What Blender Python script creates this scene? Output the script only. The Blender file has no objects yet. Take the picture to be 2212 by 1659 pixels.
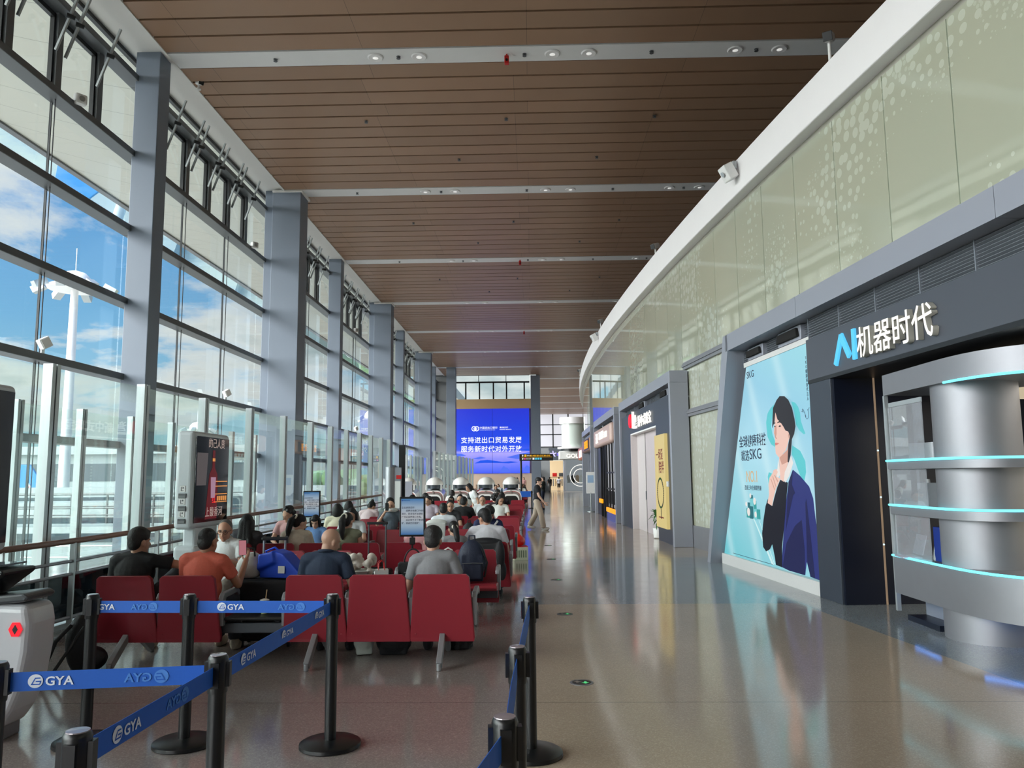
import bpy, bmesh, math, random
import numpy as np
from mathutils import Vector as V, Matrix as M
random.seed(7)
S = bpy.context.scene
C = S.collection
PI = math.pi

# ---------------------------------------------------------------- camera
cam = bpy.data.objects.new('camera', bpy.data.cameras.new('camera'))
C.objects.link(cam)
S.camera = cam
cam.data.sensor_width = 36
cam.data.lens = 1690 * 36 / 2212
cam.data.clip_end = 2000
cam.data.clip_start = .05
def cam_axes():
    f, cx, cy, roll = 1690., 1106., 829.5, .0115
    d = V(((1148 - cx) / f, -(1030 - cy) / f, 1)).normalized()
    u = V((-math.sin(roll), math.cos(roll), 0)); u = (u - d * u.dot(d)).normalized()
    r = u.cross(d)
    if r.x < 0: r = -r
    return M((r, d, u))
R_ = cam_axes()
cx_, cy_, cz_ = R_.col[0], R_.col[1], R_.col[2]
m4 = M.Identity(4)
for i in range(3):
    m4[i][0] = cx_[i]; m4[i][1] = cy_[i]; m4[i][2] = -cz_[i]
m4[2][3] = 1.65
cam.matrix_world = m4

# ---------------------------------------------------------------- view, sky, sun
S.view_settings.view_transform = 'Standard'
S.view_settings.look = 'None'
S.view_settings.gamma = 1
S.view_settings.exposure = 0.0
S.view_settings.use_curve_mapping = False
S.cycles.transparent_max_bounces = 40
S.cycles.diffuse_bounces = 5
S.cycles.glossy_bounces = 4

def lin(c):
    c /= 255.
    return c / 12.92 if c <= .04045 else ((c + .055) / 1.055) ** 2.4
def rgb(r, g, b): return (lin(r), lin(g), lin(b), 1)

class NT:
    """tiny helper for building node trees"""
    def __init__(s, tree):
        s.t = tree; s.n = tree.nodes; s.l = tree.links; s.n.clear()
    def node(s, typ, **kw):
        n = s.n.new(typ)
        for k, v in kw.items():
            if k == 'inp':
                for a, b in v.items(): s.set(n.inputs[a], b)
            else: setattr(n, k, v)
        return n
    def set(s, sock, v):
        if hasattr(v, 'is_output'): s.l.new(v, sock)
        else: sock.default_value = v
    def math(s, op, a, b=0., c=0., clamp=False):
        n = s.n.new('ShaderNodeMath'); n.operation = op; n.use_clamp = clamp
        s.set(n.inputs[0], a); s.set(n.inputs[1], b); s.set(n.inputs[2], c)
        return n.outputs[0]
    def ramp(s, f, stops, interp='LINEAR'):
        n = s.n.new('ShaderNodeValToRGB'); cr = n.color_ramp; cr.interpolation = interp
        while len(cr.elements) < len(stops): cr.elements.new(.5)
        for e, (p, c) in zip(cr.elements, stops):
            e.position = p; e.color = c if len(c) == 4 else (*c, 1)
        s.set(n.inputs[0], f)
        return n.outputs[0]
    def mix(s, f, a, b, typ='MIX'):
        n = s.n.new('ShaderNodeMix'); n.data_type = 'RGBA'; n.blend_type = typ
        s.set(n.inputs[0], f); s.set(n.inputs[6], a); s.set(n.inputs[7], b)
        return n.outputs[2]
    def xyz(s, v):
        n = s.n.new('ShaderNodeSeparateXYZ'); s.l.new(v, n.inputs[0]); return n.outputs
    def noise(s, vec, scale, detail=4, rough=.55, dist=0):
        n = s.n.new('ShaderNodeTexNoise')
        if vec is not None: s.l.new(vec, n.inputs['Vector'])
        n.inputs['Scale'].default_value = scale; n.inputs['Detail'].default_value = detail
        n.inputs['Roughness'].default_value = rough; n.inputs['Distortion'].default_value = dist
        return n.outputs[0]

SUN_DIR = V((-.50, -.40, .95)).normalized()
def build_world():
    w = bpy.data.worlds.new('sky'); S.world = w; w.use_nodes = True
    k = NT(w.node_tree)
    tc = k.node('ShaderNodeTexCoord').outputs['Generated']
    o = k.xyz(tc)
    z = k.math('MAXIMUM', o[2], 0.)
    base = k.ramp(z, [(0, (.62, .86, .90)), (.07, (.42, .74, .88)), (.18, (.24, .56, .88)), (.42, (.10, .34, .82)), (1, (.07, .24, .70))])
    # clouds on a dome flattened like a real layer
    den = k.math('ADD', z, .22)
    px = k.math('DIVIDE', o[0], den); py = k.math('DIVIDE', o[1], den)
    cv = k.node('ShaderNodeCombineXYZ', inp={0: px, 1: py, 2: 3.1}).outputs[0]
    n1 = k.noise(cv, 1.5, 10, .58, .15)
    n2 = k.noise(cv, .55, 3, .5)
    d = k.math('ADD', n1, k.math('MULTIPLY', k.math('SUBTRACT', n2, .5), .35))
    d = k.math('ADD', d, k.math('MULTIPLY', k.math('SUBTRACT', .30, z), .10))
    cover = k.ramp(d, [(.49, (0, 0, 0)), (.545, (.75, .75, .75)), (.61, (1, 1, 1))])
    shade = k.ramp(d, [(.50, (.95, .97, .97)), (.60, (.90, .94, .92)), (.72, (.52, .64, .66))])
    col = k.mix(cover, base, shade)
    # added bright lobe low in the sky, out of view, to brighten the hall
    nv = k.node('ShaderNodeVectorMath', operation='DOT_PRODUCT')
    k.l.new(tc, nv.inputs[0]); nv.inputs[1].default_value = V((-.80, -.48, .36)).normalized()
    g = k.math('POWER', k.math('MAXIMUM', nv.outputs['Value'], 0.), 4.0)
    glow = k.mix(1., col, k.node('ShaderNodeCombineColor', inp={0: k.math('MULTIPLY', g, FILL_GLOW), 1: k.math('MULTIPLY', g, FILL_GLOW * .98), 2: k.math('MULTIPLY', g, FILL_GLOW * .96)}).outputs[0], 'ADD')
    # ground half of the dome: sunlit grassland and concrete far off
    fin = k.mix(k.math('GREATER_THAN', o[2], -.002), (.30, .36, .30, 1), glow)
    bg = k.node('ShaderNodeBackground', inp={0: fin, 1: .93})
    k.l.new(bg.outputs[0], k.node('ShaderNodeOutputWorld').inputs[0])
FILL_GLOW = 17.0
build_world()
sl = bpy.data.lights.new('sun', 'SUN'); sl.energy = 3.2; sl.angle = .01; sl.color = (1, .96, .90)
so = bpy.data.objects.new('sun', sl); C.objects.link(so)
so.rotation_euler = SUN_DIR.to_track_quat('Z', 'Y').to_euler()

# ---------------------------------------------------------------- mesh helpers
class MB:
    def __init__(s): s.v = []; s.f = []; s.mi = []; s.cur = 0
    def add(s, vs, fs):
        b = len(s.v); s.v += [tuple(v) for v in vs]
        for f in fs: s.f.append([b + i for i in f]); s.mi.append(s.cur)
        return s
    def box(s, x0, x1, y0, y1, z0, z1):
        return s.add([(x0,y0,z0),(x1,y0,z0),(x1,y1,z0),(x0,y1,z0),(x0,y0,z1),(x1,y0,z1),(x1,y1,z1),(x0,y1,z1)],
                     [(0,3,2,1),(4,5,6,7),(0,1,5,4),(1,2,6,5),(2,3,7,6),(3,0,4,7)])
    def boxc(s, c, sz, rot=None):
        c = V(c); h = V(sz) / 2; vs = []
        for z in (-1,1):
            for x, y in ((-1,-1),(1,-1),(1,1),(-1,1)):
                p = V((x*h.x, y*h.y, z*h.z))
                if rot: p = rot @ p
                vs.append(c + p)
        return s.add(vs, [(0,3,2,1),(4,5,6,7),(0,1,5,4),(1,2,6,5),(2,3,7,6),(3,0,4,7)])
    def bar(s, a, b, w, h, up=(0,0,1)):
        a, b = V(a), V(b); d = (b - a).normalized(); r = d.cross(V(up))
        if r.length < 1e-4: r = d.cross(V((0,1,0)))
        r.normalize(); u = r.cross(d)
        vs = []
        for p in (a, b):
            for i, j in ((-1,-1),(1,-1),(1,1),(-1,1)): vs.append(p + r*(i*w/2) + u*(j*h/2))
        return s.add(vs, [(0,1,2,3),(7,6,5,4),(0,4,5,1),(1,5,6,2),(2,6,7,3),(3,7,4,0)])
    def cyl(s, a, b, r0, r1=None, n=16, caps=True):
        r1 = r0 if r1 is None else r1
        return s.tube([a, b], [r0, r1], n, caps)
    def tube(s, pts, r, n=10, caps=True, closed=False):
        pts = [V(p) for p in pts]; N = len(pts)
        rr = r if isinstance(r, (list, tuple)) else [r] * N
        vs = []; prev = None
        for i, p in enumerate(pts):
            if closed: d = pts[(i+1) % N] - pts[i-1]
            else: d = pts[min(i+1, N-1)] - pts[max(i-1, 0)]
            d.normalize()
            if prev is None:
                a = d.cross(V((0,0,1)))
                if a.length < 1e-3: a = d.cross(V((0,1,0)))
            else: a = prev - d * prev.dot(d)
            a.normalize(); prev = a; b = d.cross(a)
            for k in range(n):
                t = 2*PI*k/n; vs.append(p + (a*math.cos(t) + b*math.sin(t)) * rr[i])
        fs = []
        for i in range(N if closed else N-1):
            j = (i+1) % N
            for k in range(n):
                q = (k+1) % n; fs.append((i*n+k, i*n+q, j*n+q, j*n+k))
        if caps and not closed:
            fs.append(tuple(range(n))[::-1]); fs.append(tuple((N-1)*n+k for k in range(n)))
        return s.add(vs, fs)
    def lathe(s, prof, c=(0,0,0), n=24, sx=1, sy=1):
        c = V(c); vs = []; fs = []; P = len(prof)
        for r, z in prof:
            for k in range(n):
                t = 2*PI*k/n; vs.append(c + V((r*math.cos(t)*sx, r*math.sin(t)*sy, z)))
        for i in range(P-1):
            for k in range(n):
                q = (k+1) % n; fs.append((i*n+k, i*n+q, (i+1)*n+q, (i+1)*n+k))
        fs.append(tuple(range(n))[::-1]); fs.append(tuple((P-1)*n+k for k in range(n)))
        return s.add(vs, fs)
    def prism(s, poly, o, u, v, depth):
        """2-D outline extruded by the vector depth"""
        o, u, v, d = V(o), V(u), V(v), V(depth); n = len(poly)
        a = [o + u*p[0] + v*p[1] for p in poly]
        vs = a + [p + d for p in a]
        return s.add(vs, [tuple(range(n)), tuple(range(2*n-1, n-1, -1))] + [(i, i+n, (i+1) % n + n, (i+1) % n) for i in range(n)])
    def wall(s, path, z0, z1, t):
        """a vertical sheet of thickness t following a plan path (t to the left of travel)"""
        pts = [V((p[0], p[1], 0)) for p in path]; N = len(pts); off = []
        for i in range(N):
            d = (pts[min(i+1, N-1)] - pts[max(i-1, 0)]).normalized(); off.append(V((-d.y, d.x, 0)) * t)
        vs = []
        for p, q in zip(pts, off):
            for z in (z0, z1): vs.append(p + V((0,0,z)))
            for z in (z0, z1): vs.append(p + q + V((0,0,z)))
        fs = []
        for i in range(N-1):
            a, b = i*4, i*4+4
            fs += [(a, b, b+1, a+1), (a+2, a+3, b+3, b+2), (a+1, b+1, b+3, a+3), (a, a+2, b+2, b)]
        fs += [(0,1,3,2), (4*N-4, 4*N-2, 4*N-1, 4*N-3)]
        return s.add(vs, fs)
    def sphere(s, c, r, n=16, m=10, rot=None):
        c = V(c); r = V(r) if hasattr(r, '__len__') else V((r, r, r)); vs = []; fs = []
        for i in range(1, m):
            for k in range(n):
                t = PI*i/m; a = 2*PI*k/n
                p = V((r.x*math.sin(t)*math.cos(a), r.y*math.sin(t)*math.sin(a), r.z*math.cos(t)))
                vs.append(c + (rot @ p if rot else p))
        for p in (V((0,0,r.z)), V((0,0,-r.z))): vs.append(c + (rot @ p if rot else p))
        for i in range(m-2):
            for k in range(n):
                q = (k+1) % n; fs.append((i*n+k, (i+1)*n+k, (i+1)*n+q, i*n+q))
        T = (m-1)*n
        for k in range(n):
            q = (k+1) % n; fs.append((T, k, q)); fs.append((T+1, (m-2)*n+q, (m-2)*n+k))
        return s.add(vs, fs)
    def mesh(s, name):
        me = bpy.data.meshes.new(name); me.from_pydata(s.v, [], s.f); me.update()
        if any(s.mi): me.polygons.foreach_set('material_index', s.mi)
        bm = bmesh.new(); bm.from_mesh(me); bmesh.ops.recalc_face_normals(bm, faces=bm.faces); bm.to_mesh(me); bm.free()
        return me
    def obj(s, name, mats, parent=None, bevel=0, smooth=None, loc=None, seg=2):
        return link(name, s.mesh(name), mats, parent, bevel, smooth, loc, seg)

def link(name, me, mats, parent=None, bevel=0, smooth=None, loc=None, seg=2):
    o = bpy.data.objects.new(name, me); C.objects.link(o)
    for m in (mats if isinstance(mats, (list, tuple)) else [mats]): me.materials.append(m)
    if parent: o.parent = parent
    if loc: o.location = loc
    if bevel:
        b = o.modifiers.new('bevel', 'BEVEL'); b.width = bevel; b.segments = seg; b.limit_method = 'ANGLE'; b.angle_limit = .6
    if smooth is not None:
        me.polygons.foreach_set('use_smooth', [True] * len(me.polygons))
        if smooth < 180: me.set_sharp_from_angle(angle=math.radians(smooth))
    return o
def tag(o, label, cat, group=None, kind=None):
    o['label'] = label; o['category'] = cat
    if group: o['group'] = group
    if kind: o['kind'] = kind
    return o
def thing(name, label, cat, loc=(0,0,0), rz=0, group=None):
    o = bpy.data.objects.new(name, None); C.objects.link(o); o.location = loc; o.rotation_euler = (0, 0, rz)
    o.empty_display_size = .1
    return tag(o, label, cat, group)
def struct(o, label=None, cat=None):
    o['kind'] = 'structure'
    if label: o['label'] = label; o['category'] = cat
    return o
def copy_tree(o, parent=None):
    c = o.copy(); C.objects.link(c)
    if parent: c.parent = parent
    for ch in list(o.children): copy_tree(ch, c)
    return c

# text: evaluated in a scratch scene, kept as mesh
TMP = bpy.data.scenes.new('scratch')
def eval_mesh(o, name):
    TMP.collection.objects.link(o)
    vl = TMP.view_layers[0]; vl.update()
    dg = vl.depsgraph; dg.update()
    me = bpy.data.meshes.new_from_object(o.evaluated_get(dg), depsgraph=dg)
    me.name = name
    TMP.collection.objects.unlink(o)
    return me
def text(body, size, m, parent, o, xd, yd, ext=.004, bold=0., align='LEFT', sx=1., name='lettering', space=1., loose=None):
    cu = bpy.data.curves.new('txt', 'FONT'); cu.body = body; cu.size = 1; cu.extrude = ext / size; cu.offset = bold
    cu.align_x = align; cu.align_y = 'TOP_BASELINE'; cu.space_character = space; cu.resolution_u = 3
    if loose: cu.space_line = loose
    t = bpy.data.objects.new('txt', cu)
    me = eval_mesh(t, name); bpy.data.objects.remove(t)
    xd, yd = V(xd).normalized(), V(yd).normalized(); nd = xd.cross(yd)
    mm = M.Identity(4)
    for i in range(3): mm[i][0] = xd[i]*size*sx; mm[i][1] = yd[i]*size; mm[i][2] = nd[i]*size; mm[i][3] = o[i]
    me.transform(mm)
    return link(name, me, m, parent)

# ---------------------------------------------------------------- materials
def fl(x, z, s):
    e = []
    for i in range(40):
        a = 2*PI*i/40; r = s*(.62 + .38*math.cos(5*a + .3)); e.append((x + r*math.sin(a), z + r*math.cos(a)))
    return e
def mat(name, col, rough=.5, metal=0., emit=0., spec=.5, var=.06, scale=30., bump=0., coat=0., ecol=None, trans=0.):
    m = bpy.data.materials.new(name); m.use_nodes = True
    k = NT(m.node_tree)
    p = k.node('ShaderNodeBsdfPrincipled')
    p.inputs['Roughness'].default_value = rough; p.inputs['Metallic'].default_value = metal
    p.inputs['Specular IOR Level'].default_value = spec; p.inputs['Coat Weight'].default_value = coat
    if len(col) == 3: col = rgb(*col)
    tc = k.node('ShaderNodeTexCoord').outputs['Object']
    n = k.noise(tc, scale, 3)
    if var:
        a = tuple(min(1, c*(1-var)) for c in col[:3]) + (1,); b = tuple(min(1, c*(1+var)) for c in col[:3]) + (1,)
        k.l.new(k.mix(n, a, b), p.inputs['Base Color'])
    else: p.inputs['Base Color'].default_value = col
    if bump:
        b = k.node('ShaderNodeBump', inp={'Height': n, 'Strength': bump, 'Distance': .01}); k.l.new(b.outputs[0], p.inputs['Normal'])
    if emit:
        p.inputs['Emission Color'].default_value = (rgb(*ecol) if ecol and len(ecol) == 3 else col); p.inputs['Emission Strength'].default_value = emit
    k.l.new(p.outputs[0], k.node('ShaderNodeOutputMaterial').inputs[0])
    return m
def glass(name, tint, f0=.04, rough=0., k5=.9, haze=None):
    m = bpy.data.materials.new(name); m.use_nodes = True
    k = NT(m.node_tree)
    lw = k.node('ShaderNodeLayerWeight', inp={0: .5}).outputs['Facing']
    fr = k.math('ADD', f0, k.math('MULTIPLY', k.math('POWER', lw, 5.), k5), clamp=True)
    t = k.node('ShaderNodeBsdfTransparent', inp={0: (*tint, 1)})
    g = k.node('ShaderNodeBsdfGlossy', inp={'Color': (.95, 1, .98, 1), 'Roughness': rough})
    base = t.outputs[0]
    if haze:
        d = k.node('ShaderNodeBsdfDiffuse', inp={0: rgb(*haze[0])})
        mx0 = k.node('ShaderNodeMixShader', inp={0: haze[1]}); k.l.new(base, mx0.inputs[1]); k.l.new(d.outputs[0], mx0.inputs[2]); base = mx0.outputs[0]
    mx = k.node('ShaderNodeMixShader'); k.l.new(fr, mx.inputs[0]); k.l.new(base, mx.inputs[1]); k.l.new(g.outputs[0], mx.inputs[2])
    k.l.new(mx.outputs[0], k.node('ShaderNodeOutputMaterial').inputs[0])
    return m
# ================================================================ materials of the hall
def mat_floor():
    m = bpy.data.materials.new('terrazzo'); m.use_nodes = True; k = NT(m.node_tree)
    pos = k.node('ShaderNodeNewGeometry').outputs['Position']; o = k.xyz(pos); x, y = o[0], o[1]
    beige, lilac, grey = rgb(172, 156, 138), rgb(138, 127, 126), rgb(122, 134, 142)
    left = k.math('LESS_THAN', x, -.1)
    col = k.mix(left, beige, lilac)
    # grey cross bands every eighteen metres and a grey margin along the shops
    t = k.math('MODULO', k.math('ADD', y, 41.55), 26.)
    band = k.math('MULTIPLY', k.math('LESS_THAN', t, 5.85), k.math('GREATER_THAN', x, -.1))
    marg = k.math('MULTIPLY', k.math('LESS_THAN', y, 10.46), k.math('GREATER_THAN', x, k.math('SUBTRACT', 4.475, k.math('MULTIPLY', y, .1))))
    col = k.mix(k.math('MAXIMUM', band, marg), col, grey)
    v = k.node('ShaderNodeTexVoronoi', inp={'Vector': pos, 'Scale': 130.}).outputs['Color']
    vv = k.xyz(v)
    col = k.mix(.20, col, k.ramp(vv[0], [(0, rgb(70, 62, 56)), (.25, rgb(132, 118, 104)), (.7, rgb(150, 138, 124)), (1, rgb(215, 205, 190))]), 'MIX')
    big = k.noise(pos, .35, 3)
    col = k.mix(1., col, k.ramp(big, [(.3, (.9, .9, .9)), (.7, (1.08, 1.07, 1.05))]), 'MULTIPLY')
    # thin dark joints
    jx = k.math('LESS_THAN', k.math('ABSOLUTE', k.math('ADD', x, .1)), .006)
    jy = k.math('LESS_THAN', k.math('ABSOLUTE', k.math('SUBTRACT', k.math('MODULO', k.math('ADD', y, 39.), 6.), 3.)), .005)
    col = k.mix(k.math('MULTIPLY', k.math('MAXIMUM', jx, jy), .5), col, (.05, .045, .04, 1))
    p = k.node('ShaderNodeBsdfPrincipled', inp={'Base Color': col, 'Specular IOR Level': .68})
    rn = k.noise(pos, 2.2, 4)
    k.l.new(k.ramp(rn, [(.3, (.085,)*3), (.7, (.14,)*3)]), p.inputs['Roughness'])
    bn = k.noise(pos, 1.6, 2)
    b = k.node('ShaderNodeBump', inp={'Height': bn, 'Strength': .06, 'Distance': .02}); k.l.new(b.outputs[0], p.inputs['Normal'])
    k.l.new(p.outputs[0], k.node('ShaderNodeOutputMaterial').inputs[0])
    return m
def mat_slat():
    m = bpy.data.materials.new('brown_metal_slat'); m.use_nodes = True; k = NT(m.node_tree)
    pos = k.node('ShaderNodeNewGeometry').outputs['Position']; o = k.xyz(pos)
    row = k.math('FLOOR', k.math('DIVIDE', k.math('SUBTRACT', o[1], 17.8 - 9/26), 9/13.))
    rnd = k.node('ShaderNodeTexWhiteNoise', noise_dimensions='1D', inp={'W': row}).outputs['Value']
    sh = k.math('ADD', o[0], k.math('MULTIPLY', k.math('FLOOR', k.math('MULTIPLY', rnd, 2.)), .35))
    pan = k.math('FLOOR', k.math('DIVIDE', sh, 3.9))
    j = k.math('LESS_THAN', k.math('MODULO', k.math('ADD', sh, 78.), 3.9), .012)
    pv = k.node('ShaderNodeTexWhiteNoise', noise_dimensions='2D', inp={'Vector': k.node('ShaderNodeCombineXYZ', inp={0: pan, 1: row}).outputs[0]}).outputs['Value']
    col = k.mix(pv, rgb(152, 121, 97), rgb(161, 128, 103))
    col = k.mix(k.math('MULTIPLY', j, .55), col, (.03, .025, .02, 1))
    p = k.node('ShaderNodeBsdfPrincipled', inp={'Base Color': col, 'Roughness': .42, 'Specular IOR Level': .45})
    k.l.new(p.outputs[0], k.node('ShaderNodeOutputMaterial').inputs[0])
    return m
def mat_frost():
    """pale olive back-painted glass with a drift of lighter dots"""
    m = bpy.data.materials.new('dotted_frosted_glass'); m.use_nodes = True; k = NT(m.node_tree)
    pos = k.node('ShaderNodeNewGeometry').outputs['Position']; o = k.xyz(pos)
    base = k.mix(k.noise(pos, .35, 2), rgb(178, 178, 156), rgb(164, 171, 154))
    yz = k.node('ShaderNodeCombineXYZ', inp={0: o[1], 1: o[2], 2: 0.}).outputs[0]
    big = k.noise(yz, .33, 3, .6, .6)
    zone = k.ramp(big, [(.46, (0, 0, 0)), (.62, (1, 1, 1))])
    def dots(scale, r0, r1):
        v = k.node('ShaderNodeTexVoronoi', voronoi_dimensions='2D', inp={'Vector': yz, 'Scale': scale, 'Randomness': .65}).outputs['Distance']
        rad = k.math('MULTIPLY', zone, r1)
        return k.math('LESS_THAN', v, k.math('ADD', rad, r0))
    d = k.math('MULTIPLY', dots(5.2, -.02, .42), k.math('GREATER_THAN', zone, .12))
    d2 = k.math('MULTIPLY', dots(11., .0, .36), k.math('GREATER_THAN', k.noise(yz, .5, 2), .52))
    f = k.math('MULTIPLY', k.math('MAXIMUM', d, k.math('MULTIPLY', d2, .6)), .45)
    col = k.mix(f, base, rgb(208, 214, 200))
    p = k.node('ShaderNodeBsdfPrincipled', inp={'Base Color': col, 'Roughness': .04, 'IOR': 1.85, 'Coat Weight': .8, 'Coat Roughness': .015})
    k.l.new(p.outputs[0], k.node('ShaderNodeOutputMaterial').inputs[0])
    return m

FLOOR = mat_floor(); SLAT = mat_slat(); FROST = mat_frost()
WHITE = mat('white_painted_panel', (238, 236, 236), .45, var=.02, scale=2)
SOFFIT = mat('white_soffit', (232, 230, 226), .6, var=.02, scale=2)
STRIP = mat('pale_grey_strip', (230, 230, 230), .5, var=.03, scale=3)
COLP = mat('blue_grey_column_paint', (118, 128, 142), .45, var=.04, scale=1.2)
FRAME = mat('dark_grey_window_frame', (88, 91, 94), .4, var=.04, scale=5)
DARKF = mat('near_black_metal', (34, 36, 38), .4, var=.05)
ALU = mat('silver_aluminium', (178, 184, 186), .35, .55, var=.03)
STEEL = mat('brushed_steel', (146, 147, 152), .5, .7, var=.05, scale=6)
CHROME = mat('polished_steel', (222, 222, 224), .12, 1., var=.02)
BLACKV = mat('ceiling_void_black', (12, 11, 10), .9, var=.1)
CREAM = mat('beige_wall_panel', (196, 164, 122), .5, var=.04, scale=.6)
CREAM2 = mat('pale_beige_wall_panel', (206, 180, 156), .5, var=.04, scale=.6)
WALLG = mat('grey_wall_paint', (120, 122, 124), .6, var=.04, scale=1)
GLASS = glass('facade_glass', (.962, .985, .985), .03)
PGLASS = glass('partition_glass', (.945, .985, .972), .04)
JOINT = mat('black_silicone', (26, 30, 34), .5)
BLACK = mat('black_plastic', (22, 23, 25), .38, var=.05)
RUBBER = mat('black_rubber', (14, 14, 15), .7)
DGLASS = glass('dark_lower_glass', (.06, .075, .085), .05)
TEALE = mat('green_glass_edge', (150, 196, 186), .2, var=.02)

ZC = 11.79; STRIP0 = 17.8; BAY = 9.0; MOD = BAY / 13
# ---------------------------------------------------------------- floor
b = MB(); b.box(-9.7, 24, -21, 150, -.3, 0)
struct(b.obj('floor', FLOOR), 'polished terrazzo floor with beige, lilac and grey zones', 'floor')
# ---------------------------------------------------------------- ceiling of brown slats
b = MB()
for k in range(-4, 15):
    y0 = STRIP0 + k*BAY
    for i in range(1, 13):
        yc = y0 + i*MOD
        b.box(-8.62 if yc < 78 else .7, 24, yc - MOD/2 + .036, yc + MOD/2 - .036, ZC, ZC + .05)
ce = b.obj('ceiling', SLAT, bevel=0)
struct(ce, 'high ceiling of long brown metal slats', 'ceiling')
b = MB(); b.box(-9.8, 24, -21, 78.3, ZC + .3, ZC + .5); b.box(.6, 24, 78.3, 150, ZC + .3, ZC + .5)
b.obj('roof_void', BLACKV, ce)
n = 0
for k in range(-3, 14):
    yc = STRIP0 + k*BAY
    if -20 < yc < 148:
        n += 1
        b = MB(); b.box(-8.62 if yc < 78 else .7, 24, yc - MOD/2 + .012, yc + MOD/2 - .012, ZC - .012, ZC + .05)
        struct(b.obj('trim_%d' % n, STRIP))
# white soffit between the slats and the glass front
b = MB(); b.box(-9.62, -8.64, -21, 77.6, 11.86, 12.0); b.box(-8.66, -8.60, -21, 77.6, ZC - .03, 11.99)
struct(b.obj('trim_%d' % (n+1), SOFFIT), 'white soffit strip along the window wall', 'trim')
# ---------------------------------------------------------------- downlights and small things in the strips
LAMPG = mat('downlight_lens', (245, 244, 240), .3, emit=.55)
def downlight(loc, label):
    t = thing('downlight', label, 'ceiling light', loc, 0, 'downlights in the ceiling strips')
    MB().lathe([(.17, 0), (.19, -.012), (.165, -.035), (.13, -.03)], n=24).obj('rim', WHITE, t, smooth=40)
    MB().lathe([(.128, -.012), (.10, -.028), (.0001, -.034)], n=24).obj('lens', LAMPG, t, smooth=60)
    return t
proto = None
ordn = ['nearest', 'second', 'third', 'fourth', 'fifth', 'sixth', 'seventh']
xs = [-3.66, -2.6, .62, 1.5, 5.0, 6.05]
for k in range(0, 7):
    for i, x in enumerate(xs):
        if k == 0 and i > 5: continue
        pos = (x*(1 if k == 0 else 1), STRIP0 + k*BAY, ZC - .012)
        lab = 'white round downlight in the %s pale ceiling strip, %s of its pair' % (ordn[k], ['left one of the left-hand pair', 'right one of the left-hand pair', 'left one of the middle pair', 'right one of the middle pair', 'left one of the right-hand pair', 'right one of the right-hand pair'][i])
        lab = 'round downlight in the %s ceiling strip, %s' % (ordn[k], ['left one of the left pair', 'right one of the left pair', 'left one of the middle pair', 'right one of the middle pair', 'left one of the right pair', 'right one of the right pair'][i])
        if proto is None: proto = downlight(pos, lab)
        else:
            c = copy_tree(proto); c.location = pos; c['label'] = lab
REDP = mat('signal_red_plastic', (196, 30, 28), .4)
for k, x in ((0, -.48), (2, -.42), (4, -.4)):
    t = thing('fire_detector', 'small red detector hanging from the %s ceiling strip' % ordn[k], 'detector', (x, STRIP0 + k*BAY, ZC - .012), 0, 'red detectors on the ceiling')
    MB().cyl((0,0,0), (0,0,-.06), .02, n=10).obj('stem', REDP, t)
    MB().boxc((0,-.02,-.16), (.11,.13,.2)).obj('housing', REDP, t, bevel=.02)
    MB().cyl((0,-.09,-.19), (0,-.11,-.19), .03, n=12).obj('sensor_eye', BLACK, t)
spr = None
for k in range(0, 3):
    for j, (x, dy) in enumerate(((-6.1, 0), (-3.1, 0), (-.05, 0), (3.0, 0), (5.5, 0), (-4.6, 3.4), (-.6, 3.4), (3.6, 3.4), (-2.2, 6.2), (2.2, 6.2))):
        lab = 'tiny sprinkler head hanging from the brown ceiling'
        if spr is None:
            bb = MB(); bb.cyl((0,0,0), (0,0,-.05), .016, n=8); bb.cyl((0,0,-.05), (0,0,-.058), .05, n=12); bb.cyl((0,0,0), (0,0,-.012), .05, n=12)
            spr = tag(bb.obj('sprinkler_head', FRAME), lab, 'sprinkler', 'ceiling sprinklers'); o = spr
        else:
            o = spr.copy(); C.objects.link(o)
        o.location = (x, STRIP0 + k*BAY + dy, ZC - .01)

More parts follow.
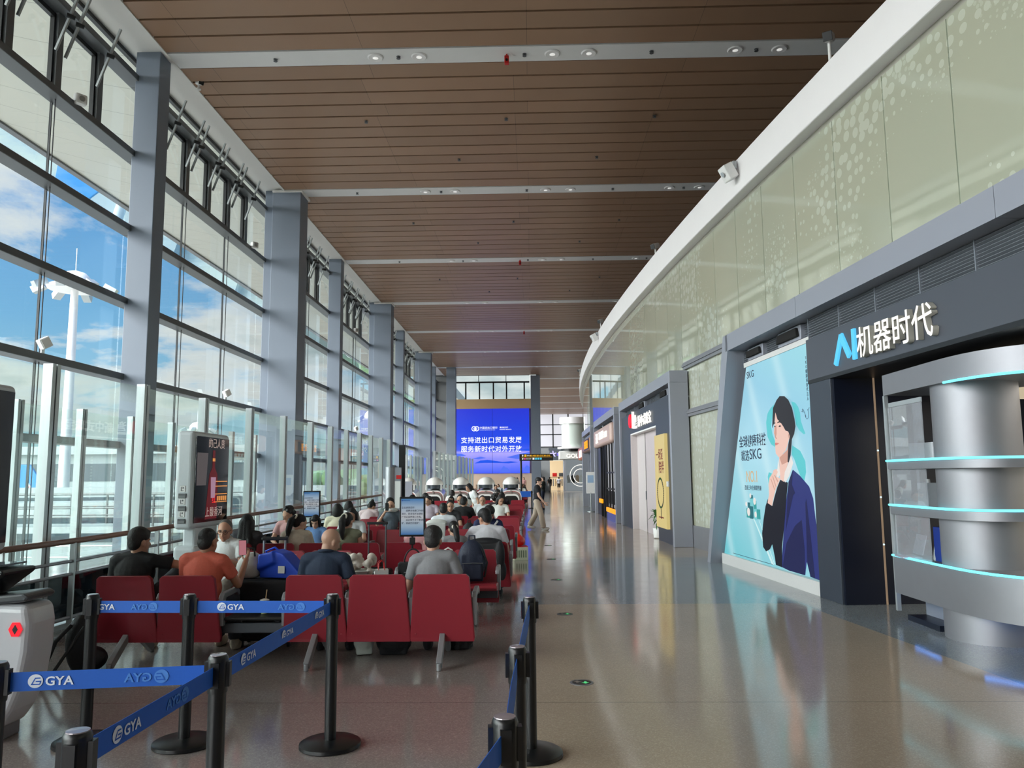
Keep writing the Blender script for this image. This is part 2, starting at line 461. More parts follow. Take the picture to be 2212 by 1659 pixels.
# ---------------------------------------------------------------- glazed window wall on the left
XG = -9.62
ZT = [2.45, 4.0, 5.76, 7.5, 9.32, 11.2]
def window_bay(n, y0, detail, wide_first):
    y1 = y0 + BAY
    w = bpy.data.objects.new('window_%d' % n, None); C.objects.link(w); w.location = (XG, y0, 0)
    struct(w, 'tall window bay %d of the glazed wall' % n, 'window')
    zs = [0.02] + ZT + [11.86]
    g = MB()
    for i in range(3):
        for a, c in zip(zs, zs[1:]): g.box(-.012, 0, 3*i + .012, 3*i + 2.988, a + .01, c - .01)
    g.obj('glass_pane', GLASS, w)
    j = MB()
    for i in range(1, 3): j.box(-.016, .03, 3*i - .012, 3*i + .012, 0, 9.3); j.cyl((.17, 3*i - .13, 0), (.17, 3*i - .13, 9.3), .012, n=6)
    j.obj('glazing_joint', JOINT, w)
    for z in ZT: MB().box(-.02, .34, 0, BAY, z - .075, z + .075).obj('transom', FRAME, w, bevel=.012)
    for i in range(1, 6): MB().box(-.03, .12, 1.5*i - .10, 1.5*i + .10, 9.39, 11.13).obj('mullion', FRAME, w)
    MB().box(-.02, .08, 0, BAY, 11.76, 11.86).obj('head_rail', DARKF, w)
    for i in range(1, 5):
        s = MB(); a, c = 1.5*i + .1, 1.5*i + 1.4
        s.box(-.03, .06, a, a + .05, 9.4, 11.1); s.box(-.03, .06, c - .05, c, 9.4, 11.1)
        s.box(-.03, .06, a, c, 9.4, 9.46); s.box(-.03, .06, a, c, 11.0, 11.1)
        s.obj('opening_sash', DARKF, w)
    if detail:
        for i in range(1, 5):
            for yy in (1.5*i + .16, 1.5*i + 1.34):
                MB().bar((.13, yy, 10.28), (.60, yy, 11.62), .05, .05).obj('actuator_bar', ALU, w, bevel=.006)
                MB().cyl((.34, yy - .05, 11.0), (.46, yy + .05, 10.98), .05, n=10).obj('actuator_motor', DARKF, w, smooth=40)
    return w
for i in range(10):
    window_bay(i + 1, STRIP0 + (i - 3)*BAY, i < 8, i % 2)
for i in range(-3, 7):
    y = STRIP0 + i*BAY
    if i % 2 == 0:
        b = MB(); b.box(-9.36, -8.78, y - .3, y + .25, 0, 11.87)
        o = b.obj('column', COLP, bevel=.012)
    else:
        b = MB(); b.box(-9.04, -8.04, y - .3, y + .6, 0, 11.8); b.box(-9.36, -9.04, y - .12, y + .2, 0, 11.86)
        b.cur = 1; b.box(-9.04, -7.97, y - .36, y + .66, 11.72, 11.80)
        o = b.obj('column', [COLP, SOFFIT], bevel=.012)
    tag(o, ('slim' if i % 2 == 0 else 'thick') + ' blue grey column on the window wall, ' + {-3: 'farthest behind the viewer', -2: 'second behind the viewer', -1: 'just behind the viewer', 0: 'nearest in view', 1: 'second in view', 2: 'third in view', 3: 'fourth in view', 4: 'fifth in view', 5: 'sixth in view', 6: 'seventh in view'}[i], 'column', 'columns of the window wall')
# small square floodlights on the lowest upper transom
WPL = mat('white_plastic', (228, 228, 226), .4)
def spotbox(x, y, z, rz, label, name='floodlight', sz=.2):
    t = thing(name, label, 'light', (x, y, z), rz)
    MB().box(-.02, .02, -.03, .03, -.02, .10).obj('bracket', ALU, t)
    MB().boxc((.05, 0, .17), (.14, sz, sz), M.Rotation(.55, 3, 'X')).obj('lamp_housing', WPL, t, bevel=.015)
    MB().boxc((.125, 0, .17), (.01, sz*.8, sz*.8), M.Rotation(.55, 3, 'X')).obj('lamp_face', SOFFIT, t)
for y, w in ((14.45, 'left edge of the first bay'), (23.4, 'middle of the second bay'), (27.6, 'start of the third bay'), (41.0, 'fourth bay'), (50.2, 'fifth bay')):
    spotbox(-9.25, y, 4.08, -.5, 'small white floodlight on the window transom at the %s' % w)
for y, w in ((15.1, 'left bay'), (25.3, 'second bay'), (40.6, 'fourth bay')):
    t = thing('wall_speaker', 'small white speaker under the opening sashes of the %s' % w, 'speaker', (-9.22, y, 9.42), -.6)
    MB().box(-.03, .03, -.04, .04, -.02, .10).obj('bracket', ALU, t)
    MB().boxc((.03, 0, .02), (.16, .24, .22)).obj('cabinet', WPL, t, bevel=.04)
    MB().cyl((.11, 0, .02), (.116, 0, .02), .06, n=16).obj('grille', ALU, t)
def cctv(loc, rz, label, post=.35, pitch=-.35, group='security cameras'):
    t = thing('security_camera', label, 'camera', loc, rz, group)
    MB().cyl((0,0,0), (0,0,post), .025, n=10).obj('pole', WPL, t, smooth=40)
    MB().cyl((0,0,0), (0,0,.03), .06, n=14).obj('base', WPL, t)
    r = M.Rotation(pitch, 3, 'X')
    MB().boxc((0,0,post + .09), (.15,.26,.15), r).obj('body', WPL, t, bevel=.05, seg=3)
    f = r @ V((0,.132,0)); MB().boxc(V((0,0,post + .09)) + f, (.135,.012,.135), r).obj('lens_window', BLACK, t, bevel=.02)
    return t
cctv((-8.45, 18.9, 11.62), -2.2, 'white security camera under the soffit above the first column', .12)

# ---------------------------------------------------------------- glass partitions beside the seating
def partition(name, label, ys, xf, h, kick=True, posts_only=False):
    t = thing(name, label, 'glass partition', (xf(ys[0]), ys[0], 0))
    ox, oy = xf(ys[0]), ys[0]
    for a, c in zip(ys, ys[1:]):
        p, q = V((xf(a) - ox, a - oy, 0)), V((xf(c) - ox, c - oy, 0)); d = (q - p).normalized(); nn = V((-d.y, d.x, 0))*.006
        m = MB(); u0 = p + d*.07; u1 = q - d*.07
        for z0, z1, mt, nm in ((.62 if kick else .06, h - .02, PGLASS, 'glass_pane'), (.08, .6, DGLASS, 'lower_panel')):
            if nm == 'lower_panel' and not kick: continue
            m = MB(); m.add([u0-nn+V((0,0,z0)), u1-nn+V((0,0,z0)), u1+nn+V((0,0,z0)), u0+nn+V((0,0,z0)), u0-nn+V((0,0,z1)), u1-nn+V((0,0,z1)), u1+nn+V((0,0,z1)), u0+nn+V((0,0,z1))],
                            [(0,3,2,1),(4,5,6,7),(0,1,5,4),(1,2,6,5),(2,3,7,6),(3,0,4,7)])
            m.obj(nm, mt, t)
    for a in ys:
        x, y = xf(a) - ox, a - oy
        m = MB(); m.box(x - .055, x + .055, y - .075, y - .012, 0, h + .02); m.box(x - .055, x + .055, y + .012, y + .075, 0, h + .02)
        m.cur = 1; m.box(x - .035, x + .035, y - .012, y + .012, 0, h)
        m.obj('post', [ALU, DARKF], t)
    b0 = V((xf(ys[0]) - ox, 0, 0)); b1 = V((xf(ys[-1]) - ox, ys[-1] - oy, 0))
    MB().bar(b0 + V((0,0,.03)), b1 + V((0,0,.03)), .1, .06).obj('base_rail', ALU, t)
    return t
XP = lambda y: -5.32 + (y - 8.5)*.030
PY = [-1.0, .9, 2.8, 4.7, 6.6, 8.5, 10.45, 12.3, 14.2, 16.0, 17.8, 19.4, 20.9, 22.3, 23.7, 25.1, 26.3]
partition('glass_partition', 'tall glass partition with silver posts running beside the seats', PY, XP, 2.92)
XP2 = lambda y: -7.75
partition('glass_partition', 'outer glass partition standing behind the first one near the windows', [5.3, 7.2, 9.1, 11.6, 13.3, 15.0, 16.7, 18.4, 20.1, 21.8], XP2, 2.86, False)
partition('glass_partition', 'distant glass partition left of the white domed pods', [43.0, 44.2, 45.3, 46.4, 47.5, 49.6], lambda y: -6.85 + (y - 43)*.04, 2.9, False)
partition('glass_partition', 'distant glass partition in front of the big blue screen', [37.4, 39.0, 40.5, 42.0, 43.5, 45.2, 47.0, 48.8, 50.6, 52.4, 54.2], lambda y: -4.62 + (y - 37.4)*.034, 2.9, False)
# hand rail on its own posts
WOODR = mat('brown_wood_handrail', (122, 84, 68), .38, var=.12, scale=14)
hr = thing('handrail', 'brown topped metal handrail running along the glass partition', 'handrail', (0, 0, 0))
rp = [(XP(y) + .2, y, .985 + max(0, y - 9)*.0095) for y in (1.5, 4.5, 7.5, 9, 12, 15, 18, 21, 24.3)]
MB().tube(rp, .032, 12).obj('top_rail', WOODR, hr, smooth=60)
for dz, r in ((-.22, .018), (-.36, .018), (-.83, .022)):
    MB().tube([(p[0], p[1], p[2] + dz) for p in rp], r, 8).obj('lower_rail', STEEL, hr, smooth=60)
for y in (2.2, 4.0, 5.8, 7.6, 8.75, 10.6, 12.4, 14.2, 16, 17.8, 19.6, 21.4, 23.2):
    z = .985 + max(0, y - 9)*.0095
    MB().bar((XP(y) + .2, y, 0), (XP(y) + .2, y, z - .02), .055, .03, (0,1,0)).obj('rail_post', ALU, hr)

# ---------------------------------------------------------------- the curved wall of the shop block on the right
xw = lambda y: 2.97 + (y - 37)**2/430
WY = [ -20 + 1.3*i for i in range(0, 63)]
wr = bpy.data.objects.new('wall_right', None); C.objects.link(wr); wr.location = (xw(10), 10, 0)
struct(wr, 'curved olive glass wall above the shop fronts', 'wall')
off = V((-xw(10), -10, 0))
def shifted(path): return [(p[0] + off.x, p[1] + off.y) for p in path]
b = MB(); b.wall(shifted([(xw(y) + .016, y) for y in WY if y < 53.5]), 4.0, 7.0, -.12)
b.wall(shifted([(xw(y) + .016, y) for y in np.arange(14.9, 18.8, .4)]), 0, 4.0, -.12); b.wall(shifted([(xw(y) + .016, y) for y in WY if y > 52.5]), 0, 7.0, -.12)
b.obj('backing', mat('pale_joint_backing', (176, 200, 186), .4), wr)
for a, c in zip(WY, WY[1:]):
    lo = 0.55 if (15.4 < a < 18.6) else (4.0 if a < 53 else .05)
    if a < 18.5 and a > 15: spans = ((.5, 3.03), (3.2, 4.17), (4.34, 6.86))
    else: spans = ((lo, 6.86),)
    for z0, z1 in spans:
        m = MB(); m.wall(shifted([(xw(y), y) for y in (a + .009, (a + c)/2, c - .009)]), z0, z1, -.013)
        m.obj('glass_panel', FROST, wr)
b = MB()
for z in (3.115, 4.255): b.wall(shifted([(xw(y) - .06, y) for y in np.arange(14.8, 19.2, .4)]), z - .085, z + .085, -.1); 
for z in (3.115, 4.255): b.wall(shifted([(xw(y) - .09, y) for y in np.arange(14.8, 19.2, .4)]), z - .02, z + .03, -.06)
b.obj('metal_band', STEEL, wr)
b = MB(); b.wall(shifted([(xw(y) - .03, y) for y in np.arange(15.1, 19, .4)]), 0, .5, -.08); b.obj('skirting', STEEL, wr)
b = MB(); b.wall(shifted([(xw(y) + .0, y) for y in WY]), 6.86, 6.95, -.3); b.obj('shadow_rail', mat('warm_grey_rail', (150, 148, 136), .5), wr)
BND = lambda y: xw(y) - .22
b = MB(); b.wall(shifted([(BND(y), y) for y in WY]), 6.93, 7.58, -.7); b.obj('parapet_band', WHITE, wr, bevel=.02)
# roof deck of the block
b = MB(); b.add([(xw(y) + .3 + off.x, y + off.y, 7.3) for y in WY] + [(24 + off.x, y + off.y, 7.3) for y in reversed(WY)], [tuple(range(2*len(WY)))])
b.obj('roof_deck', WALLG, wr)
cctv((BND(11) + .15, 11, 7.56), 2.6, 'white security camera on the white parapet nearest the viewer', .42)
cctv((BND(21) + .15, 21.1, 7.56), 2.3, 'white security camera on the white parapet, second from the viewer', .30)
cctv((BND(31) + .05, 31.3, 7.56), 2.3, 'white security camera on the white parapet beside a small speaker', .25)
cctv((BND(46), 46, 7.56), 2.0, 'white security camera on the far end of the white parapet', .25)
for y, w in ((14.3, 'nearer'), (31.8, 'farther')):
    t = thing('wall_speaker', 'white box speaker fixed to the white parapet, the %s one' % w, 'speaker', (BND(y) - .02, y, 7.36), .2)
    MB().boxc((-.04, .0, .1), (.08, .12, .16)).obj('bracket', ALU, t, bevel=.02)
    MB().boxc((-.16, 0, -.05), (.2, .26, .3), M.Rotation(-.5, 3, 'Y')).obj('cabinet', WPL, t, bevel=.02)
    MB().cyl((-.27, 0, -.10), (-.278, 0, -.105), .05, n=16).obj('cone', ALU, t)

# ---------------------------------------------------------------- end walls
wb = bpy.data.objects.new('wall_back', None); C.objects.link(wb); wb.location = (-3.6, 78, 0); struct(wb, 'far end wall that carries the big blue screen', 'wall')
b = MB(); b.box(-3.95, 3.66, 0, .5, 0, 2.0); b.obj('lower_panel', CREAM2, wb)
b = MB(); b.box(-3.95, 3.66, 0, .5, 8.46, 9.42); b.obj('upper_panel', CREAM, wb)
b = MB(); b.box(-3.95, -3.9, 0, .5, 2, 8.46); b.box(3.66, 3.72, 0, .5, 0, 11.8); b.box(-3.95, 3.72, .3, .5, 2, 8.46); b.obj('screen_surround', CREAM, wb)
b = MB()
for x in (-3.95, -2.9, -1.52, -.12, 1.2, 2.98): b.box(x - .07, x + .07, -.05, .15, 9.42, 11.1)
b.box(-4, 3.5, -.05, .2, 11.05, 11.2); b.box(-4, 3.5, 0, .1, 11.8, 12.0)
for x in (-1.6, 1.15): b.box(x - .03, x + .03, 0, .1, 11.2, 11.8)
b.obj('window_frame', DARKF, wb)
b = MB(); b.box(-4.4, 3.5, .05, .06, 9.42, 11.8); b.obj('clerestory_glass', GLASS, wb)
b = MB(); b.box(.02, .95, 77.4, 78.3, 0, 11.7)
tag(b.obj('column', COLP, bevel=.012), 'thick blue grey column to the right of the big blue screen', 'column')
b = MB(); b.box(-7.7, -7.5, 71, 78, 0, 11.8)
b = MB(); b.box(-7.75, -6.9, 71.5, 72.4, 0, 11.8)
tag(b.obj('column', COLP, bevel=.012), 'thick blue grey column to the left of the big blue screen', 'column')
b = MB(); b.box(-9.8, -7.5, 78, 78.4, 0, 11.9); struct(b.obj('wall_left', WALLG))
b = MB(); b.box(-9.8, 24, -21.3, -21, -.3, 12.2); struct(b.obj('wall_front', mat('behind_wall', (188, 188, 186), .6)))
b = MB(); b.box(24, 24.3, -21, 150, -.3, 12.2); struct(b.obj('wall_east', WALLG))
b = MB(); b.box(.6, .8, 78.4, 150, -.3, 2.6); wl2 = struct(b.obj('wall_left', WALLG))
MB().box(.68, .70, 78.4, 150, 2.6, 11.85).obj('glass_pane', GLASS, wl2)
for i in range(9): MB().box(.62, .78, 78.4 + i*8.9, 78.6 + i*8.9, 2.6, 11.85).obj('mullion', FRAME, wl2)
b = MB(); b.box(.95, 24, 149.5, 150, 0, 12.2); struct(b.obj('wall_north', WALLG))
# ================================================================ shop fronts on the right
PORT = mat('grey_portal_panel', (150, 154, 164), .38, .25, var=.03, scale=1)
PORTD = mat('dark_grey_wall_panel', (70, 74, 82), .42, var=.05, scale=.8)
LOUV = mat('louver_grey_metal', (128, 134, 142), .4, .3)
SLATE = mat('slate_blue_panel', (50, 56, 66), .4, var=.05, scale=.6)
NAVYB = mat('black_navy_panel', (8, 15, 32), .35, var=.1)
PALE = mat('pale_grey_sill', (206, 206, 204), .4, var=.03)
def lum(name, col, s=1.):
    m = mat(name, col, .4, emit=s, var=0, spec=.2)
    c = rgb(*col); m.node_tree.nodes['Principled BSDF'].inputs['Base Color'].default_value = (c[0]*.15, c[1]*.15, c[2]*.15, 1)
    return m
LW = lum('white_sign_light', (255, 252, 245), 1.0)
LBL = lum('sky_blue_sign_light', (96, 206, 255), .95)
CYAN = lum('cyan_led_strip', (120, 238, 255), 1.6)
BLED = lum('blue_led_glow', (70, 150, 255), 5.)
ORANGE = lum('orange_sign_light', (255, 160, 20), 1.2)
LRED = lum('red_sign_light', (240, 20, 40), 1.2)
XL, ZL = (1,0,0), (0,0,1)
LBODY = mat('ivory_letter_side', (168, 166, 156), .5)
def flat(poly, name, m, parent, y, t=.002):
    return MB().prism(poly, (0, y, 0), XL, ZL, (0, -t, 0)).obj(name, m, parent)
def front(name, label, cat, x, y, slope, group=None):
    return thing(name, label, cat, (x, y, 0), math.atan2(-1, slope), group)
def louvre(parent, u0, u1, z0, z1, y, speakers=()):
    b = MB(); b.box(u0, u1, y + .06, y + .1, z0, z1)
    b.cur = 1
    k = int((z1 - z0)/.034)
    for i in range(k): b.boxc(((u0 + u1)/2, y + .03, z0 + .017 + i*.034), (u1 - u0, .045, .008), M.Rotation(-.5, 3, 'X'))
    n = max(2, int((u1 - u0)/.9))
    for i in range(n + 1):
        x = u0 + (u1 - u0)*i/n; b.box(x - .008, x + .008, y, y + .06, z0, z1)
    b.obj('louver', [BLACKV, LOUV], parent)
    for a, c, d, e in speakers:
        m = MB(); m.box(a, c, y - .05, y + .05, d, e); m.obj('speaker_frame', PORT, parent, bevel=.01)
        m = MB(); m.prism([(a + .04, d + .05), (c - .04, d + .05), (c - .08, e - .04), (a + .08, e - .04)], (0, y - .05, 0), XL, ZL, (0, -.05, 0)); m.obj('speaker_grille', BLACKV, parent, bevel=.01)

# ---- first portal: the AI shop and the lightbox beside it
SA = .075
P = front('shop_portal', 'large slanted grey portal frame around the lightbox advert and the shop with the AI sign', 'portal frame', 3.62, 15.22, SA)
for u0, u1 in ((1.35, 4.4), (4.4, 8.6), (8.6, 13.5)): MB().box(u0 + .004, u1 - .004, -.24, .4, 3.83, 4.12).obj('lintel', PORT, P)
MB().prism([(-.22, 0), (-.04, 0), (1.45, 3.83), (1.45, 4.12), (1.22, 4.12)], (0, -.24, 0), XL, ZL, (0, .64, 0)).obj('slanted_jamb', PORT, P)
louvre(P, 1.40, 4.27, 3.58, 3.83, .06, ((1.75, 2.45, 3.60, 3.80), (3.1, 3.95, 3.60, 3.82)))
louvre(P, 4.27, 13.5, 3.52, 3.83, -.02)
MB().box(-.4, 4.3, .3, .4, 0, 3.9).obj('back_panel', BLACKV, P); MB().box(4.3, 13.5, .3, .4, 2.96, 3.9).obj('back_panel', BLACKV, P)
# lightbox with its printed picture
def mat_adv():
    m = bpy.data.materials.new('teal_lightbox_print'); m.use_nodes = True; k = NT(m.node_tree)
    tc = k.node('ShaderNodeTexCoord').outputs['Object']; o = k.xyz(tc)
    f = k.math('ADD', k.math('MULTIPLY', o[2], .20), k.math('MULTIPLY', o[0], .07))
    c = k.ramp(f, [(.02, rgb(86, 190, 200)), (.30, rgb(142, 206, 218)), (.55, rgb(164, 212, 228)), (.78, rgb(138, 196, 220)), (1, rgb(150, 212, 222))])
    st = k.math('ABSOLUTE', k.math('SINE', k.math('ADD', k.math('MULTIPLY', o[0], 2.4), k.math('MULTIPLY', o[2], 1.1))))
    c = k.mix(k.math('MULTIPLY', k.math('POWER', st, 14.), .35), c, rgb(214, 238, 240))
    p = k.node('ShaderNodeBsdfPrincipled', inp={'Base Color': (.05, .08, .09, 1), 'Roughness': .25, 'Emission Color': c, 'Emission Strength': .9})
    k.l.new(p.outputs[0], k.node('ShaderNodeOutputMaterial').inputs[0]); return m
def ink(name, col, e=.85): return lum(name, col, e)
I_hair, I_skin, I_skin2, I_white = ink('print_black_hair', (44, 42, 48)), ink('print_skin', (236, 196, 182)), ink('print_skin_shade', (206, 156, 140)), ink('print_white', (232, 226, 222))
I_navy, I_navyd, I_blk, I_teal = ink('print_navy', (48, 56, 120)), ink('print_dark_navy', (34, 38, 82)), ink('print_black', (28, 30, 42)), ink('print_teal', (96, 200, 206))
I_txt, I_gold, I_lip, I_ray = ink('print_text_navy', (40, 46, 74), .7), ink('print_gold', (214, 176, 128)), ink('print_lip', (214, 130, 124)), ink('print_pale_ray', (206, 236, 238))
A = front('advertising_lightbox', 'tall glowing teal lightbox advert showing a dark haired person in a navy jacket', 'advert', 3.62, 15.22, SA)
MB().prism([(.08, .19), (4.25, .21), (4.25, 3.5), (1.68, 3.5)], (0, .0, 0), XL, ZL, (0, .06, 0)).obj('light_panel', mat_adv(), A)
hair = [(2.87,2.69),(3.03,2.8),(3.16,2.85),(3.34,2.83),(3.48,2.76),(3.6,2.63),(3.67,2.46),(3.69,2.35),(3.63,2.24),(3.54,2.17),(3.5,2.04),(3.46,1.93),(3.38,1.83),(3.34,1.84),(3.4,2.1),(3.47,2.22),(3.42,2.29),(3.32,2.31),(3.24,2.38),(3.14,2.45),(3.03,2.5),(2.96,2.62),(2.92,2.52),(2.9,2.46),(2.8,2.38),(2.83,2.52)]
face = [(2.91,2.47),(2.87,2.37),(2.85,2.3),(2.89,2.24),(2.88,2.07),(2.89,1.98),(2.99,1.92),(3.1,1.94),(3.28,2.01),(3.37,2.1),(3.42,2.17),(3.49,2.21),(3.48,2.27),(3.39,2.3),(3.32,2.31),(3.24,2.38),(3.14,2.45),(3.03,2.55),(2.94,2.62)]
L = [('teal_ring', I_teal, [(2.89,2.75),(2.72,2.71),(2.57,2.63),(2.49,2.49),(2.52,2.26),(2.66,2.13),(2.86,2.07),(2.85,2.14),(2.74,2.27),(2.69,2.41),(2.74,2.53),(2.86,2.63)]),
 ('teal_ring', I_teal, [(3.53,2.73),(3.66,2.7),(3.76,2.63),(3.82,2.53),(3.83,2.42),(3.89,2.32),(3.96,2.23),(3.91,2.22),(3.76,2.29),(3.66,2.38),(3.62,2.57)]),
 ('teal_ring', I_teal, [(3.49,2.08),(3.76,1.99),(3.91,1.84),(3.92,1.68),(3.84,1.55),(3.72,1.63),(3.64,1.73),(3.54,1.87),(3.45,1.95)]),
 ('teal_ring', I_teal, [(2.64,1.67),(2.52,1.69),(2.46,1.62),(2.49,1.48),(2.53,1.49),(2.57,1.6)]),
 ('light_ray', I_ray, [(1.72,.92),(1.76,.92),(2.55,.24),(2.46,.24)]), ('light_ray', I_ray, [(1.98,.9),(2.0,.9),(2.6,.25),(2.57,.25)]),
 ('printed_jacket', I_navy, [(3.48,1.72),(3.72,1.63),(4.01,1.48),(4.12,1.32),(4.16,1.05),(4.22,.79),(4.2,.21),(3.9,.22),(3.8,.42),(3.72,.22),(3.14,.22),(2.86,.25),(2.99,.7),(3.17,1.26),(3.3,1.54)]),
 ('printed_jacket_fold', I_navyd, [(3.72,.22),(3.14,.22),(2.9,.24),(3.1,.62),(3.45,.9),(3.7,1.0),(3.75,.6)]), ('printed_jacket_fold', I_navyd, [(3.86,1.25),(3.9,1.3),(3.98,.8),(4.05,.22),(3.9,.22),(3.82,.42)]),
 ('printed_lapel', I_navyd, [(3.48,1.72),(3.42,1.5),(3.52,1.38),(3.44,1.34),(3.1,.8),(3.3,1.54)]),
 ('printed_sweater', I_blk, [(2.99,1.57),(3.14,1.55),(3.28,1.53),(3.19,1.29),(3.05,.85),(2.93,.55),(2.9,.24),(2.65,.25),(2.62,.37),(2.54,.56),(2.43,.47),(2.26,.42),(2.14,.48),(2.12,.7),(2.21,.92),(2.33,1.15),(2.45,1.27),(2.44,1.2),(2.62,1.16),(2.72,1.3),(2.86,1.46)]),
 ('printed_neck', I_skin, [(2.99,1.95),(3.23,1.97),(3.42,2.08),(3.38,1.88),(3.21,1.69),(3.13,1.54),(2.99,1.58),(2.99,1.77)]),
 ('printed_neck_shade', I_skin2, [(3.37,2.1),(3.32,2.02),(3.1,1.94),(3.01,1.91),(3.09,1.8),(3.32,1.84),(3.39,1.99)]),
 ('printed_collar', I_white, [(3.46,1.93),(3.52,1.82),(3.35,1.63),(3.19,1.53),(3.14,1.56),(3.19,1.69),(3.33,1.8)]),
 ('printed_collar', I_white, [(2.96,1.89),(2.99,1.77),(3.01,1.65),(2.89,1.59),(2.85,1.69),(2.91,1.74)]),
 ('printed_hand', I_skin, [(2.75,1.72),(2.87,1.74),(2.92,1.69),(2.84,1.62),(3.01,1.59),(2.94,1.53),(2.81,1.43),(2.69,1.28),(2.62,1.16),(2.44,1.2),(2.52,1.34),(2.52,1.49),(2.57,1.6),(2.72,1.68)]),
 ('printed_finger_line', I_skin2, [(2.70,1.62),(2.72,1.63),(2.84,1.46),(2.82,1.45)]), ('printed_finger_line', I_skin2, [(2.62,1.58),(2.64,1.59),(2.78,1.42),(2.76,1.41)]), ('printed_finger_line', I_skin2, [(2.78,1.64),(2.80,1.65),(2.93,1.55),(2.91,1.53)]),
 ('printed_face', I_skin, face), ('printed_cheek_shade', I_skin2, [(2.91,2.4),(2.97,2.42),(2.97,2.36),(2.96,2.28),(2.93,2.23),(2.97,2.22),(2.96,2.2),(2.9,2.22),(2.87,2.29)]),
 ('printed_hair', I_hair, hair), ('printed_brow', I_hair, [(3.02,2.455),(3.1,2.47),(3.19,2.44),(3.19,2.425),(3.1,2.45),(3.02,2.44)]), ('printed_brow', I_hair, [(2.88,2.455),(2.94,2.46),(2.94,2.445),(2.88,2.44)]),
 ('printed_eye', I_hair, [(3.06,2.39),(3.12,2.405),(3.17,2.39),(3.12,2.375)]), ('printed_eye', I_hair, [(2.89,2.40),(2.93,2.41),(2.955,2.395),(2.92,2.385)]),
 ('printed_lips', I_lip, [(2.89,2.14),(2.95,2.145),(2.99,2.14),(3.07,2.13),(2.98,2.11),(2.91,2.1)]), ('printed_ear_shade', I_skin2, [(3.43,2.24),(3.46,2.26),(3.47,2.23),(3.44,2.19)])]
for i, (n, m, p) in enumerate(L): flat(p, n, m, A, -.001 - i*.0012, .0012)
b = MB()
for i, (x, z, w, h) in enumerate(((1.4,.92,.16,.16),(1.56,.91,.17,.22),(1.75,.9,.15,.2),(1.9,.92,.15,.16),(1.48,1.06,.13,.12),(1.6,1.12,.15,.14),(1.77,1.08,.12,.14),(1.62,1.25,.12,.06))):
    b.cur = i % 3; b.prism([(x,z),(x+w,z),(x+w,z+h),(x,z+h)], (0,-.003,0), XL, ZL, (0,-.002 - i*.0006,0))
b.cur = 3
for x, z, r in ((1.52,1.02,.07),(1.83,1.21,.06),(1.85,.99,.05),(1.42,1.15,.04),(1.64,1.3,.04)): b.prism([(x + r*math.cos(a*PI/8), z + r*math.sin(a*PI/8)) for a in range(16)], (0,-.01,0), XL, ZL, (0,-.002,0))
b.obj('printed_gift_boxes', [ink('print_box_teal', (60, 160, 160)), ink('print_box_dark', (40, 110, 120)), ink('print_box_light', (120, 200, 206)), I_white], A)
TX = ((1,0,0),(0,0,1))
text('SKG', .165, I_txt, A, (1.70, -.004, 3.30), *TX, ext=.001, bold=.0, sx=1.15)
text('全球健康科技', .215, I_txt, A, (1.17, -.004, 2.15), *TX, ext=.001, bold=.008)
text('就选', .2, I_txt, A, (1.25, -.004, 1.91), *TX, ext=.001, bold=.006)
text('SKG', .25, I_txt, A, (1.66, -.004, 1.915), *TX, ext=.001, bold=.0, sx=1.25)
text('NO.1', .275, I_gold, A, (1.45, -.004, 1.53), *TX, ext=.001, sx=.9)
text('连续三年全球销售额', .088, I_txt, A, (1.36, -.004, 1.40), *TX, ext=.001)
text('\n'.join('SKG健康科技代言人'), .062, I_txt, A, (4.11, -.004, 3.28), *TX, ext=.001, align='CENTER', loose=1.05)
MB().tube([(3.88 + .26*t + .03*math.sin(t*19), -.006, 2.49 + .05*t + .07*math.sin(t*7 + .4) + .03*math.cos(t*23)) for t in np.linspace(0, 1, 70)], .0028, 5).obj('printed_signature', I_txt, A)
flat([(.6,.235),(2.5,.235),(2.5,.242),(.6,.242)], 'small_print', I_txt, A, -.004)
# surrounding trims of the lightbox
MB().box(1.62, 4.27, -.02, .05, 3.5, 3.58).obj('top_trim', PALE, A)
MB().box(.02, 4.27, -.03, .07, 0, .19).obj('sill', PALE, A)
# dark pier, fascia with letters
F = front('shop_fascia', 'dark grey fascia carrying the glowing blue AI and white letters', 'shop sign', 3.62, 15.22, SA)
MB().box(4.27, 13.5, -.06, .1, 2.95, 3.52).obj('panel', PORTD, F)
MB().box(4.27, 13.5, -.06, .9, 2.90, 2.95).obj('underside', BLACK, F)
b = MB()
def stroke(b, p, q, w, d=.035, y=-.06): # flat bar between two points of the fascia plane
    p, q = V((p[0], 0, p[1])), V((q[0], 0, q[1])); t = (q - p).normalized(); n = V((-t.z, 0, t.x))*(w/2)
    pts = [p + n, p - n, q - n, q + n]
    b.prism([(v.x, v.z) for v in pts], (0, y, 0), XL, ZL, (0, -d, 0))
stroke(b, (5.17, 3.04), (5.36, 3.40), .075); stroke(b, (5.35, 3.40), (5.55, 3.10), .085); b.obj('letter', LBL, F, bevel=.006)
b = MB(); stroke(b, (5.68, 3.04), (5.68, 3.42), .075)
b.obj('letter', LBL, F, bevel=.006)
text('机器时代', .39, LBODY, F, (5.83, -.095, 3.06), *TX, ext=.032, bold=.004, sx=1.0, space=1.03); text('机器时代', .39, LW, F, (5.83, -.1285, 3.06), *TX, ext=.0015, bold=.006, sx=1.0, space=1.03, name='letter_face')
PR = front('shop_pier', 'slate blue door pier and black recess left of the steel counter', 'pier', 3.62, 15.22, SA)
MB().box(4.27, 4.92, -.05, .12, 0, 2.95).obj('pier_panel', SLATE, PR, bevel=.006)
MB().box(4.90, 4.96, -.02, 1.7, 0, 2.93).obj('reveal_panel', NAVYB, PR)
b = MB(); b.box(4.955, 4.965, .50, .525, 0, 2.9); b.obj('led_seam', lum('warm_led_thread', (200, 170, 140), .35), PR)
b = MB()
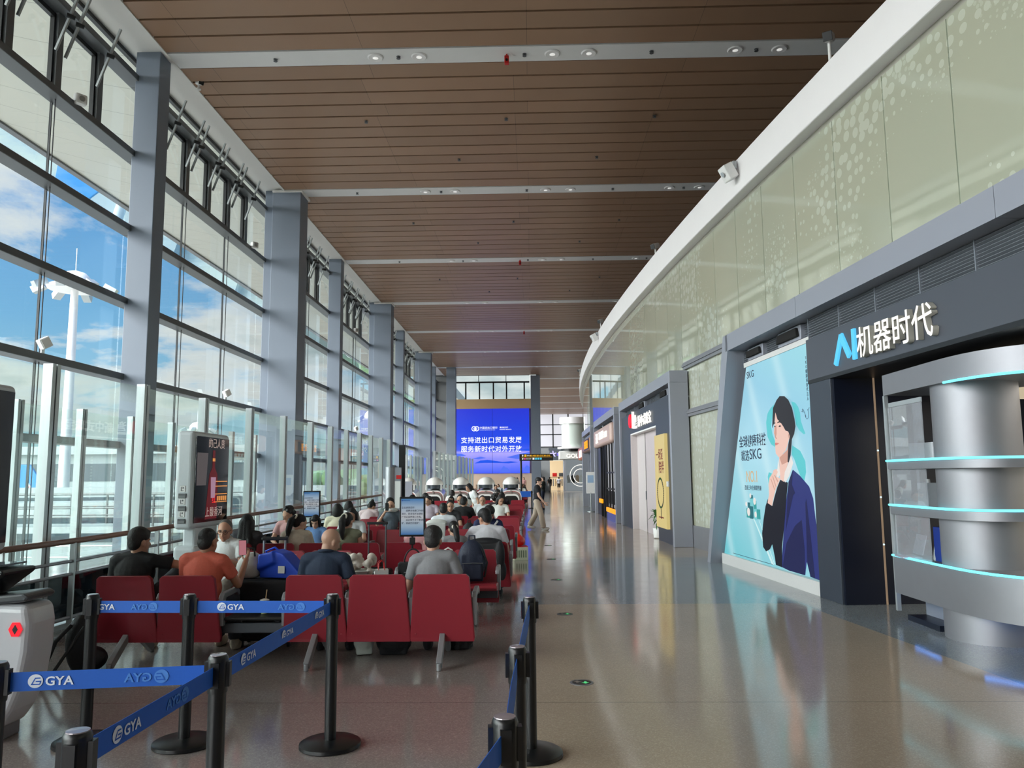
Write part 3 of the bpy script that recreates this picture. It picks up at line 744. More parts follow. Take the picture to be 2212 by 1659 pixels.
for z in (.75, 1.35, 1.95): b.sphere((4.968, .512, z), .012, 8, 6)
b.obj('led_dot', lum('white_led_dot', (200, 240, 255), 1.5), PR)
# steel display counter of the AI shop (world coordinates kept relative to its base)
K = thing('display_counter', 'curved brushed steel display counter with cyan light strips under the AI sign', 'counter', (4.6, 8.2, 0))
def rel(path): return [(x - 4.6, y - 8.2) for x, y in path]
def curve(x0, y0, pts, r=.5):
    return pts
outer = [(4.155, 9.28), (4.152, 9.0), (4.15, 8.6), (4.15, 8.15), (4.155, 7.9), (4.18, 7.66), (4.235, 7.44), (4.34, 7.22), (4.5, 7.04), (4.72, 6.92), (5.0, 6.86), (5.8, 6.8), (6.6, 6.78)]
mid = [(4.155, 9.28), (4.152, 9.0), (4.15, 8.6), (4.15, 8.2), (4.16, 8.02), (4.2, 7.86), (4.28, 7.72), (4.4, 7.62), (4.56, 7.57), (4.72, 7.56)]
def slab(b, path, back, z0, z1):
    p = rel(path); q = rel(back); n = len(p) + len(q)
    pts = p + q[::-1]
    return b.prism(pts, (0, 0, z0), (1,0,0), (0,1,0), (0, 0, z1 - z0))
back_o = [(4.95, 9.28), (5.2, 8.6), (5.6, 7.8), (6.6, 7.6)]; back_m = [(4.95, 9.28), (4.95, 8.7), (5.0, 8.0)]
def loft(path, back, z0, z1, nm, m): return slab(MB(), path, back, z0, z1).obj(nm, m, K, smooth=35)
loft(outer, back_o, .30, .715, 'lower_body', STEEL)
loft(mid, back_m, 1.19, 1.285, 'shelf', STEEL); loft(mid, back_m, 1.70, 1.79, 'shelf', STEEL)
loft(outer, back_o, 2.56, 2.80, 'canopy', STEEL)
def led(path, z, nm='light_strip', k0=0, k1=None):
    pts = [(x, y, z) for x, y in rel(path)][k0:k1]; MB().tube([(x - .012, y, zz) for x, y, zz in pts], .013, 8).obj(nm, CYAN, K)
led(outer, .722); led(mid, 1.293); led(mid, 1.798); led(outer, 2.553, k0=4)
MB().lathe([(.40, .28), (.40, 2.6)], n=48).obj('column', STEEL, K, smooth=40)
MB().lathe([(.42, 0), (.42, .30)], n=48).obj('base', STEEL, K, smooth=40)
b = MB(); b.wall(rel([(4.18, 9.24), (4.175, 8.9), (4.175, 8.45)]), .72, 2.42, .012); b.obj('glass_front', glass('counter_glass', (.93, .95, .96), .05, haze=((176, 178, 184), .35)), K)
MB().box(-.445, -.40, 1.06, 1.10, .1, 2.56).obj('glass_frame', ALU, K); MB().bar((-.42, 1.0, 2.44), (-.42, .25, 2.44), .02, .05).obj('glass_frame', ALU, K)
MB().box(-.36, -.34, -.02, .66, .3, 2.56).obj('rear_panel', mat('display_back', (186, 186, 192), .5), K, loc=(.62, 0.42, 0))
MB().box(-.34, .9, .35, 1.05, 0, .06).obj('floor_plinth', NAVYB, K)
MB().bar((-.42, 1.05, .16), (-.40, .42, .16), .02, .30).obj('toe_panel', mat('toe_panel_grey', (120, 126, 136), .4), K, loc=(.3, 0, 0))
MB().tube([(-.3, 1.0, .30), (-.3, .45, .30)], .012, 6).obj('under_light', BLED, K)
MB().tube([(-.30, -.36, .292), (-.1, -.62, .292), (.3, -.78, .292), (1.2, -.86, .292)], .012, 6).obj('under_light', BLED, K)
GBOX = mat('grey_product_box', (176, 180, 184), .5); BBOX = mat('blue_product_box', (44, 72, 170), .4); LAPT = mat('silver_laptop_lid', (206, 208, 222), .3, .5)
tag(MB().box(-.1, .12, -.09, .09, 0, .26).obj('product_box', GBOX, None, loc=(4.38, 8.78, 1.287), bevel=.004), 'grey product box on the counter shelf just above the middle light strip', 'box')
tag(MB().box(-.1, .1, -.07, .07, 0, .2).obj('product_box', GBOX, None, loc=(4.40, 8.98, 1.792), bevel=.004), 'dark grey carton on the top shelf of the steel counter', 'box')
tag(MB().box(-.13, .13, -.16, .16, 0, .19).obj('product_box', mat('pale_cube_box', (196, 198, 202), .5), None, loc=(4.40, 8.62, 1.792), bevel=.004), 'pale cube box on the top shelf of the steel counter', 'box')
tbx = thing('product_box', 'blue and tan boxed robot toy on the lowest counter shelf', 'box', (4.42, 8.52, .717))
MB().box(-.09, .09, -.17, .17, 0, .36).obj('carton', BBOX, tbx, bevel=.004)
MB().prism([(-.17, .36), (.0, .36), (.17, .25), (.17, .36)], (-.091, 0, 0), (0,-1,0), (0,0,1), (-.002, 0, 0)).obj('printed_top', mat('tan_print', (196, 150, 92), .4), tbx)
MB().tube([(-.094, -.06 + .05*math.cos(a), .2 + .06*math.sin(a)) for a in np.linspace(0, 2*PI, 20)], .008, 6).obj('printed_ring', GBOX, tbx)
tl = thing('laptop', 'silver laptop standing open on the lowest counter shelf', 'laptop', (4.36, 9.0, .717), 1.45)
MB().boxc((0, .03, .145), (.3, .012, .22), M.Rotation(.25, 3, 'X')).obj('lid', LAPT, tl, bevel=.004); MB().boxc((0, .16, .012), (.3, .2, .018)).obj('keyboard_base', LAPT, tl, bevel=.004)
for x, y, h, w in ((4.4, 8.86, .3, 'tall white'), (4.36, 8.7, .16, 'short white')):
    tag(MB().lathe([(.035, 0), (.04, .02), (.03, h*.6), (.02, h)], n=16).obj('bottle', WPL, None, loc=(x, y, .717 if h < .2 else 1.287), smooth=50), w + ' bottle like gadget on a counter shelf behind the glass', 'bottle')
# the shop interior behind the counter
SI = thing('shop_interior', 'bright cream interior wall with shelves seen past the steel column', 'shop interior', (6.4, 8.0, 0), math.atan2(-1, SA))
ICR = lum('cream_backlit_panel', (255, 240, 205), .62)
MB().box(-2.5, 4, .6, .7, 0, 2.9).obj('back_wall', mat('taupe_wall', (170, 160, 154), .5), SI)
MB().box(-1.5, 3.5, .52, .6, .2, 1.72).obj('backlit_panel', ICR, SI)
MB().box(-2, 4, .45, .6, 1.74, 1.84).obj('shelf', PORT, SI); MB().tube([(-2, .44, 1.86), (4, .44, 1.86)], .014, 6).obj('light_strip', CYAN, SI)
MB().box(-2.5, 4, -.6, .7, 2.62, 2.66).obj('ceiling_panel', lum('warm_ceiling_panel', (255, 236, 200), .55), SI)
MB().box(.1, .5, .0, .3, 2.2, 2.4).obj('ceiling_box', BLACK, SI); MB().box(.55, .9, .1, .35, 2.1, 2.28).obj('ceiling_box', BLACK, SI)
text('ve', .17, BLACK, SI, (-.32, .515, 1.38), *TX, ext=.002, bold=.01); text('创者', .06, FRAME, SI, (-.32, .515, 1.24), *TX, ext=.002)
bd = thing('portrait_badge', 'white rounded card with a small portrait hanging above the cream panel', 'badge', (6.22, 8.1, 2.0), math.atan2(-1, SA))
MB().prism([(-.14,.3),(.14,.26),(.16,0),(.1,-.12),(0,-.16),(-.12,-.1),(-.17,.02)], (0,0,0), XL, ZL, (0,.015,0)).obj('card', WPL, bd, bevel=.004)
MB().prism([(.07*math.cos(a), .08*math.sin(a) + .08) for a in np.linspace(0, 2*PI, 14)[:-1]], (0,-.002,0), XL, ZL, (0,-.002,0)).obj('printed_face', I_skin, bd)
MB().prism([(-.08,.08),(-.07,.17),(0,.2),(.07,.17),(.08,.08),(.04,.12),(-.04,.12)], (0,-.005,0), XL, ZL, (0,-.002,0)).obj('printed_hair', I_hair, bd)
MB().prism([(-.1,.0),(0,.03),(.1,.0),(.1,-.03),(-.1,-.03)], (0,-.004,0), XL, ZL, (0,-.002,0)).obj('printed_shoulders', I_lip, bd)
pl = bpy.data.lights.new('shop_lamp', 'AREA'); pl.energy = 25; pl.size = 1.6; pl.color = (1, .92, .8); po = bpy.data.objects.new('shop_lamp', pl); C.objects.link(po); po.location = (6.0, 7.6, 2.55)

# ---- generic plain portal
def portal(label, x, yfar, yn, slope, h, deep=.42, jam=.16):
    Lg = (yfar - yn)*math.sqrt(1 + slope*slope)
    t = front('shop_portal', label, 'portal frame', x, yfar, slope)
    MB().box(0, Lg, -.02, deep, h - .28, h).obj('lintel', PORT, t, bevel=.008)
    MB().box(0, jam, -.02, deep, 0, h - .28).obj('far_jamb', PORT, t, bevel=.008)
    MB().box(Lg - jam, Lg, -.02, deep, 0, h - .28).obj('near_jamb', PORT, t, bevel=.008)
    return t, Lg
# ---- second portal: the jewellery shop
SB = .03; xb, yb = 3.055, 27.
t, Lg = portal('grey portal frame around the jewellery shop with the red disc sign', xb, yb, 18.5, SB, 4.13)
louvre(t, .2, Lg - .2, 3.60, 3.85, .2, ((3.3, 4.1, 3.61, 3.84), (6.6, 7.4, 3.61, 3.84)))
J = front('storefront', 'dark grey jewellery shop front with white letters and a tall doorway', 'shop front', xb - .15, yb, SB)
MB().box(.16, Lg - .16, .2, .3, 2.97, 3.6).obj('fascia', SLATE, J)
MB().box(6.28, Lg - .16, .2, .3, 0, 2.97).obj('wall_panel', SLATE, J)
MB().box(.16, 2.0, .2, .3, 0, 2.97).obj('wall_panel', SLATE, J)
DRV = mat('pale_warm_reveal', (198, 190, 190), .5); MB().box(2.0, 2.06, .2, 1.0, 0, 2.97).obj('doorway_reveal', DRV, J); MB().box(2.0, 3.42, .4, .6, 0, 2.97).obj('inner_wall', DRV, J)
MB().box(3.42, 3.56, .42, .7, 0, 2.97).obj('door_gap', BLACKV, J); MB().box(3.56, 6.3, .4, .6, 0, 2.95).obj('door_panel', mat('pale_mauve_door', (186, 176, 178), .5), J)
MB().box(6.24, 6.3, .28, .6, 0, 2.97).obj('doorway_reveal', WPL, J); MB().box(2.0, 6.3, .2, .6, 2.93, 2.97).obj('door_head', WPL, J)
MB().box(3.44, 3.5, .38, .42, .95, 1.2).obj('door_handle', STEEL, J)
MB().prism([(2.45 + .27*math.cos(a), 3.35 + .215*math.sin(a)) for a in np.linspace(0, 2*PI, 28)[:-1]], (0,.2,0), XL, ZL, (0,-.09,0)).obj('red_disc', LRED, J, bevel=.01)
MB().box(2.8, 2.84, .12, .2, 3.1, 3.62).obj('divider', LW, J)
text('渔', .34, LW, J, (2.95, .17, 3.21), *TX, ext=.012, bold=.006, sx=1.35); MB().box(3.02, 3.36, .12, .2, 3.08, 3.16).obj('name_bar', LW, J)
text('新中式珠宝', .36, LW, J, (3.62, .17, 3.12), *TX, ext=.012, bold=.006, sx=1.22)
b = MB()
for i in range(58): b.box(8.2, 8.3, .195, .2, .3 + i*.045, .325 + i*.045)
b.obj('slotted_strip', BLACKV, J)
L2 = front('advertising_lightbox', 'narrow yellow lightbox advert showing a beaded bracelet by the doorway', 'advert', xb - .15, yb, SB)
MB().box(6.45, 7.75, .12, .2, .36, 2.68).obj('light_panel', lum('yellow_lightbox', (250, 226, 150), .55), L2, bevel=.004)
RTX = ink('print_red', (196, 70, 60), .2)
text('一场爱', .30, RTX, L2, (6.62, .118, 2.07), *TX, ext=.001, bold=.01); text('陪伴', .33, RTX, L2, (6.95, .118, 1.74), *TX, ext=.001, bold=.01)
b = MB()
for i in range(40):
    a = 2*PI*i/40; b.cur = 1 if (i in range(7, 14) or i in range(27, 33)) else 0
    b.sphere((7.12 + .38*math.cos(a), .112, 1.22 + .36*math.sin(a)), (.032, .008, .030), 8, 5)
for i in range(5): b.sphere((7.14, .112, .80 - i*.05), (.026, .008, .026), 8, 5)
b.obj('printed_bracelet', [ink('print_bead_grey', (92, 92, 84), .1), ink('print_bead_green', (70, 140, 84), .1)], L2)
flat([(6.8,.60),(7.4,.60),(7.4,.63),(6.8,.63)], 'small_print', RTX, L2, .119)
tag(MB().boxc((0,0,0), (.05,.12,.13)).obj('card_reader', WPL, None, loc=(3.26, 18.95, 1.45), bevel=.01), 'small white reader box fixed beside the yellow lightbox', 'reader')
# potted plant in the doorway
PL = thing('potted_plant', 'small leafy green plant in a white pot by the jewellery doorway', 'plant', (3.36, 21.2, 0))
MB().lathe([(.10, 0), (.13, .02), (.15, .26), (.145, .27), (.12, .25)], n=20).obj('pot', WPL, PL, smooth=50)
MB().tube([(0,0,.2), (.01,0,.4), (0,.01,.55)], .015, 6).obj('stem', WOODR, PL)
b = MB(); q = random.Random(5)
for i in range(46):
    a = q.random()*2*PI; e = q.uniform(-.2, 1.1); Ln = q.uniform(.22, .42); d = V((math.cos(a)*math.cos(e), math.sin(a)*math.cos(e), math.sin(e)))
    o = V((0,0,.5 + q.uniform(-.1, .1))); s = d.cross(V((0,0,1))).normalized()*.035; tip = o + d*Ln + V((0,0,-.12*math.cos(e)))
    m1 = o + d*Ln*.55 + V((0,0,.02)); b.add([o, m1 + s, tip, m1 - s, m1 + V((0,0,-.012))], [(0,1,4),(1,2,4),(2,3,4),(3,0,4)])
b.obj('leaves', mat('leaf_green', (60, 112, 50), .45, var=.25), PL)
# ---- third portal: shop with the rounded mauve fascia
t, Lg = portal('grey portal frame around the shop with the rounded mauve fascia', 2.87, 35.7, 27.8, .012, 4.1)
louvre(t, .2, Lg - .2, 3.58, 3.82, .2, ((1.6, 2.3, 3.6, 3.8), (5.2, 5.9, 3.6, 3.8)))
c3 = front('storefront', 'black shop front under a rounded mauve fascia with white characters', 'shop front', 2.65, 35.7, .012)
MB().box(1.4, 7.7, .06, .4, 2.85, 3.58).obj('fascia', mat('mauve_fascia', (186, 160, 150), .4), c3, bevel=.12, seg=4)
b = MB(); q = random.Random(11)
def glyphs(b, u0, n, w, z0, h, y, q, d=.03):
    for i in range(n):
        x = u0 + i*w*1.15
        for s in range(3): zz = z0 + h*(.12 + .38*s + q.uniform(-.05, .05)); stroke(b, (x + w*.08, zz), (x + w*.92, zz), h*.10, d, y)
        stroke(b, (x + w*q.uniform(.2, .45), z0), (x + w*.45, z0 + h), w*.12, d, y); stroke(b, (x + w*q.uniform(.6, .8), z0), (x + w*q.uniform(.55, .85), z0 + h*.9), w*.12, d, y)
glyphs(b, 2.6, 2, .42, 3.0, .40, .06, q); glyphs(b, 3.9, 4, .40, 3.1, .3, .06, q); glyphs(b, 5.9, 3, .3, 3.1, .22, .06, q)
b.obj('lettering', LW, c3)
MB().box(.16, 7.74, .32, .4, 0, 3.58).obj('back_panel', NAVYB, c3)
for u in (2.6, 3.7, 4.4): MB().box(u, u + .12, .22, .32, 0, 2.9).obj('door_frame', BLACK, c3)
b = MB()
for i in range(14): b.box(3.0, 3.12, .305, .32, .9 + i*.13, .98 + i*.13)
b.obj('door_lettering', PALE, c3)
MB().box(5.0, 7.7, .26, .32, .5, 2.9).obj('window_display', lum('pale_window_display', (226, 226, 232), .42), c3)
for u in (5.0, 5.9, 6.8, 7.62): MB().box(u, u + .07, .2, .27, .45, 2.9).obj('window_bar', BLACK, c3)
for z in (1.15, 1.75): MB().box(5.0, 7.7, .21, .27, z, z + .06).obj('window_bar', BLACK, c3)
b = MB()
for i in range(9): b.box(5.15 + i*.27, 5.27 + i*.27, .235, .26, .52 + .1*(i % 3), 1.1)
b.obj('displayed_goods', BLACK, c3)
MB().box(5.0, 7.7, .2, .3, 0, .30).obj('plinth', mat('violet_blue_plinth', (72, 78, 140), .4), c3)
MB().box(5.0, 7.7, .17, .24, .30, .47).obj('lit_ledge', ORANGE, c3, bevel=.02); MB().box(2.2, 3.3, .17, .24, .55, .72).obj('lit_ledge', ORANGE, c3, bevel=.02)
# ---- fourth portal: orange sign
t, Lg = portal('distant grey portal frame around the shop with the orange sign', 2.88, 44.2, 38.0, 0., 4.1)
MB().box(.2, 6.0, .15, .25, 3.6, 3.8).obj('louver', LOUV, t)
c4 = front('storefront', 'distant dark shop front with a glowing orange sign', 'shop front', 2.88, 44.2, 0.)
MB().box(.4, 6.0, -.05, .3, 2.9, 3.6).obj('fascia', mat('copper_fascia', (150, 110, 84), .35, .4), c4, bevel=.12, seg=4)
MB().box(2.6, 5.7, -.08, -.04, 3.0, 3.5).obj('sign_board', BLACK, c4)
b = MB(); glyphs(b, 3.0, 5, .42, 3.05, .38, -.08, q); b.obj('lettering', ORANGE, c4)
MB().box(.16, 6.04, .3, .4, 0, 2.9).obj('back_panel', NAVYB, c4)
for u in (1.2, 2.8, 4.4): MB().box(u, u + .1, .22, .3, 0, 2.9).obj('window_bar', PORT, c4)
sb = thing('sign_stand', 'slim white notice stand on the floor before the distant orange shop', 'sign stand', (2.78, 37.2, 0))
MB().cyl((0,0,0), (0,0,.9), .025, n=10).obj('pole', ALU, sb); MB().lathe([(.18,0),(.18,.02),(.03,.04)], n=20).obj('base', ALU, sb); MB().box(-.2, .2, -.02, .02, .85, 1.85).obj('panel', WPL, sb, bevel=.01)
MB().box(-.14, .14, -.026, -.02, 1.35, 1.7).obj('notice_print', mat('pale_blue_print', (150, 180, 210), .5), sb)
# ---- fifth portal
t, Lg = portal('farthest grey portal frame with the copper coloured sign', 3.44, 53.0, 47.0, .0, 4.0)
c5 = front('storefront', 'farthest brown shop front with a copper coloured sign', 'shop front', 3.44, 53.0, 0.)
MB().box(.2, 5.9, -.3, .3, 2.7, 3.5).obj('fascia', mat('copper_sign', (196, 116, 72), .35, .3), c5, bevel=.1)
b = MB(); glyphs(b, 1.6, 5, .45, 2.85, .45, -.3, q); b.obj('lettering', LW, c5)
MB().box(.16, 5.84, .0, .3, 0, 2.7).obj('wood_wall', mat('brown_wood_cladding', (112, 78, 54), .45, var=.15, scale=6), c5)

# ================================================================ the end of the concourse
def mat_screen():
    m = bpy.data.materials.new('blue_led_screen'); m.use_nodes = True; k = NT(m.node_tree)
    o = k.xyz(k.node('ShaderNodeTexCoord').outputs['Object'])
    f = k.math('DIVIDE', k.math('SUBTRACT', o[2], 2.), 6.44)
    c = k.ramp(f, [(0, rgb(60, 90, 250)), (.07, rgb(96, 118, 255)), (.22, rgb(150, 150, 255)), (.31, rgb(190, 180, 255)), (.36, rgb(60, 90, 240)), (.47, rgb(14, 72, 236)), (.7, rgb(20, 60, 226)), (1, rgb(34, 52, 214))])
    n = k.noise(k.node('ShaderNodeTexCoord').outputs['Object'], 1.1, 4, .6)
    low = k.math('LESS_THAN', f, .33)
    c = k.mix(k.math('MULTIPLY', k.math('MULTIPLY', low, n), .35), c, rgb(40, 80, 240))
    p = k.node('ShaderNodeBsdfPrincipled', inp={'Base Color': (.01, .01, .02, 1), 'Roughness': .4, 'Emission Color': c, 'Emission Strength': 1.0})
    k.l.new(p.outputs[0], k.node('ShaderNodeOutputMaterial').inputs[0]); return m
sc = thing('led_screen', 'huge blue advertising screen on the far end wall', 'screen', (-3.84, 77.9, 0))
MB().box(-3.68, 3.68, 0, .1, 2.02, 8.45).obj('display', mat_screen(), sc)
MB().box(-.012, .012, -.01, 0, 2.02, 8.45).obj('panel_seam', mat('screen_seam', (10, 30, 130), .5), sc)
SW = lum('screen_white', (255, 255, 255), 1.0); SM = lum('screen_mountain', (34, 88, 236), .9); SM2 = lum('screen_far_mountain', (84, 116, 246), .9)
flat([(-3.68,4.02),(-3.1,4.0),(-2.6,3.8),(-3.1,3.72),(-3.68,3.66)], 'printed_mountain', SM2, sc, -.002); flat([(-2.0,3.5),(-1.2,3.68),(-.6,3.55),(-1.4,3.42)], 'printed_mountain', SM2, sc, -.002)
flat([(1.4,3.6),(2.6,3.9),(3.68,4.1),(3.68,3.4),(2.4,3.42)], 'printed_mountain', SM2, sc, -.002); flat([(2.4,4.28),(3.68,4.45),(3.68,4.2)], 'printed_mountain', SM, sc, -.002)
flat([(-1.8,3.02),(-1.2,3.3),(-.9,3.32),(-.5,3.36),(.2,3.26),(1.0,3.14),(1.8,3.2),(2.6,3.1),(1.6,3.0),(.6,3.04),(-.8,3.06)], 'printed_mountain', SM, sc, -.003)
flat([(.7,2.1),(.9,2.5),(1.1,2.75),(1.3,2.6),(1.5,2.55),(1.8,2.12)], 'printed_tree', SM2, sc, -.002); flat([(3.0,2.1),(3.2,2.6),(3.4,2.8),(3.68,2.6),(3.68,2.1)], 'printed_tree', SM2, sc, -.002)
text('支持进出口贸易发展', .66, SW, sc, (-3.15, -.006, 5.08), *TX, ext=.001, bold=.010, space=1.055)
text('服务新时代对外开放', .66, SW, sc, (-3.15, -.006, 4.20), *TX, ext=.001, bold=.010, space=1.055)
text('中国进出口银行', .25, SW, sc, (-1.28, -.006, 6.45), *TX, ext=.001, bold=.010, space=1.06); text('THE EXPORT-IMPORT BANK OF CHINA', .088, SW, sc, (-1.28, -.006, 6.30), *TX, ext=.001, bold=.02)
text('贵州省分行', .17, SW, sc, (.72, -.006, 6.50), *TX, ext=.001, bold=.02); text('GUIZHOU BRANCH', .12, SW, sc, (.72, -.006, 6.32), *TX, ext=.001, bold=.02, sx=1.1)
for x in (-1.84, -1.56): MB().tube([(x + .20*math.cos(a), -.01, 6.46 + .22*math.sin(a)) for a in np.linspace(0, 2*PI, 32)[:-1]], .038, 6, closed=True).obj('logo_ring', SW, sc)
for x in (-1.80, -1.60): MB().tube([(x + .07*math.cos(a), -.01, 6.46 + .09*math.sin(a)) for a in np.linspace(0, 2*PI, 20)[:-1]], .022, 6, closed=True).obj('logo_letter', SW, sc)
# hanging wayfinding sign on its pole
ws = thing('wayfinding_sign', 'black overhead wayfinding sign on a pole with yellow gate numbers', 'sign', (-.55, 42.0, 0))
MB().cyl((0,0,0), (0,0,2.85), .055, n=12).obj('pole', BLACK, ws); MB().lathe([(.3,0),(.3,.02),(.06,.04)], n=20).obj('base', BLACK, ws)
MB().box(-.08, 1.72, -.08, .08, 2.50, 2.86).obj('board', BLACK, ws, bevel=.01)
YL = lum('yellow_sign_print', (255, 190, 30), .9); WL2 = lum('white_sign_print', (245, 248, 250), .8); CY2 = lum('cyan_sign_print', (90, 200, 230), .8); MG = lum('magenta_sign_print', (240, 90, 160), .8)
text('401-402·201-213·301-315', .105, YL, ws, (.46, -.085, 2.735), *TX, ext=.001, bold=.02)
MB().box(.02, 1.66, -.085, -.08, 2.69, 2.70).obj('yellow_rule', YL, ws)
for x, z, m in ((.10, 2.775, WL2), (.10, 2.61, WL2)): MB().prism([(x-.05,z),(x,z+.06),(x+.05,z),(x+.02,z),(x+.02,z-.05),(x-.02,z-.05),(x-.02,z)], (0,-.085,0), XL, ZL, (0,.005,0)).obj('arrow', m, ws)
MB().box(.19, .29, -.085, -.08, 2.72, 2.83).obj('icon', YL, ws); text('登机口', .07, WL2, ws, (.31, -.085, 2.75), *TX, ext=.001)
MB().box(.17, .25, -.085, -.08, 2.57, 2.65).obj('icon', MG, ws); text('国内出发', .07, WL2, ws, (.28, -.085, 2.58), *TX, ext=.001)
for i, m in enumerate((WL2, CY2, CY2, CY2)): MB().box(.62 + i*.13, .72 + i*.13, -.085, -.08, 2.56, 2.66).obj('icon', m, ws)
# far shops behind the column
fs = thing('shop_block', 'distant shop with a glass drum above the large white letters', 'shop', (5.0, 92, 0))
MB().lathe([(1.42, 4.95), (1.42, 8.2)], n=40).obj('glass_drum', mat('pale_drum_glass', (206, 216, 208), .12, coat=.4), fs, smooth=40)
MB().lathe([(1.62, 7.75), (1.62, 8.5), (1.4, 8.5)], n=40).obj('drum_rim', WHITE, fs, smooth=40); MB().lathe([(1.9, 4.85), (1.9, 5.05)], n=40).obj('drum_ledge', WHITE, fs, smooth=40)
MB().lathe([(1.5, 4.55), (1.5, 4.86)], n=40).obj('shadow_gap', BLACK, fs)
MB().box(-1.75, 6, -1.3, 2, 3.62, 4.56).obj('fascia', PALE, fs, bevel=.05)
text('GOL', .62, LW, fs, (-.95, -1.34, 3.80), *TX, ext=.03, bold=.04, sx=1.1)
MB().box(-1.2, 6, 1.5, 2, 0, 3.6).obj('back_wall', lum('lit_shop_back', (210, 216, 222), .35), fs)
MB().box(-1.25, -1.15, -1.2, 1.6, 0, 3.6).obj('glass_corner', PORT, fs); MB().box(-1.0, 6, -1.25, -1.23, 0, 3.6).obj('shop_glass', GLASS, fs)
for r, z in ((1.22, 1.75), (.8, 1.7)): MB().tube([(.65 + r*math.cos(a), -1.5, z + r*math.sin(a)) for a in np.linspace(0, 2*PI, 48)[:-1]], .04, 6, closed=True).obj('light_ring', LW, fs)
for i in range(5):
    MB().prism([(-.8 + i*.5,.9),(-.45 + i*.5,.9),(-.4 + i*.5,1.7),(-.62 + i*.5,1.85),(-.85 + i*.5,1.7)], (0,.4,0), XL, ZL, (0,.15,0)).obj('hanging_garment', (WPL, BLACK, CREAM2)[i % 3], fs)
f2 = thing('shop_block', 'distant warm lit clothes shop with a purple and white sign', 'shop', (3.1, 95, 0))
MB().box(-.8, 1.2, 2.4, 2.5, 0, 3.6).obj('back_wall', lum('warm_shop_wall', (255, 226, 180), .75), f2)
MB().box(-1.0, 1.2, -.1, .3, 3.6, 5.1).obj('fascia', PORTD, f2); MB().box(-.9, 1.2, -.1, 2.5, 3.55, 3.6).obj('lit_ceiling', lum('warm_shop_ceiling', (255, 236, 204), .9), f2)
b = MB(); glyphs(b, -.05, 3, .3, 4.15, .3, -.12, q); b.obj('lettering', lum('violet_sign_light', (150, 130, 255), 1.0), f2); b = MB(); glyphs(b, .35, 2, .25, 3.8, .18, -.12, q); b.obj('lettering', LRED, f2)
b = MB(); [b.prism(fl(-.45, 4.35, .42), (0,-.12,0), XL, ZL, (0,.04,0)) for _ in (0,)]; b.obj('sign_emblem', lum('lilac_emblem', (210, 200, 255), 1.), f2)
MB().box(-.8, 1.2, 2.3, 2.4, 1.55, 1.62).obj('shelf', WOODR, f2)
for x in (-.5, .3): MB().box(x, x + .55, 2.25, 2.4, 1.66, 2.1).obj('picture_display', REDP if x < 0 else FRAME, f2)
for i in range(7): MB().boxc((-.7 + i*.27, 1.9, .95), (.12, .4, .9)).obj('hanging_garment', (BLACK, WALLG, CREAM, WPL)[i % 4], f2, bevel=.03)
b = MB(); b.box(.95, 2.15, 92.5, 93.2, 0, 4.7); struct(b.obj('wall_6', WALLG), 'plain grey wall beside the distant clothes shop', 'wall')
wf = bpy.data.objects.new('window_20', None); C.objects.link(wf); wf.location = (3, 128, 0); struct(wf, 'distant pale clerestory window at the end of the concourse', 'window')
MB().box(-2.5, 12, 0, .1, 6.5, 11.8).obj('bright_pane', lum('bright_far_window', (236, 236, 244), .8), wf)
for x in (-2.5, .5, 3, 5.5): MB().box(x, x + .2, -.1, 0, 4.6, 11.8).obj('mullion', DARKF, wf)
for z in (6.4, 8.4, 10): MB().box(-2.5, 12, -.1, 0, z, z + .14).obj('transom', DARKF, wf)
MB().box(-2.5, 12, 0, .3, 0, 6.4).obj('lower_wall', WALLG, wf)
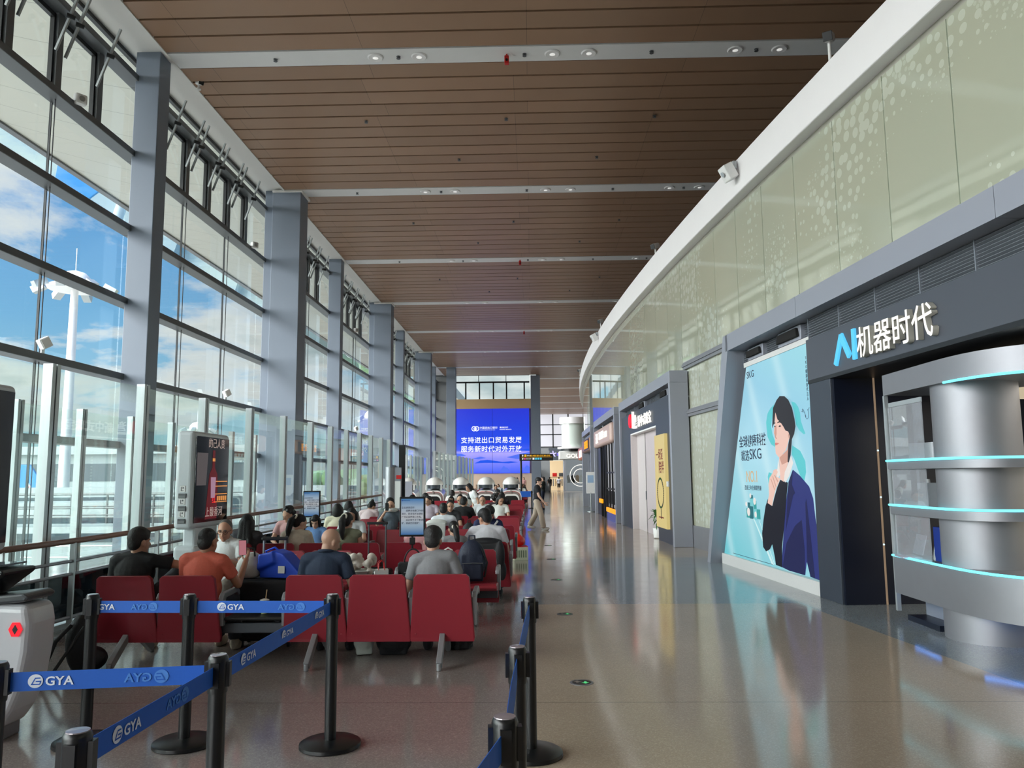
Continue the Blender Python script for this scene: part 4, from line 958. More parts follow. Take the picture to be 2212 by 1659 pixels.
# ================================================================ airport seating
REDS = mat('dark_red_seat_shell', (148, 36, 50), .42, var=.05, scale=8, coat=.15)
GREYM = mat('grey_cast_metal', (150, 152, 156), .4, .4)
BEAM = mat('dark_grey_beam', (84, 88, 96), .45, .2)
def sh_mesh(mb, name, m, bevel=None):
    me = mb.mesh(name); me.materials.append(m); return me
def seat_meshes():
    """local frame: sitter looks along +Y, back plane at y = 0, seat reaches y = +.46"""
    b = MB(); R = []
    prof = [(-.30, .20), (-.295, .21), (-.24, .78), (-.22, .80), (.22, .80), (.24, .78), (.295, .21), (.30, .20)]
    out = [(-.285, .19), (-.292, .23), (-.248, .765), (-.22, .79), (.22, .79), (.248, .765), (.292, .23), (.285, .19)]
    n = len(out); vs = []
    for (x, z), t in [(p, k) for k in (0, 1) for p in out]:
        y = -.10*max(0, (z - .2)/.6)**1.4
        vs.append((x, y + (.045 if t else 0) , z))
    b.add(vs, [tuple(range(n)), tuple(range(2*n - 1, n - 1, -1))] + [(i, i + n, (i + 1) % n + n, (i + 1) % n) for i in range(n)])
    for x in (-.24, .24):
        for z in (.26, .36): b.cyl((x, .004, z), (x, -.012, z), .009, n=8)
    back = b.mesh('seat_back')
    p = MB(); p.prism([(.03, .34), (.05, .43), (.42, .455), (.485, .44), (.50, .41), (.46, .38), (.10, .335)], (-.285, 0, 0), (0,1,0), (0,0,1), (.57, 0, 0))
    pan = p.mesh('seat_pan')
    a = MB(); arm = [(0, .33), (-.02, .58), (.02, .625), (.34, .635), (.40, .60), (.41, .56), (.38, .55), (.33, .585), (.07, .575), (.045, .53), (.06, .33)]
    a.prism(arm, (-.022, 0, 0), (0,1,0), (0,0,1), (.044, 0, 0)); ar = a.mesh('armrest')
    l = MB()
    l.bar((0, .10, .30), (0, -.26, .04), .05, .07); l.bar((0, .12, .30), (0, .50, .04), .05, .07); l.cyl((0, -.27, 0), (0, -.27, .06), .022, n=8); l.cyl((0, .51, 0), (0, .51, .06), .022, n=8); l.box(-.04, .04, .04, .2, .27, .36)
    lg = l.mesh('leg')
    for me, m in ((back, REDS), (pan, REDS), (ar, GREYM), (lg, GREYM)): me.materials.append(m)
    return back, pan, ar, lg
SBACK, SPAN, SARM, SLEG = seat_meshes()
PITCH = .575
ICONM = mat('pale_printed_icon', (214, 150, 156), .5)
def part(me, name, parent, loc=(0,0,0), bevel=0):
    o = bpy.data.objects.new(name, me); C.objects.link(o); o.parent = parent; o.location = loc
    if bevel:
        q = o.modifiers.new('bevel', 'BEVEL'); q.width = bevel; q.segments = 2; q.limit_method = 'ANGLE'
    return o
def bench(label, x0, y, facing, slots, icons=(), arms=True, simple=False):
    """x0 = centre of the leftmost slot as seen by the viewer; facing +1 looks away from the viewer"""
    n = len(slots); t = thing('airport_bench', label, 'bench', (x0, y, 0), 0 if facing > 0 else PI, 'rows of red airport seats')
    sg = 1 if facing > 0 else -1
    pos = [sg*i*PITCH for i in range(n)]
    for i, s in enumerate(slots):
        x = pos[i]
        if s == 'S':
            part(SBACK, 'seat_back', t, (x, 0, 0), .012); part(SPAN, 'seat_pan', t, (x, 0, 0), .012)
            if i in icons:
                for dx in (-.1, .1):
                    b = MB(); yb = -.10*((.70 - .2)/.6)**1.4 + .05
                    for a, c in (((-.055, .64), (.055, .64)), ((-.055, .75), (.055, .75)), ((-.055, .64), (-.055, .75)), ((.055, .64), (.055, .75))):
                        b.bar((x + dx + a[0], yb, a[1]), (x + dx + c[0], yb - .012*(c[1] > .7), c[1]), .006, .006, (0,1,0))
                    b.sphere((x + dx, yb - .004, .725), (.012, .004, .012), 8, 6); b.bar((x + dx, yb, .71), (x + dx - .015, yb, .675), .014, .006, (0,1,0)); b.bar((x + dx - .015, yb, .675), (x + dx + .02, yb, .66), .012, .006, (0,1,0))
                    b.obj('printed_icon', ICONM, t)
        elif s == 'T':
            MB().box(x - .27, x + .27, .02, .48, .375, .405).obj('side_table', BLACK, t, bevel=.012)
            for dx in (-.12, .12): MB().bar((x + dx, .15, .3), (x + dx*1.6, .25, .38), .03, .03).obj('table_bracket', GREYM, t)
    for i in range(n + 1):
        x = pos[0] - sg*PITCH/2 + sg*i*PITCH
        part(SARM, 'armrest', t, (x, 0, 0), .008)
    a, c = pos[0] - sg*.28, pos[-1] + sg*.28
    MB().bar((a, .11, .30), (c, .11, .30), .07, .09).obj('beam', BEAM, t, bevel=.01)
    for i in ((0, n//2, n - 1) if n > 3 else (0, n - 1)):
        part(SLEG, 'leg', t, (pos[i], 0, 0), .006)
    return t
ROWS = [
 ('row of red airport seats nearest the viewer, backs to the camera', -3.69, 7.22, 1, 'SSTSSS', ()),
 ('second row of red airport seats, facing the viewer, two seats with printed icons', -3.56, 9.45, -1, 'SSSTSS', (1, 2)),
 ('third row of red airport seats, backs to the second row', -4.03, 10.7, 1, 'SSSSSSS', ()),
 ('fourth row of red airport seats, facing the viewer, where the child in blue sits', -3.5, 13.2, -1, 'SSSSSS', ()),
 ('fifth row of red airport seats, backs to the fourth row', -3.45, 14.3, 1, 'SSTSSS', ()),
 ('sixth row of red airport seats, facing the viewer', -3.4, 16.7, -1, 'SSSSSS', ()),
 ('seventh row of red airport seats, backs to the sixth row', -3.4, 17.8, 1, 'SSTSSS', ()),
 ('eighth row of red airport seats, facing the viewer', -3.4, 20.2, -1, 'SSSSSS', ()),
 ('ninth row of red airport seats, backs to the eighth row', -3.4, 21.3, 1, 'SSSSSS', ()),
 ('tenth row of red airport seats, facing the viewer, short of the white pods', -3.4, 23.9, -1, 'SSSSSS', ()),
 ('eleventh row of red airport seats, backs to the tenth row', -3.4, 25.0, 1, 'SSSSSS', ()),
 ('twelfth row of red airport seats, just before the white domed pods', -3.4, 29.6, 1, 'SSSSSS', ()),
 ('row of red seats just behind the white domed pods', -3.4, 45.0, -1, 'SSSSSS', ()),
 ('second row of red seats behind the white domed pods', -3.4, 49.0, -1, 'SSSSSS', ()),
 ('third row of red seats behind the white domed pods', -3.4, 54.0, -1, 'SSSSSS', ())]
for a in ROWS: bench(*a)

# ---------------------------------------------------------------- belt barriers
POSTB = mat('black_powder_coat', (20, 21, 23), .32, var=.05)
LBLM = mat('glossy_label', (150, 140, 146), .1, .2)
BELT = mat('blue_belt_webbing', (20, 92, 190), .6, var=.05, scale=120)
BELTF = mat('faint_blue_print', (72, 132, 210), .6)
BELTW = mat('white_belt_print', (226, 232, 242), .6)
def stanchion(label, x, y, rz=0.):
    t = thing('belt_post', label, 'barrier post', (x, y, 0), rz, 'black belt barrier posts')
    MB().lathe([(.185, 0), (.19, .006), (.188, .024), (.17, .034), (.05, .044)], n=40).obj('base', POSTB, t, smooth=35)
    MB().cyl((0,0,.03), (0,0,.78), .036, n=24).obj('pole', POSTB, t, smooth=40)
    b = MB(); b.lathe([(.040, .77), (.041, .78), (.041, .905), (.038, .915), (.034, .92)], n=24)
    for a in range(4): b.boxc((.041*math.cos(a*PI/2), .041*math.sin(a*PI/2), .845), (.022, .034, .10), M.Rotation(a*PI/2, 3, 'Z'))
    b.obj('belt_head', POSTB, t, smooth=35)
    MB().lathe([(.034, .919), (.033, .923), (.0005, .924)], n=20).obj('top_label', LBLM, t)
    return t
PST = dict(A=(-2.17, 3.23), B=(-1.34, 2.37), C=(-1.32, 3.36), D=(-2.84, 5.11), E=(-2.2, 5.09), F=(-1.27, 5.06), G=(-.02, 4.9), H=(-.07, 3.5), I=(-.09, 2.5), J=(-.32, 1.3), K=(-2.2, 1.9))
PLAB = dict(A='black belt post cut by the left edge of the photo', B='black belt post at the bottom edge, left of centre, belt running up from it', C='black belt post in the front, where two blue belts meet', D='black belt post farthest left in the back line, before the first red seat', E='black belt post in the middle of the back line, between two blue belts', F='black belt post at the right end of the back line',
 G='farthest of the three black belt posts standing in a line right of the seats', H='middle one of the three black belt posts in a line right of the seats', I='nearest of the three black belt posts in a line right of the seats', J='black belt post beside the viewer, below the picture', K='black belt post near the viewer on the left, below the picture')
for k, (x, y) in PST.items():
    if k != 'K': stanchion(PLAB[k], x, y, .1)
def gya(parent, o, xd, h, m, mirror=False):
    xd = V(xd).normalized(); up = V((0,0,1)); nd = xd.cross(up)
    o = V(o); sx = -1 if mirror else 1
    # round emblem with an open slanted G, then the letters
    X = xd*sx
    def P(u, v, w=0): return o + X*u*h + up*v*h + nd*w
    b = MB(); c = .55
    ring = []
    n = 28
    def poly(pts, w):
        q = [P(u, v, w) for u, v in pts]; b.add(q + [p + nd*.0006 for p in q], [tuple(range(len(q))), tuple(range(2*len(q)-1, len(q)-1, -1))])
    poly([(c + .62*math.cos(a), .5 + .58*math.sin(a)) for a in np.linspace(0, 2*PI, n)[:-1]], .0010)
    b.obj('printed_emblem', m, parent)
    b = MB()
    for pts in ([(.18,.18),(.28,.18),(.62,.80),(.52,.80)], [(.52,.80),(.95,.80),(.99,.70),(.56,.70)], [(.22,.18),(.86,.18),(.92,.28),(.28,.28)], [(.86,.18),(.95,.18),(1.06,.52),(.96,.52)], [(.60,.52),(1.06,.52),(1.02,.42),(.56,.42)]): poly(pts, .0020)
    b.obj('printed_emblem_cut', BELT, parent)
    tx = text('GYA', h*1.05, m, parent, P(1.35, .12, .002), X, up, ext=.0004, bold=.02, sx=1.1)
    return tx
def belt(label, a, c, logos, z0=.805, z1=.88, flip=False, sag=.0, tw=0.):
    pa, pc = V((*a, 0)), V((*c, 0)); d = (pc - pa).normalized(); pa = pa + d*.045; pc = pc - d*.045; L = (pc - pa).length
    t = thing('barrier_belt', label, 'belt', (pa.x, pa.y, z0), 0, 'blue printed barrier belts')
    xd = d if not flip else -d; nd = V((d.y, -d.x, 0))*.0012
    b = MB(); n = 14; vs = []
    for i in range(n + 1):
        u = i/n; p = (pc - pa)*u; sg = -sag*4*u*(1 - u); bend = V((-d.y, d.x, 0))*(tw*math.sin(PI*u))
        for zz, k in ((0, .3), (z1 - z0, 1)):
            for s in (-1, 1): vs.append(p + nd*s + bend*(zz/(z1 - z0) - .5) + V((0,0,sg + zz)))
    fs = []
    for i in range(n):
        q, r = i*4, i*4 + 4
        fs += [(q, r, r+2, q+2), (q+1, q+3, r+3, r+1), (q, q+1, r+1, r), (q+2, r+2, r+3, q+3)]
    fs += [(0, 2, 3, 1), (n*4, n*4+1, n*4+3, n*4+2)]
    b.add(vs, fs); b.obj('webbing', BELT, t)
    h = (z1 - z0)*.62
    for u, mir in logos:
        o = (pc - pa)*u + V((0,0,(z1 - z0)*.2 - sag*4*u*(1 - u))) + V((0,0,0)); o = o + V((xd.y, -xd.x, 0)).normalized()*.002
        gya(t, o, xd, h, BELTF if mir else BELTW, mir)
    return t
belt('blue belt between the two left posts of the back line', PST['D'], PST['E'], [(-.12, False), (.70, True)])
belt('blue belt between the two right posts of the back line', PST['E'], PST['F'], [(.17, False), (.84, True)])
belt('blue belt slanting from the front meeting post to the right end of the back line', PST['C'], PST['F'], [(.12, False), (.45, False), (.80, False)], tw=.02)
belt('blue belt stretched from the left edge to the front meeting post', PST['A'], PST['C'], [(.10, False), (.80, True)])
belt('blue belt rising diagonally from the bottom edge post to the front meeting post', PST['B'], PST['C'], [(.16, False), (.74, True)])
belt('twisted blue belt between the farthest two posts of the right line', PST['H'], PST['G'], [], tw=.012)
belt('twisted blue belt between the nearest two posts of the right line', PST['I'], PST['H'], [], tw=.012)
belt('blue belt running towards the viewer from the nearest right post', PST['J'], PST['I'], [], tw=.01)
belt('blue belt across the floor behind the white pods', (-.9, 41.5), (.0, 41.5), [], .6, .9)
stanchion('distant black belt post beside the overhead gate sign', -.0, 41.55)
stanchion('distant black belt post behind the rightmost white pod', -.95, 41.55)

# ---------------------------------------------------------------- access gate cabinet on the left
GW = mat('white_gate_cabinet', (206, 204, 210), .3, var=.02, coat=.3)
g = thing('access_gate', 'white boarding gate cabinet with a red cross light at the left edge', 'gate', (-3.75, 5.2, 0))
MB().prism([(.36, .08), (.44, .20), (.50, .36), (.53, .56), (.535, .74), (.51, .86), (-.5, .90), (-.5, .08)], (0, -.13, 0), (1,0,0), (0,0,1), (0, .3, 0)).obj('cabinet', GW, g, bevel=.05, seg=4)
MB().box(-.5, .34, -.10, .14, 0, .10).obj('plinth', STEEL, g, bevel=.01)
MB().prism([(.10, .85), (.50, .88), (.52, .91), (.48, .935), (.12, .90)], (0, -.14, 0), (1,0,0), (0,0,1), (0, .3, 0)).obj('tray', mat('dark_grey_tray', (72, 74, 78), .3), g, bevel=.015)
MB().prism([(-.5, .90), (.16, .90), (.36, 1.05), (.36, 1.08), (-.5, 1.10)], (0, -.16, 0), (1,0,0), (0,0,1), (0, .34, 0)).obj('reader_head', BLACK, g, bevel=.015)
MB().boxc((.12, 0, 1.10), (.38, .3, .012), M.Rotation(-.03, 3, 'Y')).obj('reader_glass', mat('reader_glass_top', (120, 130, 140), .05), g)
MB().prism([(.445 + .045*math.cos(a), .71 + .05*math.sin(a)) for a in np.linspace(0, 2*PI, 7)[:-1]], (0, -.131, 0), (1,0,0), (0,0,1), (0, -.006, 0)).obj('cross_light', lum('red_gate_light', (255, 40, 56), 1.0), g)
MB().prism([(.445, .74), (.463, .71), (.445, .68), (.427, .71)], (0, -.138, 0), (1,0,0), (0,0,1), (0, -.003, 0)).obj('diamond_mark', BLACK, g)
MB().prism([(.285 + .02*math.cos(a), .725 + .011*math.sin(a)) for a in np.linspace(0, 2*PI, 13)[:-1]], (0, -.131, 0), (1,0,0), (0,0,1), (0, -.003, 0)).obj('sensor_window', BLACK, g)
MB().tube([(.20, -.133, .80), (.05, -.133, .66)], .004, 6).obj('panel_seam', FRAME, g); MB().tube([(.02, -.133, .62), (.16, -.133, .57), (.21, -.133, .48), (.18, -.133, .3), (.12, -.133, .15)], .004, 6).obj('panel_seam', FRAME, g)

# ---------------------------------------------------------------- charging kiosks
KW = mat('white_kiosk_shell', (200, 206, 210), .32, var=.02, coat=.3)
SCB = mat('glossy_black_screen', (14, 13, 16), .06, spec=.8, var=0)
def kiosk(label, x, y, z0, z1, L, ad=True):
    t = thing('charging_kiosk', label, 'kiosk', (x, y, 0))
    MB().box(-.22, 0, 0, L, z0, z1).obj('display_head', KW, t, bevel=.05, seg=4)
    MB().box(-.004, .012, .05, L - .05, z0 + .07, z1 - .06).obj('screen', SCB, t)
    MB().box(-.20, -.04, .22, L - .22, .8, z0 + .02).obj('neck', KW, t, bevel=.03)
    MB().box(-.26, .02, .10, L - .10, .02, .86).obj('lower_cabinet', KW, t, bevel=.05, seg=4)
    MB().box(-.3, .06, .06, L - .06, 0, .03).obj('base_plate', STEEL, t)
    for i, z in enumerate((z0 + .10, z0 + .25, z0 + .40)):
        MB().box(-.16, -.07, -.012, .004, z - .028, z + .028).obj('charging_slot', FRAME, t); MB().box(-.155, -.075, -.014, -.012, z - .022, z + .004).obj('slot_opening', mat('slot_shadow_grey', (120, 122, 124), .5), t)
        b = MB(); b.box(-.15, -.08, -.006, .002, z + .045, z + .12); b.obj('icon_plate', WPL, t, bevel=.004)
        b = MB(); b.box(-.135, -.128, -.009, -.006, z + .06, z + .105); b.box(-.135, -.10, -.009, -.006, z + .058, z + .064); b.box(-.115, -.10, -.009, -.006, z + .085, z + .105); b.obj('printed_icon', FRAME, t)
    return t
kz = kiosk('white charging kiosk with a wine bottle on its dark screen', -4.06, 9.35, 1.06, 2.24, 1.12)
SR = lum('screen_dark_red', (120, 16, 34), .45); SP = lum('screen_pink_label', (206, 160, 186), .5); SO = lum('screen_amber_glow', (255, 170, 90), .6); SK = lum('screen_pale_print', (220, 196, 186), .5); SGY = lum('screen_grey_panel', (116, 108, 110), .4)
def sflat(poly, name, m, x=.0125): MB().prism(poly, (x, 0, 0), (0,1,0), (0,0,1), (.0015, 0, 0)).obj(name, m, kz)
sflat([(.58-.22,1.16),(.58+.14,1.16),(.58+.14,1.62),(.58+.12,1.72),(.58+.04,1.80),(.58+.035,2.02),(.58-.035,2.02),(.58-.04,1.80),(.58-.12,1.72),(.58-.14,1.62)], 'printed_bottle', SR)
sflat([(.54,1.88),(.62,1.88),(.62,1.92),(.54,1.92)], 'printed_neck_band', SO, .014); sflat([(.52,1.42),(.64,1.42),(.66,1.68),(.50,1.68)], 'printed_label', SP, .014)
sflat([(.08,1.58),(.36,1.58),(.40,1.98),(.08,1.98)], 'printed_panel', SGY)
for i, z in enumerate((1.62, 1.56, 1.46, 1.36)): sflat([(.62,z),(1.04,z),(1.04,z+.012),(.62,z+.012)], 'printed_shelf_light', SO, .0135)
for i in range(5): sflat([(.72 + i*.065,1.38),(.765 + i*.065,1.38),(.765 + i*.065,1.44),(.72 + i*.065,1.44)], 'printed_bottle_glow', SO, .0135)
text('红', .12, LRED, kz, (.0145, .56, 1.36), (0,1,0), (0,0,1), ext=.0005); text('上馥香河', .13, SK, kz, (.0145, .36, 1.20), (0,1,0), (0,0,1), ext=.0005, space=1.1)
text('的己人贵', .13, SK, kz, (.0145, .40, 2.06), (0,1,0), (0,0,1), ext=.0005)
kiosk('white framed display kiosk cut by the left edge of the photo', -4.62, 5.78, 1.05, 2.50, 1.12)
# ---------------------------------------------------------------- blue notice displays clipped to the benches
def mat_notice():
    m = bpy.data.materials.new('blue_white_notice'); m.use_nodes = True; k = NT(m.node_tree)
    o = k.xyz(k.node('ShaderNodeTexCoord').outputs['Object'])
    c = k.ramp(k.math('DIVIDE', k.math('ADD', o[2], .0), .46), [(0, rgb(50, 120, 190)), (.22, rgb(170, 200, 224)), (.5, rgb(222, 226, 230)), (.78, rgb(180, 206, 230)), (1, rgb(60, 140, 206))])
    p = k.node('ShaderNodeBsdfPrincipled', inp={'Base Color': (.02, .02, .03, 1), 'Roughness': .15, 'Emission Color': c, 'Emission Strength': .55})
    k.l.new(p.outputs[0], k.node('ShaderNodeOutputMaterial').inputs[0]); return m
NOTE = mat_notice(); NTX = mat('notice_text', (24, 32, 60), .5)
def notice(label, x, y, z, rz):
    t = thing('notice_display', label, 'display', (x, y, z), rz, 'blue notice displays')
    MB().box(-.165, .165, -.012, .03, -.02, .48).obj('bezel', BLACK, t, bevel=.012)
    MB().box(-.142, .142, -.014, -.012, .005, .455).obj('screen', NOTE, t)
    text('各位旅客您好：\n　　座椅充电接口升级改\n造中，若发现故障请前\n往邻近座椅接口充电。\n　　由此带来不便敬请谅\n解，感谢您的理解！', .027, NTX, t, (-.135, -.0148, .335), (1,0,0), (0,0,1), ext=.0003, bold=.015, loose=1.45)
    MB().cyl((-.125, -.016, .435), (-.125, -.014, .435), .009, n=12).obj('logo', mat('notice_logo_blue', (30, 80, 160), .4), t); MB().box(-.11, -.03, -.0155, -.014, .428, .438).obj('logo_words', mat('notice_words', (60, 110, 170), .5), t)
    MB().cyl((0, .01, -z), (0, .01, -.02), .014, n=10).obj('pole', BLACK, t); MB().lathe([(.10, -z), (.10, -z + .012), (.02, -z + .02)], n=20).obj('base', BLACK, t); MB().box(-.035, .035, -.02, .04, -.12, -.03).obj('joint', BLACK, t, bevel=.01)
    MB().box(-.04, .04, -.03, .05, -.66, -.58).obj('clamp', BLACK, t, bevel=.01)
    return t
notice('blue notice display on a pole nearest the viewer, behind the grey shirted man', -1.52, 10.05, .93, 0.03)
notice('blue notice display on a pole farther back near the glass partition', -4.20, 15.0, .94, 0.03)

# ---------------------------------------------------------------- pillar, panels and white pods
t = thing('hose_pillar', 'round stainless steel pillar with a red mark at the end of the handrail', 'pillar', (-4.48, 25.0, 0))
MB().lathe([(.17, 0), (.17, 2.0)], n=32).obj('shell', STEEL, t, smooth=40)
MB().box(.12, .34, -.1, .06, 0, 1.98).obj('side_cabinet', PORT, t); MB().box(.15, .33, -.104, -.1, .7, 1.55).obj('notice_plate', WPL, t); MB().box(.2, .36, -.14, -.104, 1.62, 1.74).obj('red_sign', REDP, t)
tag(MB().box(-.1, .1, -.05, .05, 0, 2.72).obj('info_panel', BLACK, None, loc=(-4.22, 25.6, 0), bevel=.01), 'tall black information totem beside the steel pillar', 'totem')
tag(MB().box(-.5, .5, -.05, .05, 0, 1.5).obj('service_cabinet', PORT, None, loc=(-5.5, 33.0, 0), bevel=.01), 'grey service cabinet left of the white domed pods', 'cabinet')
DOMEW = mat('white_pod_shell', (226, 226, 222), .25, var=.02, coat=.4); PGREY = mat('pod_grey_band', (128, 116, 110), .4); PRED = mat('pod_red_stripe', (176, 40, 50), .4)
def pod(label, x, y):
    t = thing('massage_pod', label, 'pod', (x, y, 0), 0, 'white domed pods')
    def arch(w, h, r, n=10):
        pts = [(w, 0), (w, h - r)]
        for i in range(n + 1): a = PI/2*i/n; pts.append((w - r + r*math.cos(a), h - r + r*math.sin(a)))
        return pts + [(-p, q) for p, q in reversed(pts)]
    def shell(w0, h0, w1, h1, r, y0, y1, nm, m):
        a, c = arch(w0, h0, r), arch(w1, h1, r); n = len(a); b = MB()
        b.add([(p, y0, q) for p, q in a] + [(p, y1, q) for p, q in c], [tuple(range(n)), tuple(range(2*n-1, n-1, -1))] + [(i, i+n, (i+1) % n + n, (i+1) % n) for i in range(n)])
        return b.obj(nm, m, t, smooth=40)
    shell(.47, 1.06, .40, 1.20, .30, 0, 1.5, 'body', DOMEW)
    shell(.42, 1.00, .42, 1.00, .27, -.02, .0, 'grey_band', PGREY); shell(.43, 1.02, .43, 1.02, .28, -.012, .0, 'red_stripe', PRED)
    shell(.37, .90, .37, .90, .23, -.05, .0, 'white_surround', DOMEW); shell(.32, .82, .32, .82, .18, -.055, -.04, 'front_opening', BLACKV)
    MB().box(-.03, .03, -.045, .0, .86, 1.05).obj('centre_bar', PGREY, t)
    b = MB(); vs = []; fs = []; N, K_ = 28, 9
    for j in range(K_ + 1):
        a = PI/2*j/K_
        for i in range(N): c = 2*PI*i/N; vs.append((.40*math.cos(a)*math.cos(c), .62 + .58*math.cos(a)*math.sin(c), 1.32 + .35*math.sin(a)))
    for j in range(K_):
        for i in range(N): q = (i+1) % N; fs.append((j*N+i, j*N+q, (j+1)*N+q, (j+1)*N+i))
    b.add(vs, fs + [tuple(range(N))[::-1]]); b.obj('dome', DOMEW, t, smooth=60)
    b = MB(); b.lathe([(.33, 1.16), (.36, 1.33)], (0,.62,0), 28, 1, 1.4); b.obj('window_band', mat('pod_tinted_window', (70, 78, 84), .1), t, smooth=40)
    for s in (-1, 1): MB().box(s*.34 - .02, s*.34 + .02, .1, .2, 1.1, 1.34).obj('dome_strut', DOMEW, t)
for i, (x, w) in enumerate(((-5.62, 'leftmost'), (-4.40, 'second from left'), (-3.20, 'middle'), (-2.06, 'second from right'), (-.92, 'rightmost'))):
    pod('white domed massage pod, the %s of the five' % w, x, 35.2)
# floor markers in the aisle
GRN = lum('green_marker_light', (90, 230, 140), .7)
for i in range(5):
    y = 6.55 + 3.17*i
    t = thing('floor_marker', 'round floor exit marker with a green arrow, %s from the viewer' % ordn[i], 'floor marker', (.385, y, 0), 0, 'round markers in the floor')
    MB().lathe([(.095, 0), (.095, .003), (.078, .005)], n=32).obj('rim', STEEL, t); MB().lathe([(.078, .004), (.077, .0055)], n=32).obj('glass_disc', BLACK, t)
    MB().prism([(-.01,.02),(-.01,-.01),(-.03,-.01),(0,-.045),(.03,-.01),(.01,-.01),(.01,.02)], (.03,0,.0055), (1,0,0), (0,1,0), (0,0,.001)).obj('arrow', GRN, t)
    MB().prism([(-.01,-.02),(-.01,.01),(-.03,.01),(0,.045),(.03,.01),(.01,.01),(.01,-.02)], (-.035,0,.0055), (1,0,0), (0,1,0), (0,0,.001)).obj('arrow', PGREY, t)
# ================================================================ people
_mc = {}
def cm(kind, col):
    k = (kind, col)
    if k not in _mc:
        nm = {'skin': 'skin', 'cloth': 'cotton_cloth', 'hair': 'hair', 'shoe': 'shoe'}[kind] + '_%d_%d_%d' % col
        if kind == 'skin': m = mat(nm, col, .5, var=.05, scale=40); m.node_tree.nodes['Principled BSDF'].inputs['Subsurface Weight'].default_value = .05
        elif kind == 'hair': m = mat(nm, col, .58, var=.4, scale=70, bump=.6)
        else: m = mat(nm, col, .8, var=.10, scale=60, bump=.25)
        _mc[k] = m
    return _mc[k]
def caps(b, p, q, r0, r1=None, n=12):
    r1 = r0 if r1 is None else r1; p, q = V(p), V(q); d = q - p
    if d.length < 1e-5: return b.sphere(p, r0, n, 8)
    d.normalize(); pts = []; rs = []
    for t in (-1, -.8, -.45, 0): pts.append(p + d*r0*t); rs.append(r0*math.sqrt(max(0, 1 - t*t)) + .0004)
    for t in (0, .45, .8, 1): pts.append(q + d*r1*t); rs.append(r1*math.sqrt(max(0, 1 - t*t)) + .0004)
    return b.tube(pts, rs, n)
def fuse(b, name, m, parent, vox, it=3, fac=.5):
    me = b.mesh('soup'); o = bpy.data.objects.new('soup', me)
    r = o.modifiers.new('r', 'REMESH'); r.mode = 'VOXEL'; r.voxel_size = vox
    if it: s = o.modifiers.new('s', 'SMOOTH'); s.factor = fac; s.iterations = it
    me2 = eval_mesh(o, name); bpy.data.objects.remove(o); bpy.data.meshes.remove(me)
    me2.materials.clear()
    return link(name, me2, m, parent, smooth=180)
def hand(b, w, f, n, side, curl=.5, s=1., spread=.12):
    """palm and five bent fingers; w wrist, f pointing direction, n the way the palm faces, side +1 if the thumb lies towards f x n"""
    w, f = V(w), V(f).normalized(); n = V(n); n = (n - f*n.dot(f)).normalized(); t = f.cross(n)*side
    R3 = M((t, f, n)).transposed()
    b.sphere(w + f*.045*s, (.040*s, .052*s, .016*s), 12, 8, R3)
    for i, (off, L, r) in enumerate(((.028, .072, .0088), (.009, .082, .009), (-.010, .076, .0086), (-.028, .058, .0078))):
        p = w + f*.085*s + t*off*s; d = (f + t*off*spread*20*.25).normalized(); a = .15 + curl*.25
        for k, l in enumerate((.45, .32, .23)):
            dd = d*math.cos(a) + n*math.sin(a); q = p + dd*L*l*s; caps(b, p, q, r*s*(1 - .08*k), r*s*(.92 - .08*k), 8); p = q; a += curl*(.85 + .12*i)
    p = w + f*.025*s + t*.034*s; d = (t*.75 + f*.6 + n*.35*curl).normalized()
    for L, dv in ((.045, d), (.034, (d*.55 + f*.7 + n*.5*curl).normalized()), (.026, (d*.2 + f*.8 + n*.8*curl).normalized())):
        q = p + dv*L*s; caps(b, p, q, .0105*s, .0095*s, 8); p = q
ARMS = {  # shoulder -> elbow, shoulder -> wrist (right arm; x mirrored for the left), palm direction, curl
 'lap': ((.07, .10, -.25), (-.06, .30, -.33), (-.6, -.1, -.8), .55), 'phone': ((.05, .10, -.25), (-.07, .30, -.14), (-.5, -.8, .2), .9),
 'down': ((.07, .02, -.27), (.08, .14, -.47), (-1, 0, 0), .4), 'hang': ((.06, -.02, -.28), (.07, .07, -.52), (-1, 0, 0), .35), 'arms': ((.13, .05, -.24), (.12, .28, -.28), (-.2, 0, -1), .4)}
